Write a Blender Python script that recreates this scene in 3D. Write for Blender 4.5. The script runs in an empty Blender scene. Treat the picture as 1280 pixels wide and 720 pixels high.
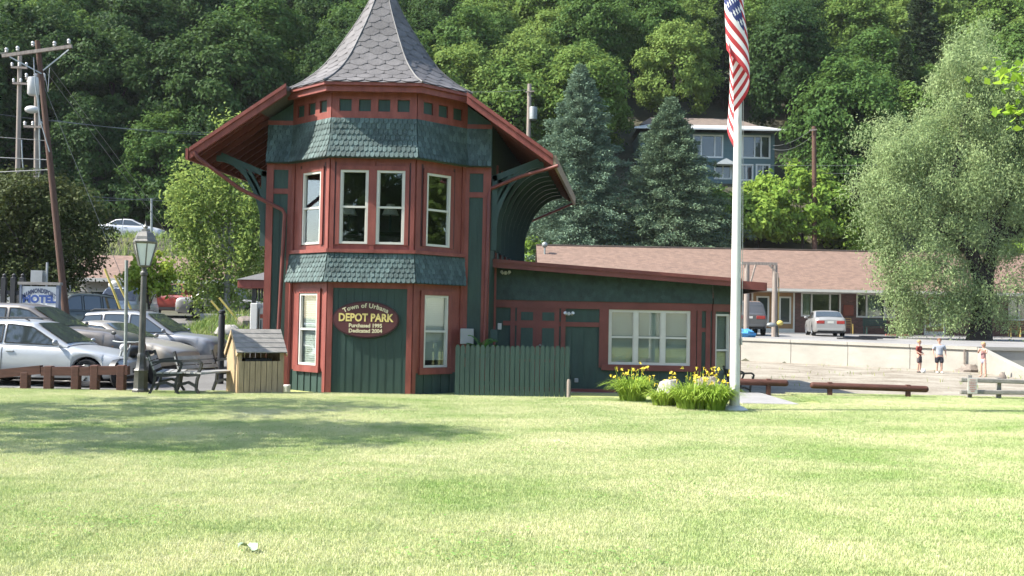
import bpy, math, random
import numpy as np
from mathutils import Vector, Matrix
R = math.radians
rnd = random.Random(7)
scene = bpy.context.scene
col = scene.collection

# ------------------------------------------------------------------ camera
F = 1244.0
PITCH, ROLL = math.atan(40 / F), 0.0192
EYE = Vector((0, 0, 1.6))
FW = Vector((0, math.cos(PITCH), math.sin(PITCH)))
UP0 = Vector((0, -math.sin(PITCH), math.cos(PITCH)))
RT = Vector((1, 0, 0)) * math.cos(ROLL) + UP0 * math.sin(ROLL)
UP = UP0 * math.cos(ROLL) - Vector((1, 0, 0)) * math.sin(ROLL)
def ray(px, py): return FW + RT * ((px - 640) / F) - UP * ((py - 360) / F)
def at(px, py, Y):
    d = ray(px, py); return EYE + d * (Y / d.y)
def atz(px, py, z):
    d = ray(px, py); return EYE + d * ((z - EYE.z) / d.z)
cam = bpy.data.cameras.new('camera'); cam.lens = F / 1280 * 36; cam.sensor_width = 36; cam.clip_end = 1500
co = bpy.data.objects.new('camera', cam); col.objects.link(co)
m3 = Matrix((RT, UP, -FW)).transposed().to_4x4(); m3.translation = EYE
co.matrix_world = m3
scene.camera = co

# ------------------------------------------------------------------ light
SUN = Vector((-0.68, -0.12, 0.70)).normalized()
w = bpy.data.worlds.new('World'); scene.world = w; w.use_nodes = True
nt = w.node_tree; bg = nt.nodes['Background']; sky = nt.nodes.new('ShaderNodeTexSky')
sky.sky_type = 'NISHITA'; sky.sun_disc = False; sky.sun_elevation = math.asin(SUN.z)
sky.sun_rotation = math.atan2(SUN.x, SUN.y)
nt.links.new(sky.outputs[0], bg.inputs[0]); bg.inputs[1].default_value = 0.15
sl = bpy.data.lights.new('sun', 'SUN'); sl.energy = 4.6; sl.angle = R(0.5); sl.color = (1, .95, .86)
so = bpy.data.objects.new('sun', sl); col.objects.link(so)
so.rotation_euler = SUN.to_track_quat('Z', 'Y').to_euler()
scene.view_settings.view_transform = 'Standard'; scene.view_settings.look = 'None'
scene.view_settings.exposure = 1.64; scene.view_settings.gamma = 1
scene.cycles.max_bounces = 6; scene.cycles.transparent_max_bounces = 12
scene.cycles.use_denoising = True

# ------------------------------------------------------------------ materials
def srgb(r, g, b):
    f = lambda c: (c / 255 / 12.92) if c / 255 <= .04045 else ((c / 255 + .055) / 1.055) ** 2.4
    return (f(r), f(g), f(b))
class NT:
    def __init__(s, m): s.t = m.node_tree; s.n = s.t.nodes; s.l = s.t.links
    def new(s, t, **k):
        n = s.n.new('ShaderNode' + t)
        for a, v in k.items(): setattr(n, a, v)
        return n
    def link(s, a, b): s.l.new(a, b)
def newmat(name):
    m = bpy.data.materials.new(name); m.use_nodes = True
    return m, NT(m), m.node_tree.nodes['Principled BSDF']
def scaled(c, k): return tuple(max(0, min(1, x * k)) for x in c) + (1,)
KA = .70
def mat(name, c, rough=.6, var=.18, scale=2.5, bump=0, bscale=40, spec=.3, metal=0, stretch=(1, 1, 1), c2=None, coat=0, speck=0, isl=0):
    m, t, p = newmat(name)
    g = t.new('NewGeometry'); mp = t.new('Mapping'); mp.inputs['Scale'].default_value = stretch
    t.link(g.outputs['Position'], mp.inputs[0])
    n = t.new('TexNoise'); n.inputs['Scale'].default_value = scale; n.inputs['Detail'].default_value = 6; n.inputs['Roughness'].default_value = .65
    t.link(mp.outputs[0], n.inputs['Vector'])
    r = t.new('ValToRGB'); r.color_ramp.elements[0].position = .3; r.color_ramp.elements[1].position = .72
    r.color_ramp.elements[0].color = scaled(c, KA * (1 - var)); r.color_ramp.elements[1].color = scaled(c2 or c, KA * (1 + var))
    t.link(n.outputs['Fac'], r.inputs[0])
    out = r.outputs[0]
    if speck:
        n2 = t.new('TexNoise'); n2.inputs['Scale'].default_value = bscale * 1.5; n2.inputs['Detail'].default_value = 3
        t.link(mp.outputs[0], n2.inputs['Vector'])
        mr = t.new('MapRange'); mr.inputs[1].default_value = .3; mr.inputs[2].default_value = .7; mr.inputs[3].default_value = 1 - speck; mr.inputs[4].default_value = 1 + speck
        t.link(n2.outputs['Fac'], mr.inputs[0])
        mx = t.new('Vector' + 'Math', operation='SCALE'); t.link(out, mx.inputs[0]); t.link(mr.outputs[0], mx.inputs['Scale']); out = mx.outputs[0]
    if isl:                                                      # each shingle or slate has its own tone
        mr = t.new('MapRange'); mr.inputs[3].default_value = 1 - isl; mr.inputs[4].default_value = 1 + isl; t.link(g.outputs['Random Per Island'], mr.inputs[0])
        mx = t.new('VectorMath', operation='SCALE'); t.link(out, mx.inputs[0]); t.link(mr.outputs[0], mx.inputs['Scale']); out = mx.outputs[0]
    t.link(out, p.inputs['Base Color'])
    p.inputs['Roughness'].default_value = rough; p.inputs['Metallic'].default_value = metal
    p.inputs['Specular IOR Level'].default_value = spec; p.inputs['Coat Weight'].default_value = coat
    p.inputs['Coat Roughness'].default_value = .06
    if bump:
        nb = t.new('TexNoise'); nb.inputs['Scale'].default_value = bscale; nb.inputs['Detail'].default_value = 4
        t.link(mp.outputs[0], nb.inputs['Vector'])
        b = t.new('Bump'); b.inputs['Strength'].default_value = bump; b.inputs['Distance'].default_value = .02
        t.link(nb.outputs['Fac'], b.inputs['Height']); t.link(b.outputs[0], p.inputs['Normal'])
    return m
def leafmat(name, c, c2, trans=.35, rough=.62, spec=.08, wpos=0):
    m, t, p = newmat(name)
    g = t.new('NewGeometry'); oi = t.new('ObjectInfo')
    n = t.new('TexNoise'); n.inputs['Scale'].default_value = .35; n.inputs['Detail'].default_value = 3
    t.link(g.outputs['Position'], n.inputs['Vector'])
    a = t.new('Math', operation='MULTIPLY_ADD'); t.link(g.outputs['Random Per Island'], a.inputs[0]); a.inputs[1].default_value = .55
    b = t.new('Math', operation='MULTIPLY_ADD'); t.link(oi.outputs['Random'], b.inputs[0]); b.inputs[1].default_value = .5; t.link(a.outputs[0], b.inputs[2])
    d = t.new('Math', operation='MULTIPLY_ADD'); t.link(n.outputs['Fac'], d.inputs[0]); d.inputs[1].default_value = .9; d.inputs[2].default_value = -.45
    t.link(d.outputs[0], a.inputs[2])
    mx = t.new('Mix', data_type='RGBA'); mx.clamp_factor = True
    t.link(b.outputs[0], mx.inputs[0]); mx.inputs[6].default_value = c + (1,); mx.inputs[7].default_value = c2 + (1,)
    t.link(mx.outputs[2], p.inputs['Base Color']); p.inputs['Roughness'].default_value = rough; p.inputs['Specular IOR Level'].default_value = spec
    tr = t.new('BsdfTranslucent'); hs = t.new('HueSaturation'); hs.inputs['Value'].default_value = 1.25; hs.inputs['Hue'].default_value = .485
    t.link(mx.outputs[2], hs.inputs['Color']); t.link(hs.outputs[0], tr.inputs[0])
    ms = t.new('MixShader'); ms.inputs[0].default_value = trans
    t.link(p.outputs[0], ms.inputs[1]); t.link(tr.outputs[0], ms.inputs[2])
    t.link(ms.outputs[0], m.node_tree.nodes['Material Output'].inputs[0])
    return m
def glassmat(name, tint=(.84, .88, .86), refl=.015, rough=.02):
    m, t, p = newmat(name)
    tr = t.new('BsdfTransparent'); tr.inputs[0].default_value = tint + (1,)
    gl = t.new('BsdfGlossy'); gl.inputs['Roughness'].default_value = rough; gl.inputs[0].default_value = (.9, .92, .95, 1)
    lw = t.new('LayerWeight'); lw.inputs[0].default_value = .5; pw = t.new('Math', operation='POWER'); pw.inputs[1].default_value = 5; t.link(lw.outputs['Facing'], pw.inputs[0])
    ad = t.new('Math', operation='MULTIPLY_ADD'); ad.inputs[1].default_value = .9; ad.inputs[2].default_value = refl + .065; ad.use_clamp = True
    t.link(pw.outputs[0], ad.inputs[0])
    ms = t.new('MixShader'); t.link(ad.outputs[0], ms.inputs[0]); t.link(tr.outputs[0], ms.inputs[1]); t.link(gl.outputs[0], ms.inputs[2])
    t.link(ms.outputs[0], m.node_tree.nodes['Material Output'].inputs[0])
    n = t.new('TexNoise'); n.inputs['Scale'].default_value = 1.3; b = t.new('Bump'); b.inputs['Strength'].default_value = .03
    g = t.new('NewGeometry'); t.link(g.outputs['Position'], n.inputs['Vector']); t.link(n.outputs[0], b.inputs['Height']); t.link(b.outputs[0], gl.inputs['Normal'])
    return m
def carpaint(name, c, metal=.3, rough=.40):
    return mat(name, c, rough=rough, var=.07, scale=1.2, spec=.5, metal=metal, coat=.4)

M = {}
M['red'] = mat('red_paint', (.240, .058, .043), .55, .22, 2.4, .12, 30, stretch=(2.5, 2.5, .7), c2=(.262, .074, .057), speck=.08)
M['dred'] = mat('dark_red_paint', (.19, .055, .045), .55, .22, 2.2, .12, 30)
M['green'] = mat('dark_green_paint', (.037, .072, .059), .55, .24, 2.4, .15, 25, stretch=(3, 3, .5), speck=.08)
M['shingle'] = mat('green_shingle', (.058, .098, .093), .7, .30, 2.2, .4, 40, c2=(.088, .132, .126), speck=.18, isl=.28)
M['dshingle'] = mat('dark_green_shingle', (.042, .072, .061), .7, .25, 6, .3, 40, isl=.2)
M['bracket'] = mat('bracket_green_paint', (.035, .07, .062), .55, .15)
M['slate'] = mat('grey_slate', (.138, .130, .129), .75, .2, 2.6, .25, 30, c2=(.150, .141, .140), speck=.12, isl=.13)
M['hip'] = mat('grey_hip_metal', (.118, .116, .115), .6, .15, 4)
M['asphalt_shingle'] = mat('grey_roof_shingle', (.13, .125, .122), .85, .2, 5, .3, 50, speck=.25)
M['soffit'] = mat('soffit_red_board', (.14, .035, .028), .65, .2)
M['weathered'] = mat('weathered_board', (.30, .22, .15), .8, .25, 6, .3, 40, stretch=(1, 1, 4))
M['white'] = mat('white_paint', (.72, .72, .69), .45, .06, 3)
M['offwhite'] = mat('off_white_vinyl', (.66, .64, .57), .5, .08, 3)
M['blind'] = mat('white_blind', (.60, .60, .55), .7, .06, 3)
M['gblind'] = mat('pale_green_blind', (.50, .54, .47), .7, .06, 3)
M['dark'] = mat('dark_interior', (.02, .02, .02), .9)
M['interior'] = mat('interior_plaster', (.12, .118, .11), .9)
M['glass'] = glassmat('window_glass')
M['dglass'] = glassmat('dim_window_glass', (.8, .84, .82), .01)
M['grey_box'] = mat('grey_box_paint', (.36, .37, .36), .5, .1)
M['maroon'] = mat('maroon_sign_face', (.105, .032, .034), .45, .12)
M['maroon_edge'] = mat('maroon_sign_rim', (.06, .018, .02), .45, .12)
M['gold'] = mat('gold_lettering', (.78, .62, .22), .45, .06)
M['cream'] = mat('cream_lettering', (.74, .66, .42), .45, .06)
M['brownwood'] = mat('stained_brown_wood', (.105, .042, .028), .65, .3, 4, .4, 30, stretch=(1.2, 1.2, 6), speck=.15)
M['newwood'] = mat('tan_pine_wood', (.50, .36, .20), .7, .26, 4, .25, 40, stretch=(7, 7, .6), speck=.12)
M['newwood2'] = mat('greyed_pine_wood', (.44, .33, .20), .75, .3, 4, .25, 40, stretch=(7, 7, .6), speck=.12)
M['greywood'] = mat('grey_weathered_wood', (.30, .28, .25), .8, .28, 4, .35, 40, stretch=(1, 3, 3), speck=.15)
M['polewood'] = mat('creosoted_pole_wood', (.115, .062, .042), .85, .3, 3, .5, 30, stretch=(6, 6, .4))
M['greypole'] = mat('grey_pole_wood', (.30, .25, .21), .85, .3, 3, .5, 30, stretch=(6, 6, .4))
M['black'] = mat('black_cast_iron', (.022, .024, .024), .45, .2, 8, spec=.5)
M['slat'] = mat('grey_bench_slat', (.36, .36, .345), .65, .18, 8, .2, 40)
M['lamppost'] = mat('weathered_bronze_paint', (.075, .072, .064), .5, .35, 6, spec=.5)
M['lampcap'] = mat('lamp_cap_metal', (.22, .21, .19), .45, .25, 8, metal=.4)
M['lampglass'] = mat('frosted_lamp_glass', (.95, .96, .92), .3, .06, 3)
M['galv'] = mat('galvanised_steel', (.32, .34, .33), .5, .2, 8, metal=.5)
M['insulator'] = mat('porcelain_insulator', (.55, .54, .52), .3, .1)
M['wire'] = mat('wire_metal', (.16, .17, .17), .5, .1)
M['yguard'] = mat('yellow_guy_guard', (.62, .48, .12), .5, .1)
M['concrete'] = mat('pale_concrete', (.37, .35, .30), .85, .15, .7, .25, 20, stretch=(1, 1, 2.5), speck=.08)
M['slabc'] = mat('grey_concrete_slab', (.33, .32, .31), .85, .14, 2, .2, 40, speck=.12)
M['rock'] = mat('pale_rock', (.36, .34, .31), .85, .25, 6, .6, 12)
M['drock'] = mat('brown_grey_rock', (.24, .20, .165), .85, .3, 6, .6, 12)
M['brick'] = None
M['ochre'] = mat('ochre_siding', (.33, .19, .085), .7, .16, 3)
M['skin'] = mat('skin', (.58, .34, .25), .55, .06, 8)
M['hairblond'] = mat('blond_hair', (.50, .33, .15), .6, .2, 30)
M['hairbrown'] = mat('brown_hair', (.20, .10, .05), .6, .2, 30)
M['rubber'] = mat('tyre_rubber', (.022, .022, .023), .85, .2, 8)
M['alloy'] = mat('alloy_rim', (.50, .51, .52), .3, .08, 8, metal=.8)
M['carglass'] = mat('tinted_car_glass', (.035, .045, .047), .04, .05, 2, spec=.9)
M['screen'] = mat('car_windscreen_glass', (.05, .062, .066), .05, .1, 2, spec=.7)
M['plastic'] = mat('dark_plastic_trim', (.03, .03, .032), .55, .15)
M['lamp_red'] = mat('red_light_lens', (.30, .02, .02), .15, .1, spec=.6)
M['lamp_clear'] = mat('clear_light_lens', (.55, .56, .56), .1, .1, spec=.7)
M['lamp_amber'] = mat('amber_light_lens', (.55, .20, .03), .15, .1, spec=.6)
M['plate'] = mat('number_plate_face', (.55, .55, .50), .5, .1)
M['chrome'] = mat('chrome_metal', (.6, .6, .6), .15, .05, metal=1)

def brickmat(name, c, mort, scale=1.0):
    m, t, p = newmat(name)
    g = t.new('NewGeometry'); sx = t.new('SeparateXYZ'); t.link(g.outputs['Position'], sx.inputs[0])
    ad = t.new('Math', operation='ADD'); t.link(sx.outputs[0], ad.inputs[0]); t.link(sx.outputs[1], ad.inputs[1])
    cx = t.new('CombineXYZ'); t.link(ad.outputs[0], cx.inputs[0]); t.link(sx.outputs[2], cx.inputs[1])
    b = t.new('TexBrick'); b.inputs['Color1'].default_value = scaled(c, .75); b.inputs['Color2'].default_value = scaled(c, 1.25); b.inputs['Mortar'].default_value = mort + (1,)
    b.inputs['Scale'].default_value = scale; b.inputs['Brick Width'].default_value = .22; b.inputs['Row Height'].default_value = .075; b.inputs['Mortar Size'].default_value = .008
    t.link(cx.outputs[0], b.inputs['Vector']); t.link(b.outputs['Color'], p.inputs['Base Color']); p.inputs['Roughness'].default_value = .85
    return m
M['brick'] = brickmat('red_brick', (.10, .042, .032), (.10, .08, .07))
def rooftile(name, c, bw=.33, rh=.14):
    m, t, p = newmat(name)
    g = t.new('NewGeometry'); sx = t.new('SeparateXYZ'); t.link(g.outputs['Position'], sx.inputs[0])
    cx = t.new('CombineXYZ'); t.link(sx.outputs[0], cx.inputs[0]); t.link(sx.outputs[1], cx.inputs[1])
    b = t.new('TexBrick'); b.inputs['Color1'].default_value = scaled(c, .84); b.inputs['Color2'].default_value = scaled(c, 1.16); b.inputs['Mortar'].default_value = scaled(c, .85)
    b.inputs['Scale'].default_value = 1; b.inputs['Brick Width'].default_value = bw; b.inputs['Row Height'].default_value = rh; b.inputs['Mortar Size'].default_value = .012
    t.link(cx.outputs[0], b.inputs['Vector'])
    n = t.new('TexNoise'); n.inputs['Scale'].default_value = 2.6; n.inputs['Detail'].default_value = 10; n.inputs['Roughness'].default_value = .7
    t.link(g.outputs['Position'], n.inputs['Vector'])
    mr = t.new('MapRange'); mr.inputs[1].default_value = .3; mr.inputs[2].default_value = .7; mr.inputs[3].default_value = .8; mr.inputs[4].default_value = 1.2
    t.link(n.outputs[0], mr.inputs[0])
    v = t.new('VectorMath', operation='SCALE'); t.link(b.outputs['Color'], v.inputs[0]); t.link(mr.outputs[0], v.inputs['Scale'])
    t.link(v.outputs[0], p.inputs['Base Color']); p.inputs['Roughness'].default_value = .9
    return m
M['motelroof'] = rooftile('red_brown_roof_shingle', (.145, .092, .067))
M['houseroof'] = rooftile('brown_roof_shingle', (.13, .10, .08))

# ------------------------------------------------------------------ mesh building
class MB:
    def __init__(s): s.v = []; s.f = []; s.m = []; s.cur = 0; s.uv = None
    def mat(s, i): s.cur = i; return s
    def face(s, idx): s.f.append(tuple(idx)); s.m.append(s.cur)
    def poly(s, pts):
        b = len(s.v); s.v += [tuple(p) for p in pts]; s.face(range(b, b + len(pts)))
    def hexa(s, p):  # 8 points: bottom ring 0-3 , top ring 4-7
        b = len(s.v); s.v += [tuple(q) for q in p]
        for q in ((3, 2, 1, 0), (4, 5, 6, 7), (0, 1, 5, 4), (1, 2, 6, 5), (2, 3, 7, 6), (3, 0, 4, 7)): s.face([b + i for i in q])
    def box(s, x0, x1, y0, y1, z0, z1):
        s.hexa([(x0, y0, z0), (x1, y0, z0), (x1, y1, z0), (x0, y1, z0), (x0, y0, z1), (x1, y0, z1), (x1, y1, z1), (x0, y1, z1)]); return s
    def bar(s, a, b, wd, h, up=(0, 0, 1)):
        a, b = Vector(a), Vector(b); d = (b - a).normalized(); u = Vector(up)
        sd = d.cross(u)
        if sd.length < 1e-4: sd = d.cross(Vector((0, 1, 0)))
        sd.normalize(); u = sd.cross(d)
        sd = sd * wd / 2; u = u * h / 2
        s.hexa([a - sd - u, a + sd - u, b + sd - u, b - sd - u, a - sd + u, a + sd + u, b + sd + u, b - sd + u]); return s
    def prism(s, pts, vec):  # planar polygon extruded
        vec = Vector(vec); n = len(pts); b = len(s.v)
        s.v += [tuple(p) for p in pts] + [tuple(Vector(p) + vec) for p in pts]
        s.face(range(b + n - 1, b - 1, -1)); s.face(range(b + n, b + 2 * n))
        for i in range(n): s.face((b + i, b + (i + 1) % n, b + n + (i + 1) % n, b + n + i))
        return s
    def tube(s, pts, rad, n=8, cap=True):
        pts = [Vector(p) for p in pts]; k = len(pts)
        if not hasattr(rad, '__len__'): rad = [rad] * k
        prev = None; b = len(s.v)
        for i, p in enumerate(pts):
            d = (pts[min(i + 1, k - 1)] - pts[max(i - 1, 0)])
            d = d.normalized() if d.length > 1e-9 else Vector((0, 0, 1))
            if prev is None: sd = d.cross(Vector((0, 0, 1)) if abs(d.z) < .9 else Vector((1, 0, 0)))
            else: sd = prev - d * prev.dot(d)
            sd.normalize(); prev = sd; u = d.cross(sd)
            for j in range(n):
                a = 2 * math.pi * j / n; s.v.append(tuple(p + (sd * math.cos(a) + u * math.sin(a)) * rad[i]))
        for i in range(k - 1):
            for j in range(n):
                j2 = (j + 1) % n; s.face((b + i * n + j, b + i * n + j2, b + (i + 1) * n + j2, b + (i + 1) * n + j))
        if cap: s.face(range(b + n - 1, b - 1, -1)); s.face(range(b + (k - 1) * n, b + k * n))
        return s
    def lathe(s, prof, n=16, c=(0, 0, 0), axis='z', rot=0, cap=True):
        b = len(s.v); k = len(prof)
        for r, z in prof:
            for j in range(n):
                a = 2 * math.pi * j / n + rot; x, y = r * math.cos(a), r * math.sin(a)
                p = (x, y, z) if axis == 'z' else (x, z, y) if axis == 'y' else (z, x, y)
                s.v.append((p[0] + c[0], p[1] + c[1], p[2] + c[2]))
        for i in range(k - 1):
            for j in range(n):
                j2 = (j + 1) % n; s.face((b + i * n + j, b + i * n + j2, b + (i + 1) * n + j2, b + (i + 1) * n + j))
        if cap: s.face(range(b + n - 1, b - 1, -1)); s.face(range(b + (k - 1) * n, b + k * n))
        return s
    def ball(s, c, r, nu=10, nv=7, jit=0, rg=None):
        if not hasattr(r, '__len__'): r = (r, r, r)
        b = len(s.v); c = Vector(c)
        for i in range(nv + 1):
            th = math.pi * i / nv
            for j in range(nu):
                ph = 2 * math.pi * j / nu; k = 1 + (rg.uniform(-jit, jit) if rg and 0 < i < nv else 0)
                s.v.append((c.x + r[0] * k * math.sin(th) * math.cos(ph), c.y + r[1] * k * math.sin(th) * math.sin(ph), c.z + r[2] * k * math.cos(th)))
        for i in range(nv):
            for j in range(nu):
                j2 = (j + 1) % nu; s.face((b + i * nu + j, b + (i + 1) * nu + j, b + (i + 1) * nu + j2, b + i * nu + j2))
        return s
    def grid(s, fn, nu, nv):
        b = len(s.v)
        for i in range(nu + 1):
            for j in range(nv + 1): s.v.append(tuple(fn(i / nu, j / nv)))
        for i in range(nu):
            for j in range(nv): s.face((b + i * (nv + 1) + j, b + (i + 1) * (nv + 1) + j, b + (i + 1) * (nv + 1) + j + 1, b + i * (nv + 1) + j + 1))
        return s
    def build(s, name, mats, parent=None, smooth=None, world=False, fix=False):
        me = bpy.data.meshes.new(name)
        v = s.v
        if world and parent is not None:
            o = parent
            off = Vector((0, 0, 0))
            while o is not None: off += o.location; o = o.parent
            v = [(p[0] - off.x, p[1] - off.y, p[2] - off.z) for p in v]
        me.from_pydata(v, [], s.f)
        if not isinstance(mats, (list, tuple)): mats = [mats]
        for mm in mats: me.materials.append(mm)
        me.polygons.foreach_set('material_index', s.m)
        if smooth is not None:
            me.polygons.foreach_set('use_smooth', [True] * len(me.polygons)); me.set_sharp_from_angle(angle=R(smooth))
        if fix:
            import bmesh
            bm = bmesh.new(); bm.from_mesh(me); bmesh.ops.remove_doubles(bm, verts=bm.verts, dist=1e-4); bmesh.ops.recalc_face_normals(bm, faces=bm.faces); bm.to_mesh(me); bm.free()
        me.update()
        o = bpy.data.objects.new(name, me); col.objects.link(o)
        if parent is not None: o.parent = parent
        return o
def thing(name, label, cat, loc=(0, 0, 0), rz=0, group=None):
    o = bpy.data.objects.new(name, None); col.objects.link(o); o.location = loc; o.rotation_euler = (0, 0, rz)
    o.empty_display_size = .2
    return tag(o, label, cat, group)
def tag(o, label, cat, group=None, kind=None):
    o['label'] = label; o['category'] = cat
    if group: o['group'] = group
    if kind: o['kind'] = kind
    return o
def struct(o): o['kind'] = 'structure'; return o
def bevel(o, wd=.01, seg=2):
    b = o.modifiers.new('bevel', 'BEVEL'); b.width = wd; b.segments = seg; b.limit_method = 'ANGLE'; b.angle_limit = R(35); return o
def copy_tree(root, loc, rz=0, sc=1.0, label=None, group=None):
    r = root.copy(); col.objects.link(r); r.location = loc; r.rotation_euler = (0, 0, rz); r.scale = (sc, sc, sc) if not hasattr(sc, '__len__') else sc
    if label: r['label'] = label
    if group: r['group'] = group
    for ch in list(root.children):
        c = ch.copy(); col.objects.link(c); c.parent = r
        for g in list(ch.children):
            d = g.copy(); col.objects.link(d); d.parent = c
    return r
def glyphs(mb, text, size, place, bold=0.0, space=1.0, depth=.006):
    """letters as mesh; place(x, y, d) -> world point (x along the line, y up, d outwards)"""
    cu = bpy.data.curves.new('lettering', 'FONT'); cu.size = size; cu.extrude = 0; cu.offset = bold; cu.space_character = space; cu.align_x = 'CENTER'; cu.resolution_u = 3
    cu.body = text
    ob = bpy.data.objects.new('lettering', cu); col.objects.link(ob)
    dg = bpy.context.evaluated_depsgraph_get(); me = bpy.data.meshes.new_from_object(ob.evaluated_get(dg))
    b = len(mb.v)
    for v in me.vertices: mb.v.append(tuple(place(v.co.x, v.co.y, depth)))
    for p in me.polygons: mb.face([b + i for i in p.vertices])
    bpy.data.objects.remove(ob); bpy.data.curves.remove(cu); bpy.data.meshes.remove(me)
def ss(a, b, x):
    t = max(0., min(1., (x - a) / (b - a))); return t * t * (3 - 2 * t)
def lerp(a, b, t): return a + (b - a) * t
def interp(pts, x): return float(np.interp(x, [p[0] for p in pts], [p[1] for p in pts]))
# ------------------------------------------------------------------ terrain
LP = [(-80, 0), (20.3, 0), (21.4, -.10), (36, -.05), (38.5, .05), (44, 1.5), (56, 1.7), (62, 2.3), (69, 6.8), (70.5, 7), (76, 7), (79, 9), (110, 31), (160, 64), (260, 120)]
RP = [(-80, 0), (23.2, 0), (25, -.05), (64, -.05), (69, -.05), (72, -.05), (260, -.05)]
RH = [(30, .90), (46, .93), (62, 1.09), (69, 1.2), (72, 3), (83, 12.6), (110, 31), (160, 64), (260, 120)]
WALL = [(-40, 46.0), (10.5, 46.0), (18.05, 38.5), (60, 38.5)]
def yw(x): return interp(WALL, x)
RN = [(-80, 0), (20.6, 0), (21.6, -.10), (25, -.06), (260, -.05)]
LD = [(-80, 0), (20.3, 0), (21.4, -.10), (35, -.06), (52, 1.45), (56, 1.7), (62, 2.3), (69, 6.8), (70.5, 7), (76, 7), (79, 9), (110, 31), (160, 64), (260, 120)]
def groundz(x, y, back=.16):
    wl = 1 - ss(-6, 1.5, x)
    zr = interp(RP, y)
    if y > yw(x) + back: zr = interp(RH, y)
    else: zr = lerp(interp(RN, y), zr, ss(5.6, 7.2, x))
    z = lerp(zr, lerp(interp(LD, y), interp(LP, y), ss(-15, -12.5, x)), wl)
    if y > 76: z += .8 * math.sin(x * .11 + y * .07) * ss(76, 95, y)
    return z
def sheet(name, xs, ys, m, dz=0.0, fn=groundz, smooth=True):
    mb = MB()
    for y in ys:
        for x in xs: mb.v.append((x, y, fn(x, y) + dz))
    n = len(xs)
    for j in range(len(ys) - 1):
        for i in range(n - 1): mb.face((j * n + i, j * n + i + 1, (j + 1) * n + i + 1, (j + 1) * n + i))
    return struct(mb.build(name, m, smooth=50 if smooth else None))
def rng(a, b, st): return list(np.linspace(a, b, max(2, int(round((b - a) / st)) + 1)))
# ground: soil and leaf litter, one sheet to the far side of the hill
m, t, p = newmat('soil_and_undergrowth')
g = t.new('NewGeometry'); n = t.new('TexNoise'); n.inputs['Scale'].default_value = .45; n.inputs['Detail'].default_value = 8; n.inputs['Roughness'].default_value = .7
t.link(g.outputs['Position'], n.inputs['Vector']); r = t.new('ValToRGB')
for ps, c in ((.3, (.020, .026, .012)), (.5, (.035, .048, .018)), (.7, (.07, .062, .035))):
    e = r.color_ramp.elements[0] if ps == .3 else r.color_ramp.elements[1] if ps == .7 else r.color_ramp.elements.new(ps)
    e.position = ps; e.color = c + (1,)
t.link(n.outputs[0], r.inputs[0]); t.link(r.outputs[0], p.inputs['Base Color']); p.inputs['Roughness'].default_value = .95
M['soil'] = m
sheet('ground', rng(-190, -45, 8) + rng(-42, 60, 1.5) + rng(66, 200, 8), rng(-80, 0, 10) + rng(1, 90, 1.3) + rng(93, 270, 6), M['soil'], -.08, lambda x, y: groundz(x, y, 1.9))

def speckled(name, stops, scales, rough=.9, bump=.3, bs=60):
    m, t, p = newmat(name); g = t.new('NewGeometry')
    a = t.new('TexNoise'); a.inputs['Scale'].default_value = scales[0]; a.inputs['Detail'].default_value = 8; a.inputs['Roughness'].default_value = .6
    b = t.new('TexNoise'); b.inputs['Scale'].default_value = scales[1]; b.inputs['Detail'].default_value = 5; b.inputs['Roughness'].default_value = .7
    t.link(g.outputs['Position'], a.inputs['Vector']); t.link(g.outputs['Position'], b.inputs['Vector'])
    mx = t.new('Math', operation='MULTIPLY_ADD'); mx.inputs[1].default_value = .5; t.link(b.outputs[0], mx.inputs[0])
    h = t.new('Math', operation='MULTIPLY'); h.inputs[1].default_value = .5; t.link(a.outputs[0], h.inputs[0]); t.link(h.outputs[0], mx.inputs[2])
    r = t.new('ValToRGB'); els = r.color_ramp.elements
    for i, (ps, c) in enumerate(stops):
        e = els[0] if i == 0 else els[1] if i == len(stops) - 1 else els.new(ps)
        e.position = ps; e.color = c + (1,)
    t.link(mx.outputs[0], r.inputs[0]); t.link(r.outputs[0], p.inputs['Base Color']); p.inputs['Roughness'].default_value = rough; p.inputs['Specular IOR Level'].default_value = .2
    bp = t.new('Bump'); bp.inputs['Strength'].default_value = bump; bp.inputs['Distance'].default_value = .02
    nb = t.new('TexNoise'); nb.inputs['Scale'].default_value = bs; nb.inputs['Detail'].default_value = 3; t.link(g.outputs['Position'], nb.inputs['Vector'])
    t.link(nb.outputs[0], bp.inputs['Height']); t.link(bp.outputs[0], p.inputs['Normal'])
    return m
M['asphalt'] = speckled('worn_asphalt', [(.35, (.085, .082, .078)), (.65, (.15, .147, .14))], (.5, 14))
M['street'] = speckled('grey_street_asphalt', [(.35, (.10, .098, .095)), (.65, (.17, .165, .16))], (.4, 12))
M['gravel'] = speckled('pale_beach_gravel', [(.36, (.12, .095, .066)), (.44, (.22, .19, .14)), (.51, (.29, .255, .20)), (.57, (.17, .17, .085)), (.66, (.32, .295, .24))], (.8, 11), .95, .6, 18)
M['motellot'] = speckled('pale_lot_asphalt', [(.35, (.15, .146, .14)), (.65, (.25, .24, .23))], (.4, 8))
M['turf'] = speckled('turf_soil', [(.36, (.17, .23, .06)), (.5, (.24, .29, .09)), (.64, (.33, .33, .14))], (.5, 9), .95, .5, 60)
lawnx = rng(-30, 34, .8)
def lawn_ok(x, y): return True
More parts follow.
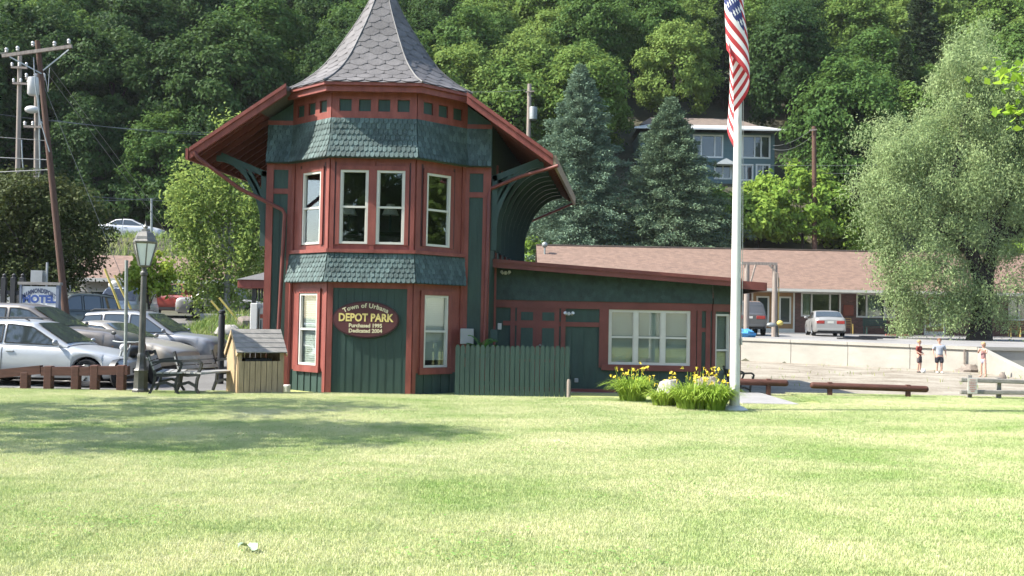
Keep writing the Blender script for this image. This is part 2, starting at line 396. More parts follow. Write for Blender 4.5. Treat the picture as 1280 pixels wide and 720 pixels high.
# lawn in two sheets meeting at x = 6.8: left one ends at the crest/building, right one at the beach
mb = MB()
for (xa, xb, yb) in ((-30, 6.8, 23.5), (6.8, 40, 23.5)):
    xs, ys = rng(xa, xb, .8), rng(-14, yb, .45); b = len(mb.v); n = len(xs)
    for y in ys:
        for x in xs: mb.v.append((x, y, groundz(x, y)))
    for j in range(len(ys) - 1):
        for i in range(n - 1):
            if xs[i] < -6.4 and ys[j] > 20.55: continue
            mb.face((b + j * n + i, b + j * n + i + 1, b + (j + 1) * n + i + 1, b + (j + 1) * n + i))
struct(mb.build('lawn', M['turf'], smooth=60))
sheet('parking_lot', rng(-70, -5.7, 1.2), rng(20.9, 37.6, .8), M['asphalt'], -.02)
sheet('driveway', rng(-40, -14, 1), rng(36.5, 53, 1), M['asphalt'], -.02)
sheet('street', rng(-13.5, 2.6, 1.4), rng(44.6, 57, 1), M['street'], -.02)
def wall_sheet(name, xs, fa, fb, n, m, dz):
    mb = MB(); k = len(xs)
    for j in range(n + 1):
        for x in xs:
            y = lerp(fa(x), fb(x), j / n); mb.v.append((x, y, groundz(x, y) + dz))
    for j in range(n):
        for i in range(k - 1): mb.face((j * k + i, j * k + i + 1, (j + 1) * k + i + 1, (j + 1) * k + i))
    return struct(mb.build(name, m, smooth=50))
wall_sheet('gravel_beach', rng(-4, 10.5, 1) + rng(11, 18.05, .8) + rng(18.8, 46, 1.5), lambda x: 23.3, lambda x: yw(x) + .05, 26, M['gravel'], -.02)
wall_sheet('motel_lot', rng(3.2, 10.5, 1) + rng(11, 18.05, .8) + rng(18.8, 60, 1.5), lambda x: yw(x) + .17, lambda x: 63.5, 22, M['motellot'], 0)
sheet('hill_road', rng(-90, 4, 2.5), rng(70.6, 75.6, 1), M['street'], -.02)
# white parking line and kerb at the near edge of the lot
mb = MB(); mb.box(-26, -6.2, 20.62, 20.82, -.3, -.0); struct(mb.build('kerb', M['slabc']))
mb = MB()
for k in range(6): mb.box(-26 + 3 * k, -25.9 + 3 * k, 21.3, 26, -.135, -.108)
struct(mb.build('parking_marking', M['white']))

# ------------------------------------------------------------------ grass
def grassmat(name, stops, trans=.3):
    m, t, p = newmat(name); g = t.new('NewGeometry')
    a = t.new('TexNoise'); a.inputs['Scale'].default_value = .55; a.inputs['Detail'].default_value = 7; a.inputs['Roughness'].default_value = .62; a.inputs['Distortion'].default_value = .5
    mp = t.new('Mapping'); mp.inputs['Scale'].default_value = (.7, 1.1, .3); t.link(g.outputs['Position'], mp.inputs[0]); t.link(mp.outputs[0], a.inputs['Vector'])
    a2 = t.new('TexNoise'); a2.inputs['Scale'].default_value = 5; a2.inputs['Detail'].default_value = 4; t.link(g.outputs['Position'], a2.inputs['Vector'])
    x = t.new('Math', operation='MULTIPLY_ADD'); x.inputs[1].default_value = .22; t.link(a2.outputs[0], x.inputs[0])
    y = t.new('Math', operation='MULTIPLY_ADD'); y.inputs[1].default_value = .11; t.link(g.outputs['Random Per Island'], y.inputs[0])
    z = t.new('Math', operation='MULTIPLY_ADD'); z.inputs[1].default_value = .85; z.inputs[2].default_value = -.09; t.link(a.outputs[0], z.inputs[0])
    t.link(z.outputs[0], x.inputs[2]); t.link(x.outputs[0], y.inputs[2])
    r = t.new('ValToRGB'); els = r.color_ramp.elements
    for i, (ps, c) in enumerate(stops):
        e = els[0] if i == 0 else els[1] if i == len(stops) - 1 else els.new(ps)
        e.position = ps; e.color = c + (1,)
    t.link(y.outputs[0], r.inputs[0]); t.link(r.outputs[0], p.inputs['Base Color']); p.inputs['Roughness'].default_value = .6; p.inputs['Specular IOR Level'].default_value = .2
    tr = t.new('BsdfTranslucent'); t.link(r.outputs[0], tr.inputs[0])
    ms = t.new('MixShader'); ms.inputs[0].default_value = trans; t.link(p.outputs[0], ms.inputs[1]); t.link(tr.outputs[0], ms.inputs[2])
    t.link(ms.outputs[0], m.node_tree.nodes['Material Output'].inputs[0])
    return m
M['grass'] = grassmat('mown_grass', [(.30, (.22, .33, .095)), (.43, (.34, .435, .165)), (.54, (.45, .495, .235)), (.68, (.60, .57, .35))])
M['rough_grass'] = grassmat('rough_grass', [(.34, (.10, .19, .03)), (.5, (.20, .29, .06)), (.68, (.36, .36, .13))])
def blades(name, n, x0, x1, y0, y1, h0, h1, wd, m, seed, fz=None, mask=None):
    g = np.random.default_rng(seed)
    X = g.uniform(x0, x1, n); Y = g.uniform(y0, y1, n)
    if mask is not None:
        k = np.array([mask(a, b) for a, b in zip(X, Y)]); X, Y = X[k], Y[k]; n = len(X)
    Z = np.zeros(n) if fz is None else np.array([fz(a, b) for a, b in zip(X, Y)])
    H = g.uniform(h0, h1, n); A = g.uniform(0, 2 * math.pi, n); B = g.uniform(0, 2 * math.pi, n); L = g.uniform(.15, .85, n) * H
    cx, cy = np.cos(A) * wd / 2, np.sin(A) * wd / 2; bx, by = np.cos(B) * L, np.sin(B) * L
    V = np.zeros((n, 5, 3))
    V[:, 0] = np.stack([X - cx, Y - cy, Z - .004], 1); V[:, 1] = np.stack([X + cx, Y + cy, Z - .004], 1)
    V[:, 2] = np.stack([X + cx * .8 + bx * .35, Y + cy * .8 + by * .35, Z + H * .6], 1); V[:, 3] = np.stack([X - cx * .8 + bx * .35, Y - cy * .8 + by * .35, Z + H * .6], 1)
    V[:, 4] = np.stack([X + bx, Y + by, Z + H], 1)
    base = np.arange(n) * 5
    quads = np.stack([base, base + 1, base + 2, base + 3], 1); tris = np.stack([base + 3, base + 2, base + 4], 1)
    me = bpy.data.meshes.new(name)
    me.from_pydata(V.reshape(-1, 3).tolist(), [], quads.tolist() + tris.tolist()); me.materials.append(m)
    o = bpy.data.objects.new(name, me); col.objects.link(o); return o
# the lawn: one object whose own mesh (a metre of turf) is repeated over the ground by its geometry nodes
lg = blades('lawn_grass', 8500, -.52, .52, -.52, .52, .014, .036, .0045, M['grass'], 3)
tag(lg, 'short mown lawn grass with dry yellow patches in front of the depot', 'grass', kind='stuff')
gt = bpy.data.node_groups.new('lawn_spread', 'GeometryNodeTree')
gt.interface.new_socket('Geometry', in_out='INPUT', socket_type='NodeSocketGeometry'); gt.interface.new_socket('Geometry', in_out='OUTPUT', socket_type='NodeSocketGeometry')
gi, go = gt.nodes.new('NodeGroupInput'), gt.nodes.new('NodeGroupOutput')
jn = gt.nodes.new('GeometryNodeJoinGeometry')
for (x0, x1, y0, y1, z) in ((-15, 14, 2.5, 20.5, 0), (-6.5, 6.5, 20.5, 21.5, -.06), (6.5, 15.5, 20.5, 23.5, 0), (5.5, 6.5, 21.5, 23.5, -.04)):
    nx, ny = max(2, int(x1 - x0)), max(1, int(y1 - y0))
    gr = gt.nodes.new('GeometryNodeMeshGrid'); gr.inputs['Size X'].default_value = x1 - x0 - 1; gr.inputs['Size Y'].default_value = max(.001, y1 - y0 - 1); gr.inputs['Vertices X'].default_value = nx; gr.inputs['Vertices Y'].default_value = max(2, ny)
    tf = gt.nodes.new('GeometryNodeTransform'); tf.inputs['Translation'].default_value = ((x0 + x1) / 2, (y0 + y1) / 2, z)
    gt.links.new(gr.outputs['Mesh'], tf.inputs['Geometry']); gt.links.new(tf.outputs[0], jn.inputs[0])
mp_ = gt.nodes.new('GeometryNodeMeshToPoints'); gt.links.new(jn.outputs[0], mp_.inputs[0])
ip = gt.nodes.new('GeometryNodeInstanceOnPoints'); gt.links.new(mp_.outputs[0], ip.inputs['Points']); gt.links.new(gi.outputs[0], ip.inputs['Instance'])
rv = gt.nodes.new('FunctionNodeRandomValue'); rv.data_type = 'INT'; rv.inputs[4].default_value = 0; rv.inputs[5].default_value = 3
ml = gt.nodes.new('ShaderNodeMath'); ml.operation = 'MULTIPLY'; ml.inputs[1].default_value = math.pi / 2; gt.links.new(rv.outputs[2], ml.inputs[0])
cb = gt.nodes.new('ShaderNodeCombineXYZ'); gt.links.new(ml.outputs[0], cb.inputs[2]); gt.links.new(cb.outputs[0], ip.inputs['Rotation'])
gt.links.new(ip.outputs[0], go.inputs[0])
md = lg.modifiers.new('spread', 'NODES'); md.node_group = gt
o = blades('bank_grass', 9000, -14, -3, 37.3, 44.3, .15, .5, .03, M['rough_grass'], 5, groundz)
tag(o, 'rough unmown grass on the bank below the street behind the parked cars', 'grass', kind='stuff')
o = blades('roadside_grass', 13000, -52, 4, 61.5, 70.3, .25, .6, .06, M['rough_grass'], 6, groundz)
tag(o, 'rough grass on the slope under the hill road with the white car', 'grass', kind='stuff')
o = blades('beach_weeds', 1600, 7, 34, 27, 44, .05, .16, .02, M['rough_grass'], 8, groundz, lambda a, b: b < yw(a) - .2 and math.sin(a * .9 + 2 * math.sin(b * .5)) + math.sin(b * 1.7) > .55)
tag(o, 'thin weeds scattered over the pale gravel beach', 'weeds', kind='stuff')

M['clover'] = leafmat('clover_leaf', (.10, .21, .05), (.20, .32, .09), .3)
def patchy(a, b): return math.sin(a * 1.7 + 1.3 * math.sin(b * 1.1)) + math.sin(b * 2.1 + a * .6) + .6 * math.sin(a * 4.3 - b * 3.1) > 1.15
g = np.random.default_rng(33); n = 26000; X = g.uniform(-8, 8, n); Y = 5.2 + 12 * g.random(n) ** 1.6
k = np.array([patchy(a, b) for a, b in zip(X, Y)]) | (g.random(n) < .03); X, Y = X[k], Y[k]; n = len(X)
A = g.uniform(0, 6.28, n); s_ = g.uniform(.008, .016, n); Z = g.uniform(.022, .040, n); V = np.zeros((n, 4, 3)); tx, ty = g.uniform(-.004, .004, n), g.uniform(-.004, .004, n)
for q in range(4):
    V[:, q, 0] = X + s_ * np.cos(A + q * math.pi / 2); V[:, q, 1] = Y + s_ * np.sin(A + q * math.pi / 2); V[:, q, 2] = Z + (tx if q in (0, 2) else ty) * (1 if q < 2 else -1)
me = bpy.data.meshes.new('lawn_clover'); me.from_pydata(V.reshape(-1, 3).tolist(), [], (np.arange(n)[:, None] * 4 + np.arange(4)[None]).tolist()); me.materials.append(M['clover'])
o = bpy.data.objects.new('lawn_clover', me); col.objects.link(o); tag(o, 'low clover leaves growing in patches through the near lawn', 'clover', kind='stuff')
# ------------------------------------------------------------------ the depot
XC, YF, ZB = -3.13, 23.0, -.16
depot = thing('depot_building', 'dark green and red wooden railway depot with two-storey bay and concave grey slate spire', 'building', (XC, YF, ZB))
SHX = .1228
def dep(x, d, z): return Vector((XC + x + SHX * d, YF + d * .9925, z))       # d = depth into the building
PLAN = [(-2.6, 0), (-2.0, 0), (-.94, -1.0), (.94, -1.0), (2.0, 0), (2.6, 0)]
def plan(off):
    out = []
    n = len(PLAN); nr = []
    for i in range(n - 1):
        a, b = Vector(PLAN[i]), Vector(PLAN[i + 1]); d = (b - a).normalized(); nr.append(Vector((d.y, -d.x)))
    for i in range(n):
        q = Vector(PLAN[i])
        if i == 0: out.append(q + nr[0] * off)
        elif i == n - 1: out.append(q + nr[-1] * off)
        else:
            a, b = nr[i - 1], nr[i]; k = a + b; out.append(q + k * (off / (1 + a.dot(b))))
    return out
def fp(i, u, z, off=0):
    """point on facet i (0 left strip,1 left,2 front,3 right,4 right strip), u metres from its start"""
    a, b = Vector(PLAN[i]), Vector(PLAN[i + 1]); d = (b - a).normalized(); q = a + d * u + Vector((d.y, -d.x)) * off
    return Vector((XC + q.x, YF + q.y, z))
FL = [(Vector(PLAN[i + 1]) - Vector(PLAN[i])).length for i in range(5)]
def slab(mb, i, u0, u1, z0, z1, o0, o1, f=fp):
    mb.hexa([f(i, u0, z0, o1), f(i, u1, z0, o1), f(i, u1, z0, o0), f(i, u0, z0, o0), f(i, u0, z1, o1), f(i, u1, z1, o1), f(i, u1, z1, o0), f(i, u0, z1, o0)])
def holed(mb, i, u0, u1, z0, z1, holes, o0, o1, f=fp):
    """a wall slab with rectangular holes (u0,u1,z0,z1), holes sorted by u and not overlapping"""
    cur = u0
    for (a, b, c, d) in holes:
        if a > cur: slab(mb, i, cur, a, z0, z1, o0, o1, f)
        if c > z0: slab(mb, i, a, b, z0, c, o0, o1, f)
        if d < z1: slab(mb, i, a, b, d, z1, o0, o1, f)
        cur = b
    if cur < u1: slab(mb, i, cur, u1, z0, z1, o0, o1, f)
def window(parent, i, u0, u1, z0, z1, blind=None, split=.5, f=fp, fr=.05, cols=1, label=None, bl0=0.0, glass='glass'):
    """sash window set into the wall: frame with meeting rail, glass, optional blind"""
    mb = MB(); slab(mb, i, u0, u0 + fr, z0, z1, -.05, .02, f); slab(mb, i, u1 - fr, u1, z0, z1, -.05, .02, f)
    slab(mb, i, u0 + fr, u1 - fr, z0, z0 + fr, -.05, .02, f); slab(mb, i, u0 + fr, u1 - fr, z1 - fr, z1, -.05, .02, f)
    wd = (u1 - u0) / cols
    for k in range(1, cols): slab(mb, i, u0 + wd * k - .05, u0 + wd * k + .05, z0 + fr, z1 - fr, -.05, .024, f)
    zm = lerp(z0, z1, split)
    for k in range(cols):
        a = u0 + wd * k + (fr if k == 0 else .05); b = u0 + wd * (k + 1) - (fr if k == cols - 1 else .05)
        slab(mb, i, a, b, zm - .022, zm + .022, -.045, .012, f)
        for (q0, q1) in ((z0 + fr, zm - .022), (zm + .022, z1 - fr)):   # thin sash rails
            slab(mb, i, a, a + .022, q0, q1, -.04, -.002, f); slab(mb, i, b - .022, b, q0, q1, -.04, -.002, f)
    wn = mb.build('window', M['offwhite'], parent, world=True)
    if label: wn['label'] = label
    mb = MB(); slab(mb, i, u0 + fr, u1 - fr, z0 + fr, z1 - fr, -.032, -.026, f); mb.build('glass', M[glass], wn, world=True)
    if blind:
        mb = MB()
        def bl(u, v): return f(i, lerp(u0 + fr, u1 - fr, u), lerp(lerp(z0, z1, bl0) + fr, z1 - fr, v), -.09)
        k = int((z1 - z0) * (1 - bl0) / .05)
        for q in range(k):
            za, zb_ = lerp(lerp(z0, z1, bl0), z1, q / k), lerp(lerp(z0, z1, bl0), z1, (q + .97) / k)
            mb.poly([f(i, u0 + .03, za, -.075), f(i, u1 - .03, za, -.075), f(i, u1 - .03, zb_, -.086), f(i, u0 + .03, zb_, -.086)])
        mb.build('blind', M[blind], wn, world=True)
    return wn
Z_EAVE, Z_FR, Z_SH, Z_W1, Z_W0, Z_SILL, Z_SK, Z_L1, Z_L0 = 6.60, 6.02, 5.12, 4.86, 3.22, 3.10, 2.36, 2.12, .50

# --- upper bay walls, red, with window openings
UW = {1: [(.44, 1.14)], 2: [(.22, .85), (1.03, 1.66)], 3: [(.31, 1.01)]}
wl = MB()
for i in (1, 2, 3):
    holed(wl, i, 0, FL[i], Z_SILL - .05, Z_SH + .05, [(a, b, Z_W0, Z_W1) for a, b in UW[i]], -.10, 0)
    # grooved surrounds
    for a, b in UW[i]:
        for (p, q) in ((a - .09, a), (b, b + .09)): slab(wl, i, p, q, Z_W0 - .02, Z_W1 + .1, 0, .035)
        slab(wl, i, a - .09, b + .09, Z_W1 + .0, Z_W1 + .1, .0, .036)
    for u in ((.06, FL[i] - .06) if i != 2 else (.05, FL[i] - .05)): slab(wl, i, u - .045, u + .045, Z_SILL, Z_SH + .02, 0, .03)
if True:
    for u in (.94,): slab(wl, 2, u - .05, u + .05, Z_SILL, Z_SH + .02, 0, .03)
gv = MB()
for i in (1, 2, 3):
    for a, b in UW[i]:
        for u in (a - .115, b + .115): slab(gv, i, u - .022, u + .022, Z_W0 - .02, Z_SH - .08, 0, .006)
gv.build('groove_shade', M['maroon_edge'], depot, world=True)  # dark raised strips stand in for the shade of recessed grooves
wl.build('upper_bay_wall', M['red'], depot, world=True)
for i in (1, 2, 3):
    for a, b in UW[i]: window(depot, i, a, b, Z_W0, Z_W1)
mb = MB(); P0, P1 = plan(.0), plan(.10)
for i in (1, 2, 3):
    a, b, c, d = P0[i], P0[i + 1], P1[i + 1], P1[i]
    mb.hexa([(XC + q.x, YF + q.y, Z_SILL - .08) for q in (d, c, b, a)] + [(XC + q.x, YF + q.y, Z_SILL) for q in (d, c, b, a)])
mb.build('sill_moulding', M['red'], depot, world=True)

# --- fish-scale shingles
def scales(mb, S, nrm, u_fn, rows, wd, lift=.030, shape='round', rg=random.Random(1)):
    """S(u, v): point with u in metres from the facet's left edge at height v in 0..1 (top 1); u_fn(v) = facet width there"""
    for r in range(rows + 1):
        v0 = r / rows; v1 = min(1., (r + 1.55) / rows)
        if v0 >= 1: continue
        w0 = u_fn(v0); n = max(1, int(round(w0 / wd))); k = w0 / n
        for c in range(-1, n + 1):
            a = c * k + (k / 2 if r % 2 else 0); b = a + k
            jt = rg.uniform(-.012, .012); g = .006
            if shape == 'round': pts = [(a + g, v1), (a + g, .42), (a + k * .14, .16), (a + k * .36, .02), (a + k * .64, .02), (b - k * .14, .16), (b - g, .42), (b - g, v1)]
            else: pts = [(a + g, v1), (a + g, .5), (a + k * .3, .0), (b - k * .3, .0), (b - g, .5), (b - g, v1)]
            out = []
            for q, (u, t_) in enumerate(pts):
                top = q in (0, len(pts) - 1)
                v = v1 if top else v0 + (t_ / rows) * 1.0 + jt / 2
                uu = max(0., min(w0, u)) / w0
                out.append(S(uu, max(0, v)) + nrm * (.004 if top else lift * (1 - .35 * t_) + jt * .3))
            if max(p[0] for p in pts[:]) <= 0 or min(p[0] for p in pts) >= w0: continue
            mb.poly(out)
def flared_band(name, z0, z1, off_fn, rows, m, facets, wd=.108):
    mb = MB(); rg = random.Random(5)
    for i in facets:
        def S(u, v, i=i):
            z = lerp(z0, z1, v); P = plan(off_fn(v)); q = P[i].lerp(P[i + 1], u)
            return Vector((XC + q.x, YF + q.y, z))
        d = (Vector(PLAN[i + 1]) - Vector(PLAN[i])).normalized(); nr = Vector((d.y, -d.x, .15)).normalized()
        mb.mat(1).grid(lambda a, b: S(a, b), 1, 10); mb.mat(0)                 # backing, darker green to put shade into the gaps
        scales(mb, S, nr, lambda v, i=i: (plan(off_fn(v))[i + 1] - plan(off_fn(v))[i]).length, rows, wd, rg=rg)
    # soffit below the flare
    Pa, Pb = plan(off_fn(0)), plan(-.05)
    for i in facets: mb.poly([(XC + q.x, YF + q.y, z0 + .002) for q in (Pa[i], Pa[i + 1], Pb[i + 1], Pb[i])])
    return mb.build(name, [m, M['dshingle']], depot, world=True)
flared_band('shingle_band', Z_SH, Z_FR, lambda v: .03 + .17 * (1 - v) ** 2.2, 7, M['shingle'], (0, 1, 2, 3, 4))
flared_band('shingle_skirt', Z_SK, Z_SILL - .085, lambda v: .05 + .15 * (1 - v) ** 1.6, 6, M['shingle'], (1, 2, 3))

# --- frieze with little panels
mb = MB()
for i in range(5):
    n = (1, 3, 4, 3, 1)[i]; L = FL[i]
    if i in (0, 4): slab(mb, i, 0, L, Z_FR, Z_FR + .10, -.02, .035); continue
    slab(mb, i, 0, L, Z_FR, Z_FR + .15, -.02, .035); slab(mb, i, 0, L, Z_EAVE - .16, Z_EAVE, -.02, .035)
    wst = .16 if i not in (0, 4) else .1
    wp = (L - wst * (n + 1)) / n
    for k in range(n + 1): slab(mb, i, k * (wp + wst), k * (wp + wst) + wst, Z_FR + .15, Z_EAVE - .16, -.02, .034)
mb.build('frieze', M['red'], depot, world=True)
mb = MB()
for i in (1, 2, 3): slab(mb, i, 0, FL[i], Z_FR + .1, Z_EAVE - .1, -.06, -.015)
slab(mb, 0, .1, .6, Z_FR + .10, 6.2, -.06, -.015); slab(mb, 4, 0, .5, Z_FR + .10, 6.2, -.06, -.015)
mb.build('frieze_panel', M['green'], depot, world=True)

# --- lower bay
LWN = {1: [(.42, 1.12)], 3: [(.31, 1.01)]}
rd, gw = MB(), MB()
for i in (1, 3):
    a, b = LWN[i][0]
    holed(rd, i, 0, FL[i], Z_L0 - .12, Z_SK + .02, [(a, b, Z_L0, Z_L1)], -.10, 0)
    for (p, q) in ((a - .1, a), (b, b + .1)): slab(rd, i, p, q, Z_L0 - .12, Z_L1 + .1, 0, .04)
    slab(rd, i, a - .1, b + .1, Z_L1, Z_L1 + .1, 0, .041); slab(rd, i, a - .12, b + .12, Z_L0 - .15, Z_L0 - .01, 0, .065)
    slab(gw, i, 0, FL[i], ZB, Z_L0 - .12, -.10, -.01)
    for k in range(6): slab(gw, i, .10 + k * .25, .135 + k * .25, ZB, Z_L0 - .15, -.01, .012)
    for u in (.05, FL[i] - .05): slab(rd, i, u - .05, u + .05, ZB, Z_SK + .02, 0, .034)
slab(rd, 2, 0, .12, ZB, Z_SK + .02, -.1, .036); slab(rd, 2, FL[2] - .12, FL[2], ZB, Z_SK + .02, -.1, .036); slab(rd, 2, .12, FL[2] - .12, Z_L1 + .12, Z_SK + .02, -.1, .033)
slab(gw, 2, .12, FL[2] - .12, ZB, Z_L1 + .12, -.1, 0)
for k in range(9): slab(gw, 2, .22 + k * .178, .235 + k * .178, ZB, Z_L1 + .12, 0, .008)
rd.build('lower_bay_trim', M['red'], depot, world=True); gw.build('lower_bay_wall', M['green'], depot, world=True)
window(depot, 1, *LWN[1][0], Z_L0, Z_L1, 'blind'); window(depot, 3, *LWN[3][0], Z_L0, Z_L1, 'blind', bl0=.1)

# --- body walls: side strips of the front, gable, flanks, back
gw = MB()
RD = {-1: MB(), 1: MB()}
for i in (0, 4):
    rd = RD[-1 if i == 0 else 1]
    slab(gw, i, 0, .6, ZB, Z_FR + .1, -.1, 0)
    slab(gw, i, .29, .31, ZB, 4.48, 0, .012)
    e = (0, .16) if i == 0 else (.36, .6)
    slab(rd, i, e[0] if i == 0 else .42, e[1] if i == 0 else .6, ZB, Z_SH + .0, 0, .04)
    slab(rd, i, .0 if i == 4 else .5, .1 if i == 4 else .6, ZB if i == 0 else Z_L0, Z_SH, 0, .034)
    for (za, zb_) in ((4.98, 5.12), (4.42, 4.54)): slab(rd, i, .1 if i == 4 else .16, .42 if i == 4 else .5, za, zb_, 0, .032)
gab = [dep(-2.6, 0, Z_FR), dep(2.6, 0, Z_FR), dep(2.6, 0, 6.15), dep(0, 0, 7.9), dep(-2.6, 0, 6.15)]
gw.prism(gab, (0, .1, 0))
for sx in (-2.6, 2.6):
    rd = RD[-1 if sx < 0 else 1]; a, b = dep(sx, .1, 0), dep(sx, 6, 0); t_ = .1 if sx < 0 else -.1
    gw.hexa([(a.x, a.y, ZB), (b.x, b.y, ZB), (b.x + t_, b.y, ZB), (a.x + t_, a.y, ZB), (a.x, a.y, 6.15), (b.x, b.y, 6.15), (b.x + t_, b.y, 6.15), (a.x + t_, a.y, 6.15)])
    for k in range(1, 8):                                                     # red pilasters along the flanks
        c = dep(sx, k * .84, 0); s_ = .05 if sx > 0 else -.05
        rd.box(min(c.x, c.x + s_), max(c.x, c.x + s_), c.y - .06, c.y + .06, ZB, 5.3)
gw.prism([dep(-2.6, 6, ZB), dep(2.6, 6, ZB), dep(2.6, 6, 6.15), dep(0, 6, 7.9), dep(-2.6, 6, 6.15)], (0, -.1, 0))
gw.build('wall', M['green'], depot, world=True); [RD[k].build('wall_trim', M['red'], depot, world=True) for k in RD]
mb = MB(); mb.prism([dep(-2.45, .12, 2.55), dep(2.45, .12, 2.55), dep(2.45, 5.8, 2.55), dep(-2.45, 5.8, 2.55)], (0, 0, .1))
mb.prism([fp(2, 0, 2.55, -.12), fp(2, FL[2], 2.55, -.12), dep(1.8, .12, 2.55), dep(-1.8, .12, 2.55)], (0, 0, .1))
mb.prism([dep(-2.45, 2.4, ZB), dep(2.45, 2.4, ZB), dep(2.45, 2.4, 6.1), dep(-2.45, 2.4, 6.1)], (0, .05, 0))
mb.build('interior_partition', M['interior'], depot, world=True)

# --- bay eave: soffit, fascia and moulding
def ring(mb, o0, o1, z0, z1, facets=(1, 2, 3)):
    A, B = plan(o0), plan(o1)
    for i in facets:
        q = [A[i], A[i + 1], B[i + 1], B[i]]
        mb.hexa([(XC + p.x, YF + p.y, z0) for p in (q[3], q[2], q[1], q[0])] + [(XC + p.x, YF + p.y, z1) for p in (q[3], q[2], q[1], q[0])])
mb = MB(); ring(mb, .20, .27, Z_EAVE - .04, Z_EAVE + .09); ring(mb, .0, .205, Z_EAVE, Z_EAVE + .085); ring(mb, .22, .34, Z_EAVE + .088, Z_EAVE + .16); mb.build('bay_fascia', M['red'], depot, world=True)

# --- spire: six-sided concave slate cone
ZC = Z_EAVE + .165
base = plan(.36); hexn = [base[1], base[2], base[3], base[4]]
hexn = hexn + [Vector((hexn[2].x, -hexn[2].y)), Vector((hexn[1].x, -hexn[1].y))]
PROF = [(0, 1.0), (.08, .92), (.185, .836), (.36, .73), (.555, .63), (.78, .545), (1.02, .468), (1.25, .398), (1.48, .33), (1.72, .262), (1.94, .205), (2.25, .135), (2.6, .075), (3.0, .035)]
def sc_(h): return interp(PROF, h)
def cone_pt(k, h):
    q = hexn[k % 6] * sc_(h); return Vector((XC + q.x, YF + q.y + .0, ZC + h))
arc = [0.0]
hs = list(np.linspace(0, 3.0, 61))
for a, b in zip(hs, hs[1:]): arc.append(arc[-1] + math.hypot(b - a, 1.9 * (sc_(a) - sc_(b))))
def h_of(v): return float(np.interp(v * arc[-1], arc, hs))
sp = MB(); rg = random.Random(11)
for k in range(6):
    def S(u, v, k=k):
        h = h_of(min(1, v)); return cone_pt(k, h).lerp(cone_pt(k + 1, h), u)
    sp.grid(lambda a, b: S(a, b) - Vector((0, 0, .012)), 1, 24)
    rows = 19; a0, b0 = cone_pt(k, 0), cone_pt(k + 1, 0); e = (b0 - a0).normalized(); nr = Vector((e.y, -e.x, .9)).normalized()
    for r_ in range(rows):
        v0, v1 = r_ / rows, min(1., (r_ + 1.3) / rows); wdt = (S(1, v0) - S(0, v0)).length; k_w = .40
        n = int(wdt / 2 / k_w) + 2
        for c in range(-n, n + 1):
            a = c * k_w + (k_w / 2 if r_ % 2 else 0) - k_w / 2; b = a + k_w; jt = rg.uniform(-.003, .004)
            if b <= -wdt / 2 or a >= wdt / 2: continue
            out = []
            for (u, tt, lf) in ((a + .004, 1, 0), (a + .004, .5, .55), (a + k_w * .32, .015, 1), (b - k_w * .32, .015, 1), (b - .004, .5, .55), (b - .004, 1, 0)):
                v = v0 + (v1 - v0) * tt if tt == 1 else v0 + tt / rows
                ww = (S(1, v) - S(0, v)).length
                out.append(S(max(0, min(1, .5 + u / max(ww, .02))), v) + nr * (.004 + .009 * lf + jt * lf * .6))
            sp.poly(out)
sp.build('spire_roof', M['slate'], depot, world=True)
mb = MB()
for k in range(6):
    mb.tube([cone_pt(k, h) + Vector((0, 0, .01)) for h in hs[::2]], [.026 - .012 * h / 3 for h in hs[::2]], 6)
mb.build('hip_capping', M['hip'], depot, smooth=40, world=True)
mb = MB(); mb.lathe([(.05, 0), (.10, .06), (.05, .14), (.12, .28), (.14, .36), (.06, .5), (.015, .95), (.004, 1.2)], 12, (XC, YF, ZC + 2.95)); mb.build('finial', M['hip'], depot, smooth=50, world=True)

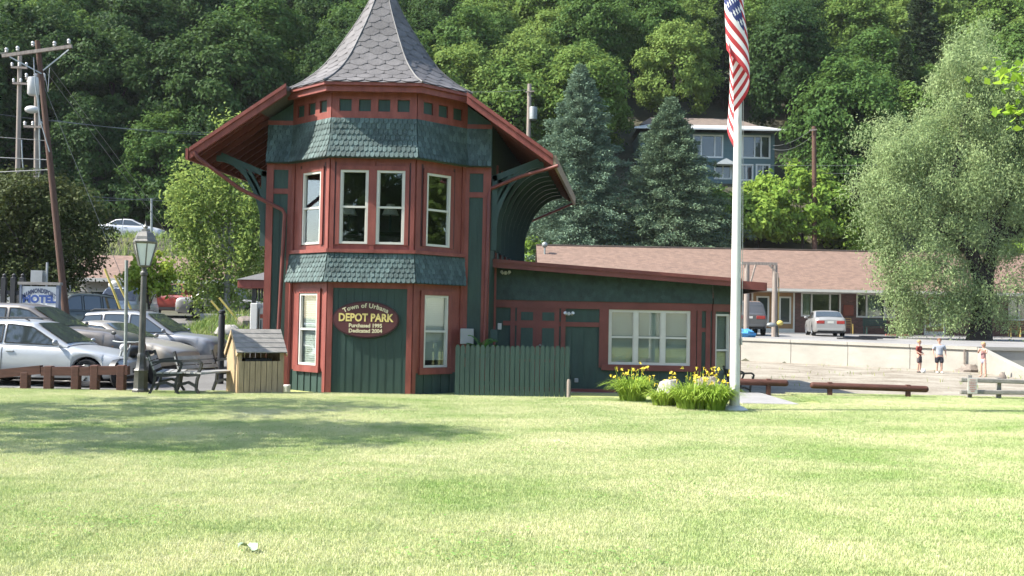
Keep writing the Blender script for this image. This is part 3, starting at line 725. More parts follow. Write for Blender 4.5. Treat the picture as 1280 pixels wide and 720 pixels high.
# --- main gable roof with long raking eaves
HW, ZE, ZR, D0, D1 = 4.08, 5.2, 8.06, -.72, 6.6
for sx in (-1, 1):
    mb = MB(); th = .10
    XI = 1.95 if sx < 0 else 2.12; ZI = lerp(ZE, ZR, (HW - XI) / HW)                               # the spire takes the place of the gable between +-XI
    a, b, c, d = dep(sx * HW, D0, ZE), dep(sx * XI, D0, ZI), dep(sx * XI, D1, ZI), dep(sx * HW, D1, ZE)
    mb.hexa([a, b, c, d] + [q + Vector((0, 0, th)) for q in (a, b, c, d)])
    e, f, g, h = dep(sx * XI, .08, ZI), dep(0, .08, ZR), dep(0, D1, ZR), dep(sx * XI, D1, ZI)
    mb.hexa([e, f, g, h] + [q + Vector((0, 0, th)) for q in (e, f, g, h)])
    rf = mb.build('roof', M['asphalt_shingle'], depot, world=True, fix=True)
    mb = MB(); a2, b2 = a + Vector((0, -.05, -.12)), b + Vector((0, -.05, -.12))
    mb.hexa([a2, b2, b2 + Vector((0, .08, 0)), a2 + Vector((0, .08, 0)), a2 + Vector((0, 0, .22)), b2 + Vector((0, 0, .22)), b2 + Vector((0, .08, .22)), a2 + Vector((0, .08, .22))])
    a3, b3 = a + Vector((0, -.085, .04)), b + Vector((0, -.085, .04))
    mb.hexa([a3, b3, b3 + Vector((0, .03, 0)), a3 + Vector((0, .03, 0)), a3 + Vector((0, 0, .09)), b3 + Vector((0, 0, .09)), b3 + Vector((0, .03, .09)), a3 + Vector((0, .03, .09))])
    mb.build('rake_fascia', M['red'], rf, world=True, fix=True)
    mb = MB(); q0, q1 = dep(sx * (HW + .02), D0 - .06, ZE), dep(sx * (HW + .02), D1, ZE); x_ = .06 * sx
    mb.hexa([(q0.x, q0.y, ZE - .14), (q0.x + x_, q0.y, ZE - .14), (q1.x + x_, q1.y, ZE - .14), (q1.x, q1.y, ZE - .14), (q0.x, q0.y, ZE + .11), (q0.x + x_, q0.y, ZE + .11), (q1.x + x_, q1.y, ZE + .11), (q1.x, q1.y, ZE + .11)])
    ef = mb.build('eave_fascia', M['weathered'] if sx > 0 else M['red'], rf, world=True, fix=True)
    if sx > 0: ef['label'] = 'bare weathered eave board'
    # soffit boards and rafters
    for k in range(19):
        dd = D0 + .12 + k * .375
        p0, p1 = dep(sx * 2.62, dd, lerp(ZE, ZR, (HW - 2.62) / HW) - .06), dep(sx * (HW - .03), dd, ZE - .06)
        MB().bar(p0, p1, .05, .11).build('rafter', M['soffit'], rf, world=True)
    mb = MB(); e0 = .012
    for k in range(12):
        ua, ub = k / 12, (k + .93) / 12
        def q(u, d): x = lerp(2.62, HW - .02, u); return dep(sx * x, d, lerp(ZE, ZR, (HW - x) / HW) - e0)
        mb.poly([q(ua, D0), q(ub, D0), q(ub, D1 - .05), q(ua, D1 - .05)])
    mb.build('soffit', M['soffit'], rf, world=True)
# brackets under the eaves: big timber knees at the front corners, curved ribs down the right flank
def knee(sx, d, m_='bracket'):
    mb = MB()
    A, B, Cc = dep(sx * 2.66, d, 4.95), dep(sx * 3.85, d, ZE - .16 + .12), dep(sx * 2.66, d, 3.6)
    mb.bar(dep(sx * 2.62, d, 4.86), dep(sx * 3.7, d, 5.30), .12, .13)
    pts = []
    for k in range(13):
        t_ = k / 12; a = t_ * math.pi / 2
        pts.append(dep(sx * (2.68 + 1.12 * (1 - math.cos(a))), d, 3.55 + 1.68 * math.sin(a)))
    for p, q in zip(pts, pts[1:]): mb.bar(p, q, .10, .13, up=(0, 1, 0) if abs((q - p).normalized().z) > .95 else (0, 0, 1))
    mb.bar(dep(sx * 2.66, d, 4.25), dep(sx * 3.05, d, 4.95), .10, .11)
    mb.bar(dep(sx * 2.68, d, 3.2), dep(sx * 2.68, d, 4.95), .12, .12, up=(0, 1, 0))
    return mb.build('bracket', M[m_], depot, world=True)
knee(-1, .06)
for k in range(9): knee(1, .06 + k * .74)
# downpipes
mb = MB(); s0 = at(247, 197, 22.2); s1 = at(300, 236, 22.6); s2 = at(353, 262, 22.85); s3 = at(345, 470, 22.88)
mb.tube([at(243, 190, 22.2), s0, s1, s2, at(356, 268, 22.86), s3, at(340, 474, 22.6)], .045, 10); mb.build('downpipe', M['dred'], depot, smooth=40, world=True)
mb = MB(); mb.tube([at(698, 207, 22.2), at(650, 221, 22.7), at(613, 236, 23.0), at(611, 246, 22.9), at(605, 440, 22.9)], .04, 10); mb.build('downpipe', M['dred'], depot, smooth=40, world=True)
e = dep(HW, D1, ZE - .1); mb = MB(); mb.tube([e, dep(2.65, D1 - .4, 4.4)], .035, 8); mb.build('downpipe', M['dred'], depot, smooth=40, world=True)

# --- annex
AX0, AX1, AX2, AY, AY2, AYB = -.40, 4.83, 5.62, 24.0, 24.46, 30.0
def af(i, u, z, off=0):
    if i == 0: return Vector((AX0 + u, AY - off, z))
    d = Vector((AX2 - AX1, AY2 - AY, 0)).normalized(); n_ = Vector((d.y, -d.x, 0)); q = Vector((AX1, AY, 0)) + d * u + n_ * off; q.z = z; return q
def rz(x): return lerp(2.99, 2.60, (x + .5) / 6.5)                            # top of the lean-to roof
AL, CL = AX1 - AX0, math.hypot(AX2 - AX1, AY2 - AY)
W3 = (760, 864); wu0 = at(761, 386, AY).x - AX0; wu1 = at(863, 386, AY).x - AX0; WZ0, WZ1 = .58, 1.90
TR0, TR1 = 1.90, 2.08
an = MB()
holed(an, 0, 0, AL, ZB, TR0, [(wu0, wu1, WZ0, WZ1)], -.12, 0, af)
holed(an, 1, 0, CL, ZB, TR0, [(.09, .56, .02, 1.84)], -.12, 0, af)
for k in range(int(AL / .3)):
    u = .06 + .3 * k
    slab(an, 0, u, u + .02, ZB, .45 if wu0 - .1 < u < wu1 + .1 else 1.48, 0, .012, af)
an.box(AX2 - .1, AX2, AY2, AYB, ZB, 2.3); an.box(AX0, AX2, AYB, AYB + .1, ZB, 2.3)
an.build('annex_wall', M['green'], depot, world=True)
sh = MB(); rg = random.Random(9)                                              # dark shingled band below the roof
for i, L in ((0, AL), (1, CL)):
    def S(u, v, i=i, L=L):
        q = af(i, u * L, 0, .02 + .05 * (1 - v)); q.z = lerp(TR1, rz(q.x) - .06, v); return q
    sh.grid(lambda a, b: S(a, b), 6, 3)
    nr = (af(i, 0, 0, 1) - af(i, 0, 0, 0)).normalized()
    scales(sh, S, nr, lambda v, L=L: L, 7, .12, lift=.012, rg=rg)
sh.build('annex_shingles', M['dshingle'], depot, world=True)
tr = MB()
slab(tr, 0, 0, AL, TR0, TR1, 0, .05, af); slab(tr, 1, 0, CL, TR0, TR1, 0, .05, af)
def px2u(px): return at(px, 400, AY).x - AX0
slab(tr, 0, .2, px2u(760) - .12, 1.47, 1.58, 0, .035, af)                      # rail below the transom panels
for px in (617, 641, 704, 752, 874, 885): slab(tr, 0, px2u(px) - .055, px2u(px) + .055, ZB if px > 860 or px < 745 and px != 704 else .5, TR0, 0, .045, af)
slab(tr, 0, px2u(874), px2u(885), 1.40, 1.50, 0, .034, af)
slab(tr, 0, wu0 - .14, wu0, WZ0 - .12, TR0, 0, .05, af); slab(tr, 0, wu1, wu1 + .14, WZ0 - .12, TR0, 0, .05, af); slab(tr, 0, wu0 - .16, wu1 + .16, WZ0 - .14, WZ0, 0, .09, af)
slab(tr, 1, 0, .09, ZB, TR0, 0, .04, af); slab(tr, 1, .56, CL, ZB, TR0, 0, .04, af); slab(tr, 1, .09, .56, ZB, .02, 0, .04, af); slab(tr, 0, 0, AL, ZB, ZB + .14, 0, .05, af)
tr.build('annex_trim', M['dred'], depot, world=True)
window(depot, 0, wu0, wu1, WZ0, WZ1, 'gblind', f=af, cols=3, fr=.06, glass='dglass', bl0=.02)
window(depot, 1, .09, .56, .02, 1.84, 'gblind', f=af, split=.52, bl0=.1, glass='dglass')
# double door
d0, d1 = px2u(646), px2u(699); zt = TR0 - .0
mb = MB(); slab(mb, 0, d0, d1, ZB, zt, 0, .03, af)
dm = (d0 + d1) / 2
slab(mb, 0, dm - .02, dm + .02, ZB, zt, .03, .05, af)
dr = mb.build('door', M['dred'], depot, world=True)
for k in range(2):
    a = d0 + .10 if k == 0 else dm + .10
    for (za, zb_) in ((1.60, 1.80), (.75, 1.42), (0, .6)):
        mb = MB(); slab(mb, 0, a, a + (dm - d0) - .22, za, zb_, .031, .04, af); mb.build('door_panel', M['green'], dr, world=True)
mb = MB(); q = af(0, dm + .06, 1.0, .08); mb.ball(q, .035, 8, 6); mb.build('handle', M['lampcap'], dr, smooth=60, world=True)
# lean-to roof
mb = MB(); x0, x1 = -.47, 5.98
def rp(x, y, dz): return Vector((x, y, rz(x) + dz))
mb.hexa([rp(x0, AY - .42, -.05), rp(x1, AY - .42, -.05), rp(x1 + .2, AYB, -.05), rp(x0 + .6, AYB, -.05), rp(x0, AY - .42, .0), rp(x1, AY - .42, .0), rp(x1 + .2, AYB, .0), rp(x0 + .6, AYB, .0)])
ar = mb.build('annex_roof', M['asphalt_shingle'], depot, world=True)
mb = MB()
mb.hexa([rp(x0, AY - .47, -.15), rp(x1 - .55, AY - .47, -.15), rp(x1 - .55, AY - .42, -.15), rp(x0, AY - .42, -.15), rp(x0, AY - .47, .02), rp(x1 - .55, AY - .47, .02), rp(x1 - .55, AY - .42, .02), rp(x0, AY - .42, .02)])
mb.hexa([rp(x0, AY - .50, -.03), rp(x1 - .55, AY - .50, -.03), rp(x1 - .55, AY - .472, -.03), rp(x0, AY - .472, -.03), rp(x0, AY - .5, .05), rp(x1 - .55, AY - .5, .05), rp(x1 - .55, AY - .472, .05), rp(x0, AY - .472, .05)])
mb.hexa([rp(x1 - .56, AY - .46, -.19), rp(x1 + .02, AY - .46, -.19), rp(x1 + .02, AY - .40, -.19), rp(x1 - .56, AY - .40, -.19), rp(x1 - .56, AY - .46, .0), rp(x1 + .02, AY - .46, .0), rp(x1 + .02, AY - .40, .0), rp(x1 - .56, AY - .40, .0)])
mb.hexa([rp(x1, AY - .44, -.19), rp(x1 + .06, AY - .44, -.19), rp(x1 + .26, AYB, -.19), rp(x1 + .2, AYB, -.19), rp(x1, AY - .44, .0), rp(x1 + .06, AY - .44, .0), rp(x1 + .26, AYB, .0), rp(x1 + .2, AYB, .0)])
mb.build('fascia', M['dred'], ar, world=True)
# fittings on the walls
def floodpair(px, py, Y, parent):
    c = at(px, py, Y); mb = MB(); mb.box(c.x - .03, c.x + .03, c.y, c.y + .06, c.z - .04, c.z + .04)
    for s_ in (-1, 1): mb.tube([c + Vector((s_ * .04, 0, 0)), c + Vector((s_ * .07, -.06, -.02)), c + Vector((s_ * .095, -.12, .02))], [.012, .026, .04], 10)
    return mb.build('floodlight', M['white'], parent, smooth=40, world=True)
floodpair(711, 392, AY - .06, depot); floodpair(632, 341, AY - .12, depot)
def wallbox(name, px0, px1, py0, py1, Y, dpt, m_, parent=depot):
    a, b = at(px0, py1, Y), at(px1, py0, Y); mb = MB(); mb.box(a.x, b.x, Y, Y + dpt, a.z, b.z); return bevel(mb.build(name, M[m_], parent, world=True), .012)
wallbox('ventilation_box', 575, 592, 411, 430, 22.7, .28, 'grey_box'); wallbox('meter_box', 613, 622, 412, 427, 22.85, .14, 'bracket')
wallbox('socket_box', 718, 723, 473, 478, 23.93, .06, 'grey_box'); wallbox('floodlight_box', 622, 627, 404, 412, 22.84, .1, 'grey_box')
# table lamps seen through the upper front windows
for px in (436, 488):
    c = at(px, 268, 23.3); mb = MB(); mb.lathe([(.09, -.42), (.03, -.38), (.035, -.15), (.02, -.05), (.02, .05)], 10, c)
    lp = mb.build('table_lamp', M['bracket'], None, smooth=50); tag(lp, 'table lamp with pale cone shade behind the ' + ('left' if px == 436 else 'right') + ' pane of the upper front bay windows', 'lamp', 'table lamps in the bay windows')
    mb = MB(); mb.lathe([(.20, -.02), (.09, .24)], 14, c); mb.build('lamp_shade', M['offwhite'], lp, smooth=50)
c0 = at(462, 268, 23.3); mb = MB(); mb.box(c0.x - .9, c0.x + .9, 23.14, 23.5, c0.z - .48, c0.z - .42); mb.box(c0.x - .86, c0.x - .8, 23.2, 23.46, 2.66, c0.z - .48); mb.box(c0.x + .8, c0.x + .86, 23.2, 23.46, 2.66, c0.z - .48)
tag(mb.build('side_table', M['dark']), 'dark narrow table carrying two lamps inside the upper bay', 'table')

# --- oval sign
sc = fp(2, .5 * FL[2] + .02, 0, .03); cpt = at(457.5, 399.5, sc.y); ctr = Vector((cpt.x, sc.y, cpt.z)); SA, SB = .735, .405
sg = MB(); el = [(math.cos(2 * math.pi * k / 48), math.sin(2 * math.pi * k / 48)) for k in range(48)]
sg.prism([ctr + Vector((SA * c, 0, SB * s)) for c, s in el], (0, -.05, 0))
sign = sg.build('oval_sign', M['maroon_edge']); tag(sign, 'oval maroon sign with gold lettering mounted on the green lower bay wall', 'sign')
mb = MB(); mb.prism([ctr + Vector((SA * .95 * c, -.05, SB * .93 * s)) for c, s in el], (0, -.006, 0)); mb.build('sign_face', M['maroon'], sign)
sy = ctr.y - .056
def pl(ox, oz): return lambda x, y, d: (ctr.x + ox + x, sy - d, ctr.z + oz + y)
mb = MB(); glyphs(mb, 'DEPOT PARK', .200, lambda x, y, d: pl(.0, -.035)(x, y * 1.18, d), bold=.007, space=1.02)
for lx in (): pass
mb.build('lettering', M['gold'], sign)
mb = MB(); glyphs(mb, 'Purchased 1995', .115, pl(.0, -.17), bold=.004); mb.build('lettering', M['cream'], sign); mb = MB(); glyphs(mb, 'Dedicated 2004', .115, pl(0, -.285), bold=.004); mb.build('lettering', M['cream'], sign); mb = MB()
RA = 1.05
def arcp(x, y, d):
    a = x / RA; r_ = RA + y; return (ctr.x + r_ * math.sin(a), sy - d, ctr.z + .262 - RA + r_ * math.cos(a))
glyphs(mb, 'Town of Urbana', .138, arcp, bold=.004, space=1.08); mb.build('lettering', M['cream'], sign)

# --- picket fence
fx0, fx1, fy, fz = at(569.5, 432, 22).x, at(713, 432, 22).x, 22.0, at(640, 432, 22).z
fen = thing('picket_fence', 'solid dark green picket fence between the bay and the annex door', 'fence', (fx0, fy, ZB))
mb = MB(); n = 23; pw = (fx1 - fx0) / n
for k in range(n):
    a = fx0 + k * pw; b = a + pw - .014; j = rnd.uniform(-.012, .012); zt = fz - .05 + j
    mb.prism([(a, fy, ZB), (b, fy, ZB), (b, fy, zt), (lerp(a, b, .72), fy, zt + .055), (lerp(a, b, .28), fy, zt + .055), (a, fy, zt)], (0, .022, 0))
mb.build('picket_panel', M['green'], fen, world=True)
mb = MB(); mb.box(fx0, fx1, fy + .025, fy + .07, .15, .24); mb.box(fx0, fx1, fy + .025, fy + .07, .75, .84); mb.build('rail', M['green'], fen, world=True)
for x in (fx0 + .05, fx1 - .05):
    mb = MB(); mb.box(x - .05, x + .05, fy + .072, fy + .17, ZB - .05, .95); mb.build('post', M['green'], fen, world=True)
a = at(711, 480, 21.8); mb = MB(); mb.tube([(a.x, 21.8, ZB), (a.x, 21.8, .28), (a.x, 21.8, .33)], [.045, .045, .03], 10)
tag(mb.build('stake', M['greypole'], smooth=40), 'short grey wooden stake at the right end of the green picket fence', 'stake')
# ------------------------------------------------------------------ flagpole and flag
fb = atz(918, 513, 0.0)
pole = thing('flagpole', 'tall white tapered flagpole on a white base plate beside the yellow flowers', 'flagpole', fb)
mb = MB(); mb.lathe([(.095, .03), (.093, 1.2), (.086, 3), (.070, 6), (.050, 9.3), (.047, 9.3)], 20); mb.build('pole', M['white'], pole, smooth=40)
mb = MB(); mb.lathe([(.25, -.02), (.25, .02), (.17, .07), (.115, .09)], 20); mb.build('base_plate', M['white'], pole, smooth=40)
mb = MB(); mb.ball((0, 0, 9.58), .09, 14, 10); mb.build('finial', M['gold'], pole, smooth=60)
mb = MB(); mb.bar((.10, -.02, 1.22), (.10, -.02, 1.34), .03, .12); mb.build('cleat', M['galv'], pole)
mb = MB(); mb.tube([(.115, -.03, 1.3), (.11, -.04, 3), (.085, -.04, 6), (.06, -.03, 9.3)], .006, 5); mb.build('halyard', M['offwhite'], pole)
m, t, p = newmat('flag_cloth')
uv = t.new('UVMap'); sx = t.new('SeparateXYZ'); t.link(uv.outputs[0], sx.inputs[0])
def mth(op, a, b=None, c=None):
    n = t.new('Math', operation=op)
    for i, q in enumerate((a, b, c)):
        if q is None: continue
        if isinstance(q, (int, float)): n.inputs[i].default_value = q
        else: t.link(q, n.inputs[i])
    return n.outputs[0]
U, V = sx.outputs[0], sx.outputs[1]
stripe = mth('LESS_THAN', mth('FRACT', mth('MULTIPLY', V, 6.5)), .5)
rw = t.new('Mix', data_type='RGBA'); t.link(stripe, rw.inputs[0]); rw.inputs[6].default_value = (.78, .76, .74, 1); rw.inputs[7].default_value = (.42, .035, .04, 1)
canton = mth('MULTIPLY', mth('LESS_THAN', U, .4), mth('LESS_THAN', V, 7 / 13))
def star(du, dv):
    a = mth('SUBTRACT', mth('FRACT', mth('MULTIPLY_ADD', U, 5.5 / .4, du)), .5); b = mth('SUBTRACT', mth('FRACT', mth('MULTIPLY_ADD', V, 4.5 / (7 / 13), dv)), .5)
    ang = mth('ARCTAN2', b, a); rr = mth('SQRT', mth('ADD', mth('MULTIPLY', a, a), mth('MULTIPLY', b, b)))
    lim = mth('MULTIPLY_ADD', mth('COSINE', mth('MULTIPLY', ang, 5)), .05, .19)
    return mth('LESS_THAN', rr, lim)
st = mth('MAXIMUM', star(0, 0), star(.5, .5))
bl = t.new('Mix', data_type='RGBA'); t.link(st, bl.inputs[0]); bl.inputs[6].default_value = (.03, .045, .16, 1); bl.inputs[7].default_value = (.75, .75, .75, 1)
fl = t.new('Mix', data_type='RGBA'); t.link(canton, fl.inputs[0]); t.link(rw.outputs[2], fl.inputs[6]); t.link(bl.outputs[2], fl.inputs[7])
t.link(fl.outputs[2], p.inputs['Base Color']); p.inputs['Roughness'].default_value = .75
tr = t.new('BsdfTranslucent'); t.link(fl.outputs[2], tr.inputs[0]); ms = t.new('MixShader'); ms.inputs[0].default_value = .3
t.link(p.outputs[0], ms.inputs[1]); t.link(tr.outputs[0], ms.inputs[2]); t.link(ms.outputs[0], m.node_tree.nodes['Material Output'].inputs[0]); M['flag'] = m
# limp flag: hoist along the pole, cloth falling in soft pleats
NU, NV, FH, FLN = 72, 30, 2.0, 3.1
ztop = 8.95
def cloth(u, v):
    # u: 0 hoist .. 1 fly ; v: 0 top .. 1 bottom ; the cloth slides down as it leaves the pole
    drop = v * FH * (1 - .12 * u) + (u ** 1.05) * (2.45 - .1 * v)
    ph = u * 2 * math.pi * 1.35 + v * .8
    amp = .15 * ss(0, .12, u) * (1 - .35 * u)
    x = -.06 - .10 * ss(.1, .8, u) + amp * math.sin(ph) * 1.5 + .04 * math.sin(drop * 1.7) + .12 * ss(.5, 0, v) * ss(.05, .3, u) * (1 - u)
    y = -.05 - .10 * ss(0, .2, u) + .11 * math.cos(ph) * ss(0, .1, u) - .10 * u + .03 * math.sin(drop * 3 + u * 5)
    x = -(x + .06) - .05 - .16 * u
    if u < .03: x = lerp(-.075, x, u / .03)
    return (x, y, ztop - drop)
mb = MB(); mb.grid(cloth, NU, NV)
# a fold of the lower hoist corner lying to the right of the pole
flag = mb.build('flag', M['flag'], None, smooth=80); flag.location = fb
tag(flag, 'striped national flag with star-spangled blue corner hanging limp from the white pole', 'flag')
uvl = flag.data.uv_layers.new(name='UVMap')
for poly in flag.data.polygons:
    for li in poly.loop_indices:
        vi = flag.data.loops[li].vertex_index; uvl.data[li].uv = ((vi // (NV + 1)) / NU, (vi % (NV + 1)) / NV)

# ------------------------------------------------------------------ lilies and rocks by the pole
M['lily_leaf'] = leafmat('daylily_leaf', (.17, .28, .035), (.32, .42, .08), .4)
M['lily_flower'] = mat('yellow_lily_petal', (.95, .72, .07), .5, .10, 9)
def lily_meshes(seed, n, rad, h):
    rg = random.Random(seed); mb = MB()
    for _ in range(n):
        a = rg.uniform(0, 6.283); r0 = rad * .55 * math.sqrt(rg.random()); b = a + rg.uniform(-.6, .6); L = h * rg.uniform(.7, 1.15); ou = rg.uniform(.15, .8); out = ou * L; wd = rg.uniform(.010, .017)
        p0 = Vector((r0 * math.cos(a), r0 * math.sin(a), -.02)); d = Vector((math.cos(b), math.sin(b), 0)); s_ = Vector((-d.y, d.x, 0)) * wd
        prev = None; idx = []
        for k in range(6):
            q = k / 5; c = p0 + d * out * q ** 1.5 + Vector((0, 0, L * (q * (1.18 - .12 * ou) - (.40 + .38 * ou) * q ** 2.8))); ww = s_ * (1 - q ** 3 * .95)
            idx.append(len(mb.v)); mb.v += [tuple(c - ww), tuple(c + ww)]
        for i, j in zip(idx, idx[1:]): mb.face((i, i + 1, j + 1, j))
    return mb
def flower_mesh():
    mb = MB()
    for k in range(6):
        a = k * math.pi / 3; d = Vector((math.cos(a), math.sin(a), 0)); s_ = Vector((-d.y, d.x, 0))
        mb.poly([Vector((0, 0, 0)) , d * .028 + s_ * .014 + Vector((0, 0, .045)), d * .062 + Vector((0, 0, .05)), d * .028 - s_ * .014 + Vector((0, 0, .045))])
    mb.tube([(0, 0, -.05), (0, 0, .02)], [.006, .010], 5)
    return mb
FME = None
for i, (px, py, wpx, hpx, nf, lab) in enumerate(((793, 503, 56, 40, 24, 'leftmost daylily clump with yellow flowers, apart from the others'), (832, 509, 46, 30, 9, 'low daylily clump with few yellow flowers in front of the white rock'),
                                             (868, 513, 66, 44, 30, 'largest daylily clump full of yellow flowers left of the flagpole'), (897, 515, 42, 44, 18, 'daylily clump with yellow flowers touching the flagpole base'))):
    b = atz(px, py, 0); kx = F / b.y
    o = thing('daylily_clump', lab, 'plant', (b.x, b.y + .25, 0), 0, 'daylilies beside the flagpole')
    rad = wpx / kx * .5; h = hpx / kx * 1.12
    lily_meshes(20 + i, 560 if i != 1 else 260, rad, h).build('leaf_tuft', M['lily_leaf'], o)
    rg = random.Random(60 + i)
    for k in range(nf):
        if FME is None: f_ = flower_mesh().build('flower', M['lily_flower'], o); FME = f_.data
        else: f_ = bpy.data.objects.new('flower', FME); col.objects.link(f_); f_.parent = o
        a = rg.uniform(0, 6.283); rr = rad * 1.05 * math.sqrt(rg.random())
        f_.location = (rr * math.cos(a), rr * math.sin(a), h * rg.uniform(.62, 1.06)); f_.rotation_euler = (rg.uniform(-.9, .9) + .35, rg.uniform(-.7, .7), rg.uniform(0, 6)); s_ = rg.uniform(.5, .85); f_.scale = (s_, s_, s_)
    mb = MB()
    for k in range(int(nf * .5)):
        a = rg.uniform(0, 6.283); rr = rad * .9 * math.sqrt(rg.random()); mb.tube([(rr * .4 * math.cos(a), rr * .4 * math.sin(a), 0), (rr * math.cos(a), rr * math.sin(a), h * rg.uniform(.75, 1.0))], .004, 4)
    mb.build('flower_stalk', M['lily_leaf'], o)
def rock(px, py, wpx, hpx, Y, m_, lab, seed, sink=.3):
    c = at(px, py, Y); rg = random.Random(seed); k = Y / F
    mb = MB(); rx, rzz = wpx * k / 2, hpx * k
    mb.ball((0, 0, rzz * (.5 - sink / 2)), (rx, rx * .8, rzz * .62), 11, 8, .16, rg)
    o = mb.build('rock', M[m_], None, smooth=28); o.location = (c.x, Y, c.z); return tag(o, lab, 'rock')
rock(838, 500, 34, 26, 19.5, 'rock', 'pale white rock standing among the yellow daylilies', 2)
rock(884, 500, 44, 30, 19.6, 'drock', 'rounded grey-brown rock behind the daylilies near the flagpole', 3)
# small pale scrap on the lawn
c = atz(310, 685, .03); mb = MB(); rg = random.Random(4)
mb.grid(lambda u, v: (-.065 + .13 * u, -.03 + .06 * v + .03 * math.sin(u * 5), .012 + .018 * math.sin(u * 6 + v * 3) + .012 * rg.random()), 7, 4)
o = mb.build('paper_scrap', mat('crumpled_paper', (.30, .40, .26), .6, .12, 20), None, smooth=60); o.location = c; o.rotation_euler = (.1, 0, .2); tag(o, 'pale crumpled scrap lying on the near lawn', 'litter')

# ------------------------------------------------------------------ log rails
def log_rail(a, b, zc, r, posts, lab, m_='brownwood', grp='brown log rails round the lawn', zg=0.0, square=False, psz=.11, ptop=.0, bx=True):
    a, b = Vector(a), Vector(b); mid = (a + b) / 2; o = thing('log_rail', lab, 'rail', (mid.x, mid.y, zg), 0, grp)
    d = (b - a).normalized(); mb = MB()
    pa, pb = a.copy(), b.copy()
    if square: mb.bar(pa, pb, r * 1.7, r * 2)
    else: mb.tube([pa - d * .0, pa + d * .02, pa + d * .06, pb - d * .06, pb - d * .02, pb], [r * .6, r * .9, r, r, r * .9, r * .6], 12)
    mb.build('beam', M[m_], o, smooth=40, world=True)
    for t_ in posts:
        q = a.lerp(b, t_); mb = MB(); s_ = psz
        mb.box(q.x - s_, q.x + s_, q.y - s_, q.y + s_, zg - .1, q.z + ptop); bevel(mb.build('post', M[m_], o, world=True), .015)
    return o
Yr = 22.9
log_rail(at(1013, 481.5, Yr), at(1160, 486.5, Yr), 0, .075, (.165, .83), 'long brown log rail standing alone at the beach edge of the lawn', ptop=.09, psz=.05)
log_rail(at(915, 477, Yr), at(985, 479, Yr), 0, .075, (.65,), 'short brown log rail ending just right of the flagpole', ptop=.09, psz=.05)
Yl = 20.35
log_rail(at(-30, 470, Yl), at(52, 462, Yl), 0, .088, (.25, .76), 'leftmost brown timber rail tilting down to the picture edge', square=True, ptop=-.02, psz=.08)
log_rail(at(53, 464, Yl), at(114, 464, Yl), 0, .088, (.14, .70), 'middle brown timber rail before the silver estate car', square=True, ptop=.11, psz=.08)
log_rail(at(113, 463, Yl), at(161, 463, Yl), 0, .088, (.13, .82), 'rightmost brown timber rail next to the thin metal post', square=True, ptop=.11, psz=.08)
# grey two-rail fence with notice, far right
wf = thing('rail_fence', 'grey weathered two-rail fence at the right edge of the lawn', 'fence', (at(1235, 495, Yr).x, Yr, 0))
for (py0, py1) in ((474.5, 479), (490, 491)):
    mb = MB(); mb.bar(at(1200, py0, Yr), at(1330, py1, Yr), .09, .10); bevel(mb.build('rail', M['greywood'], wf, world=True), .02)
for px in (1212.5, 1249, 1310):
    q = at(px, 469 if px < 1220 else 472, Yr + .06); mb = MB(); mb.box(q.x - .045, q.x + .045, Yr + .05, Yr + .14, -.1, q.z); mb.build('post', M['greywood'], wf, world=True)
a, b = at(1210, 492, Yr - .08), at(1222, 473, Yr - .08); no = MB().box(a.x, b.x, Yr - .075, Yr - .06, a.z, b.z).build('notice_board', M['offwhite']); tag(no, 'small white notice with faded red lines fixed on the grey rail fence', 'notice')
mb = MB(); k = (b.x - a.x)
for (f0, f1, zz) in ((.2, .8, .90), (.12, .88, .76), (.15, .8, .64), (.12, .88, .52), (.2, .75, .40), (.15, .85, .28), (.3, .7, .16)):
    x = a.x + k * f0; rg = random.Random(int(zz * 100))
    while x < a.x + k * f1:
        w_ = rg.uniform(.018, .04); mb.box(x, min(x + w_, a.x + k * f1), Yr - .079, Yr - .075, lerp(a.z, b.z, zz) - .008, lerp(a.z, b.z, zz) + .008); x += w_ + .009
mb.build('faded_lettering', mat('faded_red_ink', (.55, .22, .20), .6, .1), no)
# concrete slab by the pole
mb = MB(); x0, x1 = atz(926, 505, 0).x, atz(986, 503, 0).x; mb.box(x0, x1, 20.0, 23.1, -.1, .035); struct(bevel(mb.build('path', M['slabc']), .02))

# ------------------------------------------------------------------ lamp post
lb = atz(175.5, 491, 0.0); K = F / lb.y
lamp = thing('lamp_post', 'old-style lamp post with six-sided frosted lantern beside the benches', 'street lamp', lb)
H = lambda py: (491 - py) / K
mb = MB(); mb.lathe([(.17, 0), (.17, .06), (.145, .09), (.135, .42), (.15, .45), (.11, .50), (.085, .70), (.095, .74), (.07, .80)], 8); mb.lathe([(.066, .78), (.058, 2.2), (.055, H(345)), (.075, H(344)), (.075, H(341)), (.05, H(339)), (.05, H(334))], 14)
mb.build('post', M['lamppost'], lamp, smooth=35)
mb = MB(); mb.lathe([(.05, H(335)), (.10, H(333.5)), (.125, H(332))], 6); mb.lathe([(.225, H(305)), (.245, H(303)), (.245, H(302)), (.215, H(300)), (.20, H(296)), (.15, H(291)), (.085, H(289)), (.085, H(287)), (.05, H(286))], 6)
mb.lathe([(.03, H(287)), (.05, H(284)), (.018, H(281)), (.006, H(276))], 8)
for k in range(6):
    a = k * math.pi / 3; mb.bar((.118 * math.cos(a), .118 * math.sin(a), H(332)), (.232 * math.cos(a), .232 * math.sin(a), H(304.5)), .022, .022)
mb.build('lantern_frame', M['lampcap'], lamp)
mb = MB(); mb.lathe([(.108, H(332)), (.218, H(304.5))], 6); mb.build('lantern_glass', M['lampglass'], lamp)
# thin metal sign post
sp_ = atz(156, 488, 0); mb = MB(); x, y = sp_.x, sp_.y; mb.tube([(x, y, -.1), (x - .02, y, 1.3), (x - .05, y, 2.68)], .035, 6); tag(mb.build('metal_post', M['galv'], smooth=40), 'thin bare galvanised post left of the lamp post', 'post')
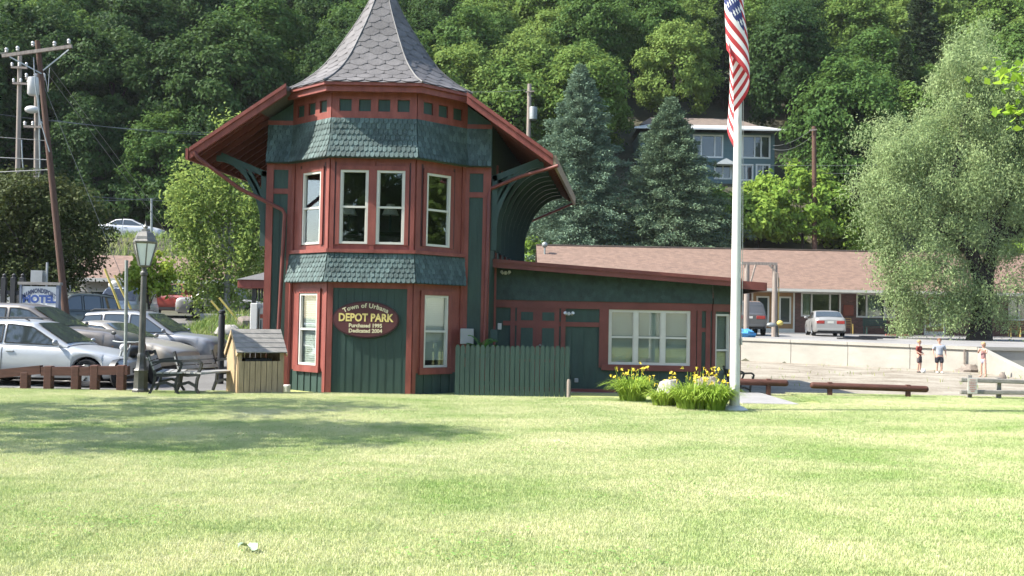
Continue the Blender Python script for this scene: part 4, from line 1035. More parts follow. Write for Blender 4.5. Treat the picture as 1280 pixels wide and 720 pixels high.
# ------------------------------------------------------------------ benches
def bench(loc, face, lab, L=1.3, grp='cast iron park benches', sm='slat'):
    """local: sitter looks along +x, length along y"""
    o = thing('park_bench', lab, 'bench', loc, face, grp)
    for s_ in (-1, 1):
        y = s_ * (L / 2 - .04); mb = MB()
        for seg in ([(-.30, 0), (-.22, .20), (-.20, .40), (-.28, .60), (-.36, .84)], [(.26, 0), (.18, .12), (.20, .30), (.24, .40)], [(-.22, .38), (0, .37), (.25, .40)], [(-.29, .62), (-.05, .66), (.22, .67), (.30, .62), (.27, .52), (.22, .42)], [(-.24, .18), (0, .24), (.19, .16)]):
            for p_, q_ in zip(seg, seg[1:]): mb.bar((p_[0], y, p_[1]), (q_[0], y, q_[1]), .05, .045, up=(0, 1, 0))
        mb.build('end_frame', M['black'], o)
    for k in range(4):
        x = -.17 + k * .125; MB().box(x, x + .105, -L / 2, L / 2, .415, .445).build('seat_slat', M[sm], o)
    for k in range(3):
        t_ = k / 3; x0, z0 = -.235 - .115 * t_, .52 + .28 * t_
        mb = MB(); mb.bar((x0, -L / 2, z0), (x0, L / 2, z0), .028, .078, up=(-.38, 0, 1)); mb.build('back_slat', M[sm], o)
    return o
q = atz(204, 492, 0); bench((q.x, q.y + .3, 0), R(13), 'park bench seen end-on next to the lamp post', 1.2)
q = atz(257, 491, 0); bench((q.x, q.y + .1, 0), R(-19), 'park bench showing its grey slatted back beside the wooden bin hut', 1.3)
q = at(924, 486.5, 23.7); bench((q.x, 23.7, -.06), R(5), 'black park bench partly hidden by the flagpole', 1.0, sm='black').scale = (.78, .78, .78)
# ------------------------------------------------------------------ wooden bin enclosure
q = atz(311, 492, 0); hut = thing('bin_hut', 'small pine slat bin enclosure with shingled gable roof and open front', 'bin enclosure', (q.x, q.y + .45, 0), R(30))
wv, dv, hv, rv_ = .92, .86, .86, 1.24
def slats(mb, p0, p1, z0, z1f, n, th, nrm):
    p0, p1, nrm = Vector(p0), Vector(p1), Vector(nrm)
    for k in range(n):
        a, b = p0.lerp(p1, k / n), p0.lerp(p1, (k + .9) / n); za, zb_ = z1f(k / n), z1f((k + .9) / n)
        mb.hexa([a, b, b + nrm * th, a + nrm * th] + [a + Vector((0, 0, za)), b + Vector((0, 0, zb_)), b + nrm * th + Vector((0, 0, zb_)), a + nrm * th + Vector((0, 0, za))])
tri = lambda t_: lerp(hv, rv_, 1 - abs(2 * t_ - 1)) + .03
mb = MB(); slats(mb, (-wv / 2, dv / 2, 0), (-wv / 2, -dv / 2, 0), 0, tri, 8, .02, (-1, 0, 0)); mb.build('side_panel', M['newwood'], hut)
mb = MB(); slats(mb, (wv / 2, -dv / 2, 0), (wv / 2, dv / 2, 0), 0, tri, 8, .02, (1, 0, 0)); mb.build('side_panel', M['newwood'], hut)
mb = MB(); slats(mb, (-wv / 2 + .0, -dv / 2, 0), (wv / 2, -dv / 2, 0), 0, lambda t_: .66, 8, .02, (0, -1, 0)); mb.build('front_panel', M['newwood2'], hut)
mb = MB(); slats(mb, (wv / 2, dv / 2, 0), (-wv / 2, dv / 2, 0), 0, lambda t_: hv, 8, .02, (0, 1, 0)); mb.build('back_panel', M['newwood'], hut)
for s_ in (-1, 1):
    for ys in (-1, 1):
        x, y = s_ * (wv / 2 - .03), ys * (dv / 2 - .04); MB().box(x - .035, x + .035, y - .035, y + .035, 0, hv).build('corner_post', M['newwood2'], hut)
for ys in (-1, 1):
    mb = MB(); ov = .07
    for k in range(5):
        ya, yb = ys * (dv / 2 + ov) * (1 - k / 5), ys * (dv / 2 + ov) * (1 - (k + 1.12) / 5 if k < 4 else 0); za, zb_ = lerp(hv - .04, rv_ + .05, k / 5) + .012, lerp(hv - .04, rv_ + .05, min(1, (k + 1.12) / 5))
        mb.hexa([(-wv / 2 - .06, ya, za), (wv / 2 + .06, ya, za), (wv / 2 + .06, yb, zb_), (-wv / 2 - .06, yb, zb_), (-wv / 2 - .06, ya, za + .02), (wv / 2 + .06, ya, za + .02), (wv / 2 + .06, yb, zb_ + .02), (-wv / 2 - .06, yb, zb_ + .02)])
    mb.build('roof', M['greywood'], hut)
for s_ in (-1, 1):
    for ys in (-1, 1):
        mb = MB(); x = s_ * (wv / 2 + .05); mb.bar((x, ys * (dv / 2 + .07), hv - .08), (x, 0, rv_ + .02), .025, .07); mb.build('barge_board', M['newwood'], hut)
mb = MB(); mb.box(-.28, .28, -.25, .3, .02, .7); tag(mb.build('waste_bin', M['plastic']), 'dark waste bin inside the wooden hut', 'bin').matrix_world = Matrix.Translation(hut.location) @ Matrix.Rotation(R(30), 4, 'Z')
# white carton and brown pot at the depot corner
def carton(px0, px1, py0, py1, Y, name, lab, m_, cat):
    a, b = at(px0, py1, Y), at(px1, py0, Y); o = MB().box(a.x, b.x, Y, Y + .35, -.1, b.z).build(name, M[m_]); return tag(bevel(o, .012), lab, cat)
ct = carton(344, 359, 482, 493, 21.9, 'carton', 'small white carton on the grass at the corner of the depot', 'white', 'box')
mb = MB(); a = at(352, 486, 21.9); mb.box(a.x - .10, a.x + .04, 21.893, 21.899, a.z - .05, a.z + .05); mb.box(a.x - .02, a.x + .10, 21.893, 21.899, a.z - .11, a.z - .08); mb.build('printed_patch', M['lamp_red'], ct)
# dark piling, kiosk and cabinet behind the hut
c = at(277, 410, 24.6); mb = MB(); mb.lathe([(.085, -.2), (.08, at(277, 396, 24.6).z), (.06, at(277, 392, 24.6).z), (.09, at(277, 391, 24.6).z), (.085, at(277, 388.5, 24.6).z), (.03, at(277, 387, 24.6).z)], 14, (c.x, 24.6, 0)); tag(mb.build('piling', M['plastic'], smooth=40), 'dark round timber piling with cap behind the bin hut', 'post')
ki = thing('kiosk', 'small red kiosk with grey hipped roof left of the depot', 'kiosk', (at(325, 400, 31).x, 31, -.1))
xa, xb = at(297, 352, 30.4).x, at(297, 352, 30.4).x + 3; ze = at(297, 360, 30.4).z
mb = MB(); mb.box(xa, xb, 30.4, 33.6, ze, ze + .26); bevel(mb.build('fascia', M['red'], ki, world=True), .02)
mb = MB(); mb.hexa([(xa - .04, 30.36, ze + .262), (xb + .04, 30.36, ze + .262), (xb + .04, 33.64, ze + .262), (xa - .04, 33.64, ze + .262), (xa + 1.2, 31.8, ze + .75), (xb - 1.2, 31.8, ze + .75), (xb - 1.2, 32.2, ze + .75), (xa + 1.2, 32.2, ze + .75)]); mb.build('roof', M['asphalt_shingle'], ki, world=True)
mb = MB(); mb.box(xa + .72, xb - .3, 31, 33, -.1, ze); mb.build('wall', M['dred'], ki, world=True)
mb = MB(); mb.box(xa + .40, xa + .5, 30.6, 30.7, -.1, ze); mb.build('post', M['black'], ki, world=True)
for k in range(3):
    mb = MB(); x = xa + .52 + k * .09; mb.tube([(x, 30.62, ze), (x, 30.62, ze - .28 - .1 * (k % 2))], .03, 8); mb.build('hanging_bell', M['black'], ki, world=True)
cb_ = thing('vending_cabinet', 'white upright cabinet with green and red panel left of the depot', 'cabinet', (at(318, 415, 29).x, 29, -.1))
a, b = at(312, 416, 29), at(322, 379, 29); mb = MB(); mb.box(a.x, b.x, 29, 29.5, -.1, b.z); bevel(mb.build('body', M['white'], cb_, world=True), .02)
a, b = at(322.5, 416, 29), at(329, 385, 29); mb = MB(); mb.box(a.x, b.x, 29.1, 29.5, -.1, b.z); mb.build('side_panel', M['offwhite'], cb_, world=True)
mb = MB(); mb.box(a.x + .03, a.x + .07, 29.09, 29.099, .2, b.z - .35); mb.box(a.x + .10, b.x - .02, 29.09, 29.099, .2, b.z - .35); mb.build('stripe', M['shingle'], cb_, world=True)
mb = MB(); mb.box(a.x + .02, b.x - .01, 29.085, 29.099, b.z - .3, b.z - .18); mb.build('red_label', M['lamp_red'], cb_, world=True)
# fern in front of the fence top: a potted fern standing on the ventilation ledge
M['fern'] = leafmat('fern_frond', (.04, .12, .02), (.10, .20, .04), .3)
fx = at(602, 431, 22.5); fe = thing('fern', 'green fern rising over the picket fence by the grey box', 'plant', (fx.x, 22.5, ZB))
mb = MB(); mb.tube([(0, 0, 0), (0, 0, fx.z - ZB)], [.012, .01], 5); mb.build('stem', M['bracket'], fe)
mb = MB(); rg = random.Random(12)
for k in range(11):
    a = rg.uniform(0, 6.28); L = rg.uniform(.3, .5); zb_ = fx.z - ZB - rg.uniform(0, .25)
    for j in range(12):
        t_ = (j + 1) / 12; c = Vector((math.cos(a) * L * t_ * .75, math.sin(a) * L * t_ * .4, zb_ + L * (t_ * 1.0 - .55 * t_ * t_))); s_ = Vector((-math.sin(a), math.cos(a), 0)); wl_ = .10 * (1 - t_) + .02
        for sg_ in (-1, 1): mb.poly([c, c + s_ * sg_ * wl_ + Vector((0, 0, -.02)), c + s_ * sg_ * wl_ * .6 + Vector((math.cos(a) * .04, math.sin(a) * .02, .01))])
mb.build('frond', M['fern'], fe)
# ------------------------------------------------------------------ motorcycle parked behind the lamp post
mo = thing('motorcycle', 'dark motorcycle seen from the front behind the lamp post', 'motorcycle', (at(170, 470, 23.4).x, 23.4, -.12), R(-100))
for x in (-.72, .72):
    mb = MB(); mb.lathe([(.20, -.05), (.28, -.055), (.315, 0), (.28, .055), (.20, .05)], 20, (x, 0, .315), 'y'); wh = mb.build('wheel', M['rubber'], mo, smooth=50)
    mb = MB(); mb.lathe([(.205, -.02), (.205, .02), (.03, .05)], 16, (x, 0, .315), 'y'); mb.build('rim', M['alloy'], wh, smooth=40)
mb = MB(); mb.ball((.1, 0, .82), (.30, .14, .14), 12, 8); mb.build('fuel_tank', M['black'], mo, smooth=60)
mb = MB(); mb.ball((-.38, 0, .78), (.34, .13, .07), 12, 6); mb.build('saddle', M['rubber'], mo, smooth=60)
mb = MB(); mb.box(-.22, .25, -.16, .16, .28, .62); bevel(mb.build('engine', M['galv'], mo), .04)
mb = MB()
for s_ in (-1, 1): mb.tube([(.72, s_ * .09, .315), (.42, s_ * .09, .98)], .025, 8)
mb.tube([(.38, -.38, 1.06), (.45, -.2, 1.04), (.45, .2, 1.04), (.38, .38, 1.06)], .016, 8); mb.build('fork', M['galv'], mo, smooth=40)
mb = MB(); mb.ball((.56, 0, .92), (.09, .09, .09), 12, 8); mb.build('headlight', M['lamp_clear'], mo, smooth=60)
for s_ in (-1, 1):
    mb = MB(); mb.tube([(.42, s_ * .3, 1.05), (.40, s_ * .34, 1.2)], .008, 5); mb.ball((.40, s_ * .36, 1.24), (.02, .07, .045), 10, 6); mb.build('mirror', M['black'], mo, smooth=60)
mb = MB(); mb.grid(lambda u, v: (.72 + .36 * math.cos(math.pi * (.15 + .55 * u)), -.07 + .14 * v, .315 + .36 * math.sin(math.pi * (.15 + .55 * u))), 10, 2); mb.build('mudguard', M['black'], mo, smooth=60)
# ------------------------------------------------------------------ vehicles (local: forward +x, left +y)
def car(name, label, cat, loc, rz, paint, L, W, H, deck, cab, r, xf, xr, zb=.2, wins=(), tumble=.30, rails=False, group=None, trim_lo=None, bed=None, arch=1.14, nose=.5, fog=False):
    o = thing(name, label, cat, loc, rz, group)
    hwm = W / 2
    def hw(x):
        t_ = abs(x) / (L / 2); k = 1 - .05 * max(0, (t_ - .45) / .55) ** 2
        if t_ > .86: k -= (.16 if x > 0 else .10) * ((t_ - .86) / .14) ** 2
        return hwm * k
    def zt(x): return interp(deck, x)
    ra = r * arch
    xs = set(np.linspace(-L / 2, L / 2, 55).tolist())
    for xw in (xf, xr):
        for k in range(15): xs.add(xw + ra * math.cos(math.pi * k / 14))
    for e in (.0, .015, .04, .08): xs.add(L / 2 - e); xs.add(-L / 2 + e)
    xs = sorted(x for x in xs if abs(x) <= L / 2 + 1e-6)
    mb = MB(); ringn = None; first = []
    for x in xs:
        b_ = zb + .06 * max(0, (abs(x) - L * .40) / (L * .1))
        for xw in (xf, xr):
            if abs(x - xw) < ra: b_ = max(b_, r + math.sqrt(max(0, ra * ra - (x - xw) ** 2)))
        t_ = zt(x); h_ = hw(x); e = (L / 2 - abs(x)); sh = 1 if e > .1 else (.55 + .45 * math.sqrt(e / .1))
        t_ = lerp(b_ + (t_ - b_) * .80, t_, sh); b2 = lerp(b_ + (t_ - b_) * .12, b_, sh); b2 = min(b2, t_ - .05)
        half = [(h_ * .90, b2), (h_ * .975, lerp(b2, t_, .10)), (h_ * 1.0, lerp(b2, t_, .45)), (h_ * .992, lerp(b2, t_, .72)), (h_ * .965, lerp(b2, t_, .90)), (h_ * .90, t_), (h_ * .70, t_ + .022), (h_ * .35, t_ + .036), (0, t_ + .04)]
        rg_ = [(x, y, z) for y, z in half] + [(x, -y, z) for y, z in half[-2::-1]]
        first.append(len(mb.v)); mb.v += rg_; ringn = len(rg_)
    for a, b in zip(first, first[1:]):
        for j in range(ringn - 1): mb.face((a + j, a + j + 1, b + j + 1, b + j))
    mb.face(range(first[0], first[0] + ringn)); mb.face(range(first[-1] + ringn - 1, first[-1] - 1, -1))
    body = mb.build('body', paint, o, smooth=50, fix=True)
    # under-side and wheel wells
    mb = MB(); mb.box(-L / 2 + .12, L / 2 - .12, -hwm * .78, hwm * .78, zb - .02, zb + .30)
    mb.build('underbody', M['plastic'], o)
    # cabin
    cx0, cx1 = cab[0][0], cab[-1][0]
    zbelt = lambda x: zt(x) - .01
    def roofz(x): return interp(cab, x)
    ztop = max(z for _, z in cab)
    def hwz(x, z):
        zz = zt(x); return hw(x) * .925 - max(0, z - zz) * tumble
    mb = MB(); first = []
    xs = sorted(set(np.linspace(cx0, cx1, 36).tolist()) | {c[0] for c in cab})
    for x in xs:
        z1 = max(roofz(x), zbelt(x) + .004); z0 = zbelt(x); d_ = min(.07, (z1 - z0) * .5)
        half = [(hwz(x, z0), z0), (hwz(x, lerp(z0, z1, .5)), lerp(z0, z1, .5)), (hwz(x, z1 - d_), z1 - d_), (hwz(x, z1) - .035, z1 - d_ * .3), (hwz(x, z1) - .12, z1), (hwz(x, z1) * .45, z1 + .022), (0, z1 + .028)]
        rg_ = [(x, y, z) for y, z in half] + [(x, -y, z) for y, z in half[-2::-1]]
        first.append(len(mb.v)); mb.v += rg_; ringn = len(rg_)
    for a, b in zip(first, first[1:]):
        for j in range(ringn - 1): mb.face((a + j, a + j + 1, b + j + 1, b + j))
    mb.face(range(first[0], first[0] + ringn)); mb.face(range(first[-1] + ringn - 1, first[-1] - 1, -1))
    mb.build('roof', paint, o, smooth=40, fix=True)
    # side windows following the roof line
    for (xa, xb) in wins:
        for s_ in (-1, 1):
            mb = MB(); top = []; bot = []
            for x in np.linspace(xa, xb, 14):
                zt_, zb_ = roofz(x) - .095, zt(x) + .035
                if zt_ < zb_ + .015: continue
                bot.append((x, s_ * (hwz(x, zb_) + .004), zb_)); top.append((x, s_ * (hwz(x, zt_) + .004), zt_))
            pts = bot + top[::-1]
            n = len(bot); b = len(mb.v); mb.v += bot + top
            for k in range(n - 1): mb.face((b + k, b + k + 1, b + n + k + 1, b + n + k))
            sd = mb.build('side_window', M['carglass'], o, fix=True)
            mb = MB(); ring_ = [Vector(q) for q in pts]
            for p_, q_ in zip(ring_, ring_[1:] + ring_[:1]): mb.bar(p_, q_, .022, .022)
            mb.build('window_seal', M['plastic'], sd)
    # windscreen and rear window lie on the sloping ends of the cabin
    def slope_pane(nm, xa, xb, m_):
        mb = MB(); n = 7
        def q(u, v):
            x = lerp(xa, xb, v); z = max(roofz(x), zt(x)); w_ = (hwz(x, z) - .10) * (2 * u - 1)
            return (x, w_, z + .034 - .010 * abs(2 * u - 1) ** 2 + .004)
        mb.grid(q, 8, n); mb.build(nm, m_, o, smooth=60, fix=True)
    k1 = [c for c in cab if c[1] > ztop - .07]
    slope_pane('windscreen', lerp(cx1, k1[-1][0], .08), lerp(cx1, k1[-1][0], .93), M['screen'])
    rr = lerp(cx0, k1[0][0], .12), lerp(cx0, k1[0][0], .90)
    if abs(k1[0][0] - cx0) > .2: slope_pane('rear_window', rr[0], rr[1], M['screen'] if not rails else M['carglass'])
    # wheels
    for xw in (xf, xr):
        for s_ in (-1, 1):
            y = s_ * (hwm * .99 - .11); q = s_
            mb = MB(); mb.lathe([(r * .62, -.10), (r * .93, -.105), (r, -.06), (r, .06), (r * .93, .105), (r * .62, .10), (r * .60, 0), (r * .62, -.10)], 28, (xw, y, r), 'y', cap=False); wh = mb.build('wheel', M['rubber'], o, smooth=45, fix=True)
            mb = MB(); mb.lathe([(r * .66, s_ * .085), (r * .60, s_ * .10), (r * .57, s_ * .06), (r * .54, s_ * .02), (r * .02, s_ * .015)], 28, (xw, y, r), 'y', cap=False)
            for k in range(5):
                a = k * 2 * math.pi / 5 + .3; ca, sa = math.cos(a), math.sin(a); da, db = -sa * .05, ca * .05
                mb.hexa([(xw + ca * r * .08 + da, y + s_ * .05, r + sa * r * .08 + db), (xw + ca * r * .58 + da * .8, y + s_ * .06, r + sa * r * .58 + db * .8), (xw + ca * r * .58 - da * .8, y + s_ * .06, r + sa * r * .58 - db * .8), (xw + ca * r * .08 - da, y + s_ * .05, r + sa * r * .08 - db)] +
                        [(xw + ca * r * .08 + da, y + s_ * .085, r + sa * r * .08 + db), (xw + ca * r * .58 + da * .8, y + s_ * .09, r + sa * r * .58 + db * .8), (xw + ca * r * .58 - da * .8, y + s_ * .09, r + sa * r * .58 - db * .8), (xw + ca * r * .08 - da, y + s_ * .085, r + sa * r * .08 - db)])
            mb.lathe([(r * .14, s_ * .03), (r * .14, s_ * .10), (r * .05, s_ * .105)], 12, (xw, y, r), 'y')
            mb.build('rim', M['alloy'], wh, smooth=40, fix=True)
    # lights, bumpers, grille, mirrors, handles, plates
    zf = zt(L / 2 - .06)
    for s_ in (-1, 1):
        mb = MB(); xq = L / 2 - .12; mb.ball((xq, s_ * (hw(L / 2 - .03) * .72), zf - .075), (.11, .165, .058), 14, 9); mb.build('headlight', M['lamp_clear'], o, smooth=60)
        mb = MB(); xq = L / 2 - .30; mb.ball((xq, s_ * (hw(xq) * .955), zf - .13), (.09, .03, .03), 10, 7); mb.build('indicator', M['lamp_amber'], o, smooth=60)
        xq = -L / 2 + .10; zr_ = zt(-L / 2 + .06)
        mb = MB()
        if rails: mb.ball((xq, s_ * hw(xq) * .78, zr_ - .16), (.10, .12, .19), 14, 9)
        else: q_ = sorted((s_ * hwm * .36, s_ * hwm * .84)); mb.box(-L / 2 - .014, -L / 2 + .2, q_[0], q_[1], zr_ - .27, zr_ - .09)
        bevel(mb.build('tail_light', M['lamp_red'], o, smooth=60), .02)
        xm = lerp(cx1, k1[-1][0], .25); mb = MB(); mb.ball((xm, s_ * (hw(xm) + .07), zt(xm) + .10), (.05, .10, .065), 12, 8); mb.bar((xm, s_ * (hw(xm) - .06), zt(xm) + .05), (xm, s_ * (hw(xm) + .02), zt(xm) + .09), .05, .04); mb.build('mirror', paint, o, smooth=60)
        for (xa, xb) in wins[:2]:
            xh = min(xa, xb) + .16; mb = MB(); z_ = lerp(zb, zt(xh), .80); mb.bar((xh - .09, s_ * (hw(xh) * .99 + .008), z_), (xh + .09, s_ * (hw(xh) * .99 + .008), z_), .03, .035); bevel(mb.build('door_handle', paint, o), .01)
            xs_ = min(xa, xb) - .03
            mb = MB(); zz = zt(xs_); mb.v += []
            pr = [(hw(xs_) * f_ + .002, lerp(zb, zz, g_)) for f_, g_ in ((.978, .12), (1.0, .45), (.992, .72), (.965, .90))]
            for (y1, z1), (y2, z2) in zip(pr, pr[1:]): mb.bar((xs_, s_ * y1, z1), (xs_, s_ * y2, z2), .008, .012, up=(1, 0, 0))
            mb.build('door_seam', M['plastic'], o)
        mb = MB()                                                               # arch lip shading comes from a real recess
        if trim_lo: mb.bar((xr + ra, s_ * (hwm * .985), zb + .08), (xf - ra, s_ * (hwm * .985), zb + .08), .03, .14); mb.build('sill_trim', M[trim_lo], o)
    mb = MB(); xq = L / 2 - .02; mb.box(xq - .06, xq + .012, -hwm * .46, hwm * .46, zf - .19, zf - .06); bevel(mb.build('grille', M['plastic'], o), .02)
    mb = MB(); mb.box(L / 2 - .05, L / 2 + .008, -hwm * .5, hwm * .5, zb + .12, zb + .24); bevel(mb.build('air_intake', M['plastic'], o), .02)
    mb = MB(); mb.box(-L / 2 - .012, -L / 2 + .04, -.16, .16, zt(-L / 2 + .06) - .24, zt(-L / 2 + .06) - .12); mb.build('number_plate', M['plate'], o)
    mb = MB(); mb.box(-L / 2 - .02, -L / 2 + .08, -hwm * .78, hwm * .78, zb + .10, zb + .22); bevel(mb.build('bumper', M['plastic'] if trim_lo else paint, o), .03)
    if rails:
        for s_ in (-1, 1):
            mb = MB(); xa, xb = k1[0][0] + .1, k1[-1][0] - .15; z_ = ztop + .05; y = s_ * (hwz(0, ztop) - .10)
            mb.tube([(xa, y, z_ - .06), (xa + .12, y, z_), (xb - .12, y, z_), (xb, y, z_ - .06)], .018, 8); mb.build('roof_rail', M['plastic'], o, smooth=40)
    return o
P_silver = carpaint('silver_blue_car_paint', (.44, .46, .475)); P_brown = carpaint('taupe_car_paint', (.20, .18, .16)); P_grey = carpaint('blue_grey_car_paint', (.285, .295, .31))
P_beige = carpaint('beige_car_paint', (.40, .365, .31)); P_white = carpaint('white_car_paint', (.70, .71, .71), 0); P_dgreen = carpaint('dark_green_car_paint', (.07, .085, .075), .2)
P_red = carpaint('red_car_paint', (.28, .03, .018), 0); P_sil2 = carpaint('silver_car_paint', (.34, .335, .32))
def g_(x, y): return groundz(x, y) - .015
# silver estate car nearest
X0 = at(161, 447, 23).x - 2.2
car('estate_car', 'silver-blue estate car closest to the brown timber rails', 'car', (X0, 23.45, g_(X0, 23.4)), R(-2), P_silver, 4.68, 1.75, 1.5,
    [(-2.34, .80), (-2.2, .93), (-1.4, .98), (.4, .92), (.95, .90), (1.6, .80), (2.05, .70), (2.34, .58)], [(-2.22, .95), (-1.85, 1.40), (-1.3, 1.46), (-.4, 1.49), (.1, 1.44), (.98, .93)], .32, 1.45, -1.25, wins=((-.48, .72), (-1.35, -.56), (-2.0, -1.45)), rails=True)
X1 = at(167, 425, 25.4).x - 2.45
car('sport_utility_vehicle', 'large taupe sport utility vehicle with long hood behind the silver estate car', 'car', (X1, 25.55, g_(X1, 25.55)), R(-1), P_brown, 4.95, 1.80, 1.92,
    [(-2.47, 1.15), (-2.3, 1.26), (.5, 1.28), (.9, 1.28), (1.9, 1.20), (2.25, 1.12), (2.47, .95)], [(-2.38, 1.27), (-2.2, 1.78), (-1.2, 1.87), (-.2, 1.86), (.05, 1.81), (.98, 1.27)], .40, 1.55, -1.40, zb=.32, wins=((-.42, .62), (-1.35, -.52), (-2.2, -1.45)), tumble=.22, trim_lo='plastic')
X2 = at(275, 430, 30.8).x - 2.22
car('compact_utility_vehicle', 'blue-grey compact utility vehicle with roof rails nearest the grass bank', 'car', (X2, 31.2, g_(X2, 31.2)), R(-4), P_grey, 4.44, 1.82, 1.76,
    [(-2.22, .98), (-2.1, 1.08), (.5, 1.06), (.95, 1.05), (1.7, .98), (2.0, .92), (2.22, .78)], [(-2.14, 1.08), (-1.85, 1.66), (-1.1, 1.72), (-.3, 1.72), (.0, 1.68), (1.0, 1.05)], .36, 1.36, -1.26, zb=.28, wins=((-.40, .66), (-1.22, -.50), (-1.95, -1.32)), rails=True, tumble=.24, trim_lo='plastic')
car('sedan_car', 'beige sedan car whose nose shows behind the motorcycle and bench', 'car', (at(232, 440, 28.2).x - 2.25, 28.7, g_(-11, 28.7)), R(-12), P_beige, 4.7, 1.78, 1.44,
    [(-2.35, .86), (-2.2, .95), (-1.4, .99), (.4, .94), (.95, .93), (1.7, .84), (2.1, .74), (2.35, .60)], [(-1.55, .98), (-.95, 1.38), (-.4, 1.43), (.1, 1.39), (1.0, .94)], .31, 1.42, -1.28, wins=((-.42, .72), (-1.2, -.5)))
car('white_van', 'white van facing the camera below the small yellow-green tree', 'van', (at(156, 380, 46).x, 46, g_(-17.9, 46)), R(-86), P_white, 4.9, 1.95, 1.9,
    [(-2.45, 1.05), (-2.3, 1.14), (.7, 1.14), (1.2, 1.12), (1.9, 1.06), (2.25, 1.0), (2.45, .85)], [(-2.4, 1.15), (-2.3, 1.78), (-1.2, 1.90), (-.1, 1.88), (.35, 1.80), (1.2, 1.12)], .36, 1.5, -1.4, zb=.3, wins=((-.2, .8), (-1.1, -.3)), tumble=.18)
q = at(137, 362, 46); mb = MB(); mb.ball((q.x, 46.6, g_(-17.9, 46) + 1.98), (.30, .30, .22), 14, 9); tag(mb.build('roof_dome', M['white'], smooth=60), 'round white dome fixed on the roof of the white van', 'dome')
car('dark_utility_vehicle', 'dark green utility vehicle facing left beside the leaning pole', 'car', (at(78, 380, 40.5).x, 40.5, g_(-18.5, 40.5) + .12), R(-128), P_dgreen, 4.5, 1.85, 1.82,
    [(-2.25, 1.02), (-2.1, 1.12), (.5, 1.10), (.95, 1.09), (1.7, 1.03), (2.05, .97), (2.25, .8)], [(-2.16, 1.12), (-2.0, 1.72), (-1.1, 1.82), (-.3, 1.81), (.0, 1.76), (.9, 1.09)], .37, 1.4, -1.3, zb=.3, wins=((-.40, .66), (-1.22, -.50), (-1.95, -1.32)), rails=True, tumble=.24)
car('pickup_truck', 'red pickup truck on the street behind the small tree', 'pickup', (at(222, 380, 52).x, 52, g_(-17.3, 52)), R(176), P_red, 5.2, 1.9, 1.75,
    [(-2.6, 1.12), (-2.5, 1.14), (.5, 1.12), (.95, 1.10), (1.9, 1.02), (2.3, .98), (2.6, .8)], [(-.75, 1.14), (-.6, 1.68), (-.2, 1.75), (.15, 1.72), (1.0, 1.10)], .37, 1.6, -1.5, zb=.34, wins=((-.5, .65),), tumble=.22, trim_lo='plastic')
car('parked_car', 'pale car half hidden by the hanging birch leaves', 'car', (at(281, 382, 51).x, 51, g_(-14, 51)), R(8), P_sil2, 4.6, 1.76, 1.46,
    [(-2.3, .88), (-2.15, .96), (-1.4, .99), (.4, .94), (.95, .93), (1.7, .84), (2.05, .74), (2.3, .60)], [(-1.55, .98), (-.95, 1.38), (-.4, 1.44), (.1, 1.40), (1.0, .94)], .31, 1.4, -1.25, wins=((-.42, .72), (-1.2, -.5)))
car('white_car', 'white sedan car on the raised hill road under the dark wood', 'car', (at(166, 290, 73).x, 73, 6.99), R(2), carpaint('pearl_car_paint', (.50, .51, .52), .2), 4.75, 1.78, 1.44,
    [(-2.37, .88), (-2.2, .97), (-1.4, 1.0), (.4, .95), (.95, .94), (1.7, .85), (2.1, .75), (2.37, .60)], [(-1.75, .98), (-1.0, 1.40), (-.4, 1.45), (.1, 1.42), (1.15, .94)], .31, 1.42, -1.28, wins=((-.42, .80), (-1.35, -.5)))
car('motel_car', 'silver sedan car parked nose-in at the brick motel, seen from behind', 'car', (at(1031, 405, 57).x, 57, groundz(18, 57) + .005), R(80), P_sil2, 4.75, 1.78, 1.42,
    [(-2.37, .92), (-2.2, 1.0), (-1.4, 1.0), (.4, .95), (.95, .94), (1.7, .85), (2.1, .75), (2.37, .60)], [(-1.75, 1.0), (-1.0, 1.37), (-.4, 1.42), (.1, 1.39), (1.1, .94)], .32, 1.42, -1.28, wins=((-.42, .75), (-1.3, -.5)))
car('silver_truck', 'dark silver truck partly behind the flagpole at the motel', 'pickup', (at(932, 400, 55).x, 55.5, groundz(13, 55) + .005), R(84), carpaint('dark_silver_car_paint', (.10, .10, .10)), 5.2, 1.95, 1.85,
    [(-2.6, 1.12), (-2.5, 1.16), (.3, 1.14), (.95, 1.12), (1.9, 1.06), (2.3, 1.0), (2.6, .8)], [(-2.3, 1.15), (-2.1, 1.74), (-1.2, 1.84), (.05, 1.8), (1.0, 1.12)], .38, 1.6, -1.5, zb=.36, wins=((-.5, .65), (-1.4, -.6)), tumble=.22)
# ------------------------------------------------------------------ motel
MY, MZ = 63.0, groundz(20, 63) - .02
mx0, mx1 = 1.9, 46.0
mot = thing('motel_building', 'long low brick motel with reddish-brown shingle roof behind the retaining wall', 'building', (20, MY, MZ))
ZEV, ZRG = at(1000, 364, 61.6).z, at(1000, 315, 67.5).z
def mpx(px, Y=MY): return at(px, 385, Y).x
ops = [(mpx(1003), mpx(1049), 2.28, ZEV - .12), (mpx(1072), mpx(1117), 2.28, ZEV - .12), (mpx(1262), mpx(1262) + 2.3, 2.28, ZEV - .12), (mpx(1262) + 5, mpx(1262) + 7.3, 2.28, ZEV - .12), (mpx(760), mpx(803), 2.28, ZEV - .12), (mpx(840), mpx(883), 2.28, ZEV - .12)]
ops.sort()
def mf(i, u, z, off=0): return Vector((u, MY - off, z))
mb = MB(); holed(mb, 0, mx0, mx1, MZ - .1, ZEV + .05, ops, -.2, 0, mf)
mb.box(mx0, mx0 + .2, MY + .2, 72, MZ - .1, ZEV); mb.box(mx1 - .2, mx1, MY + .2, 72, MZ - .1, ZEV); mb.box(mx0, mx1, 72, 72.2, MZ - .1, ZEV)
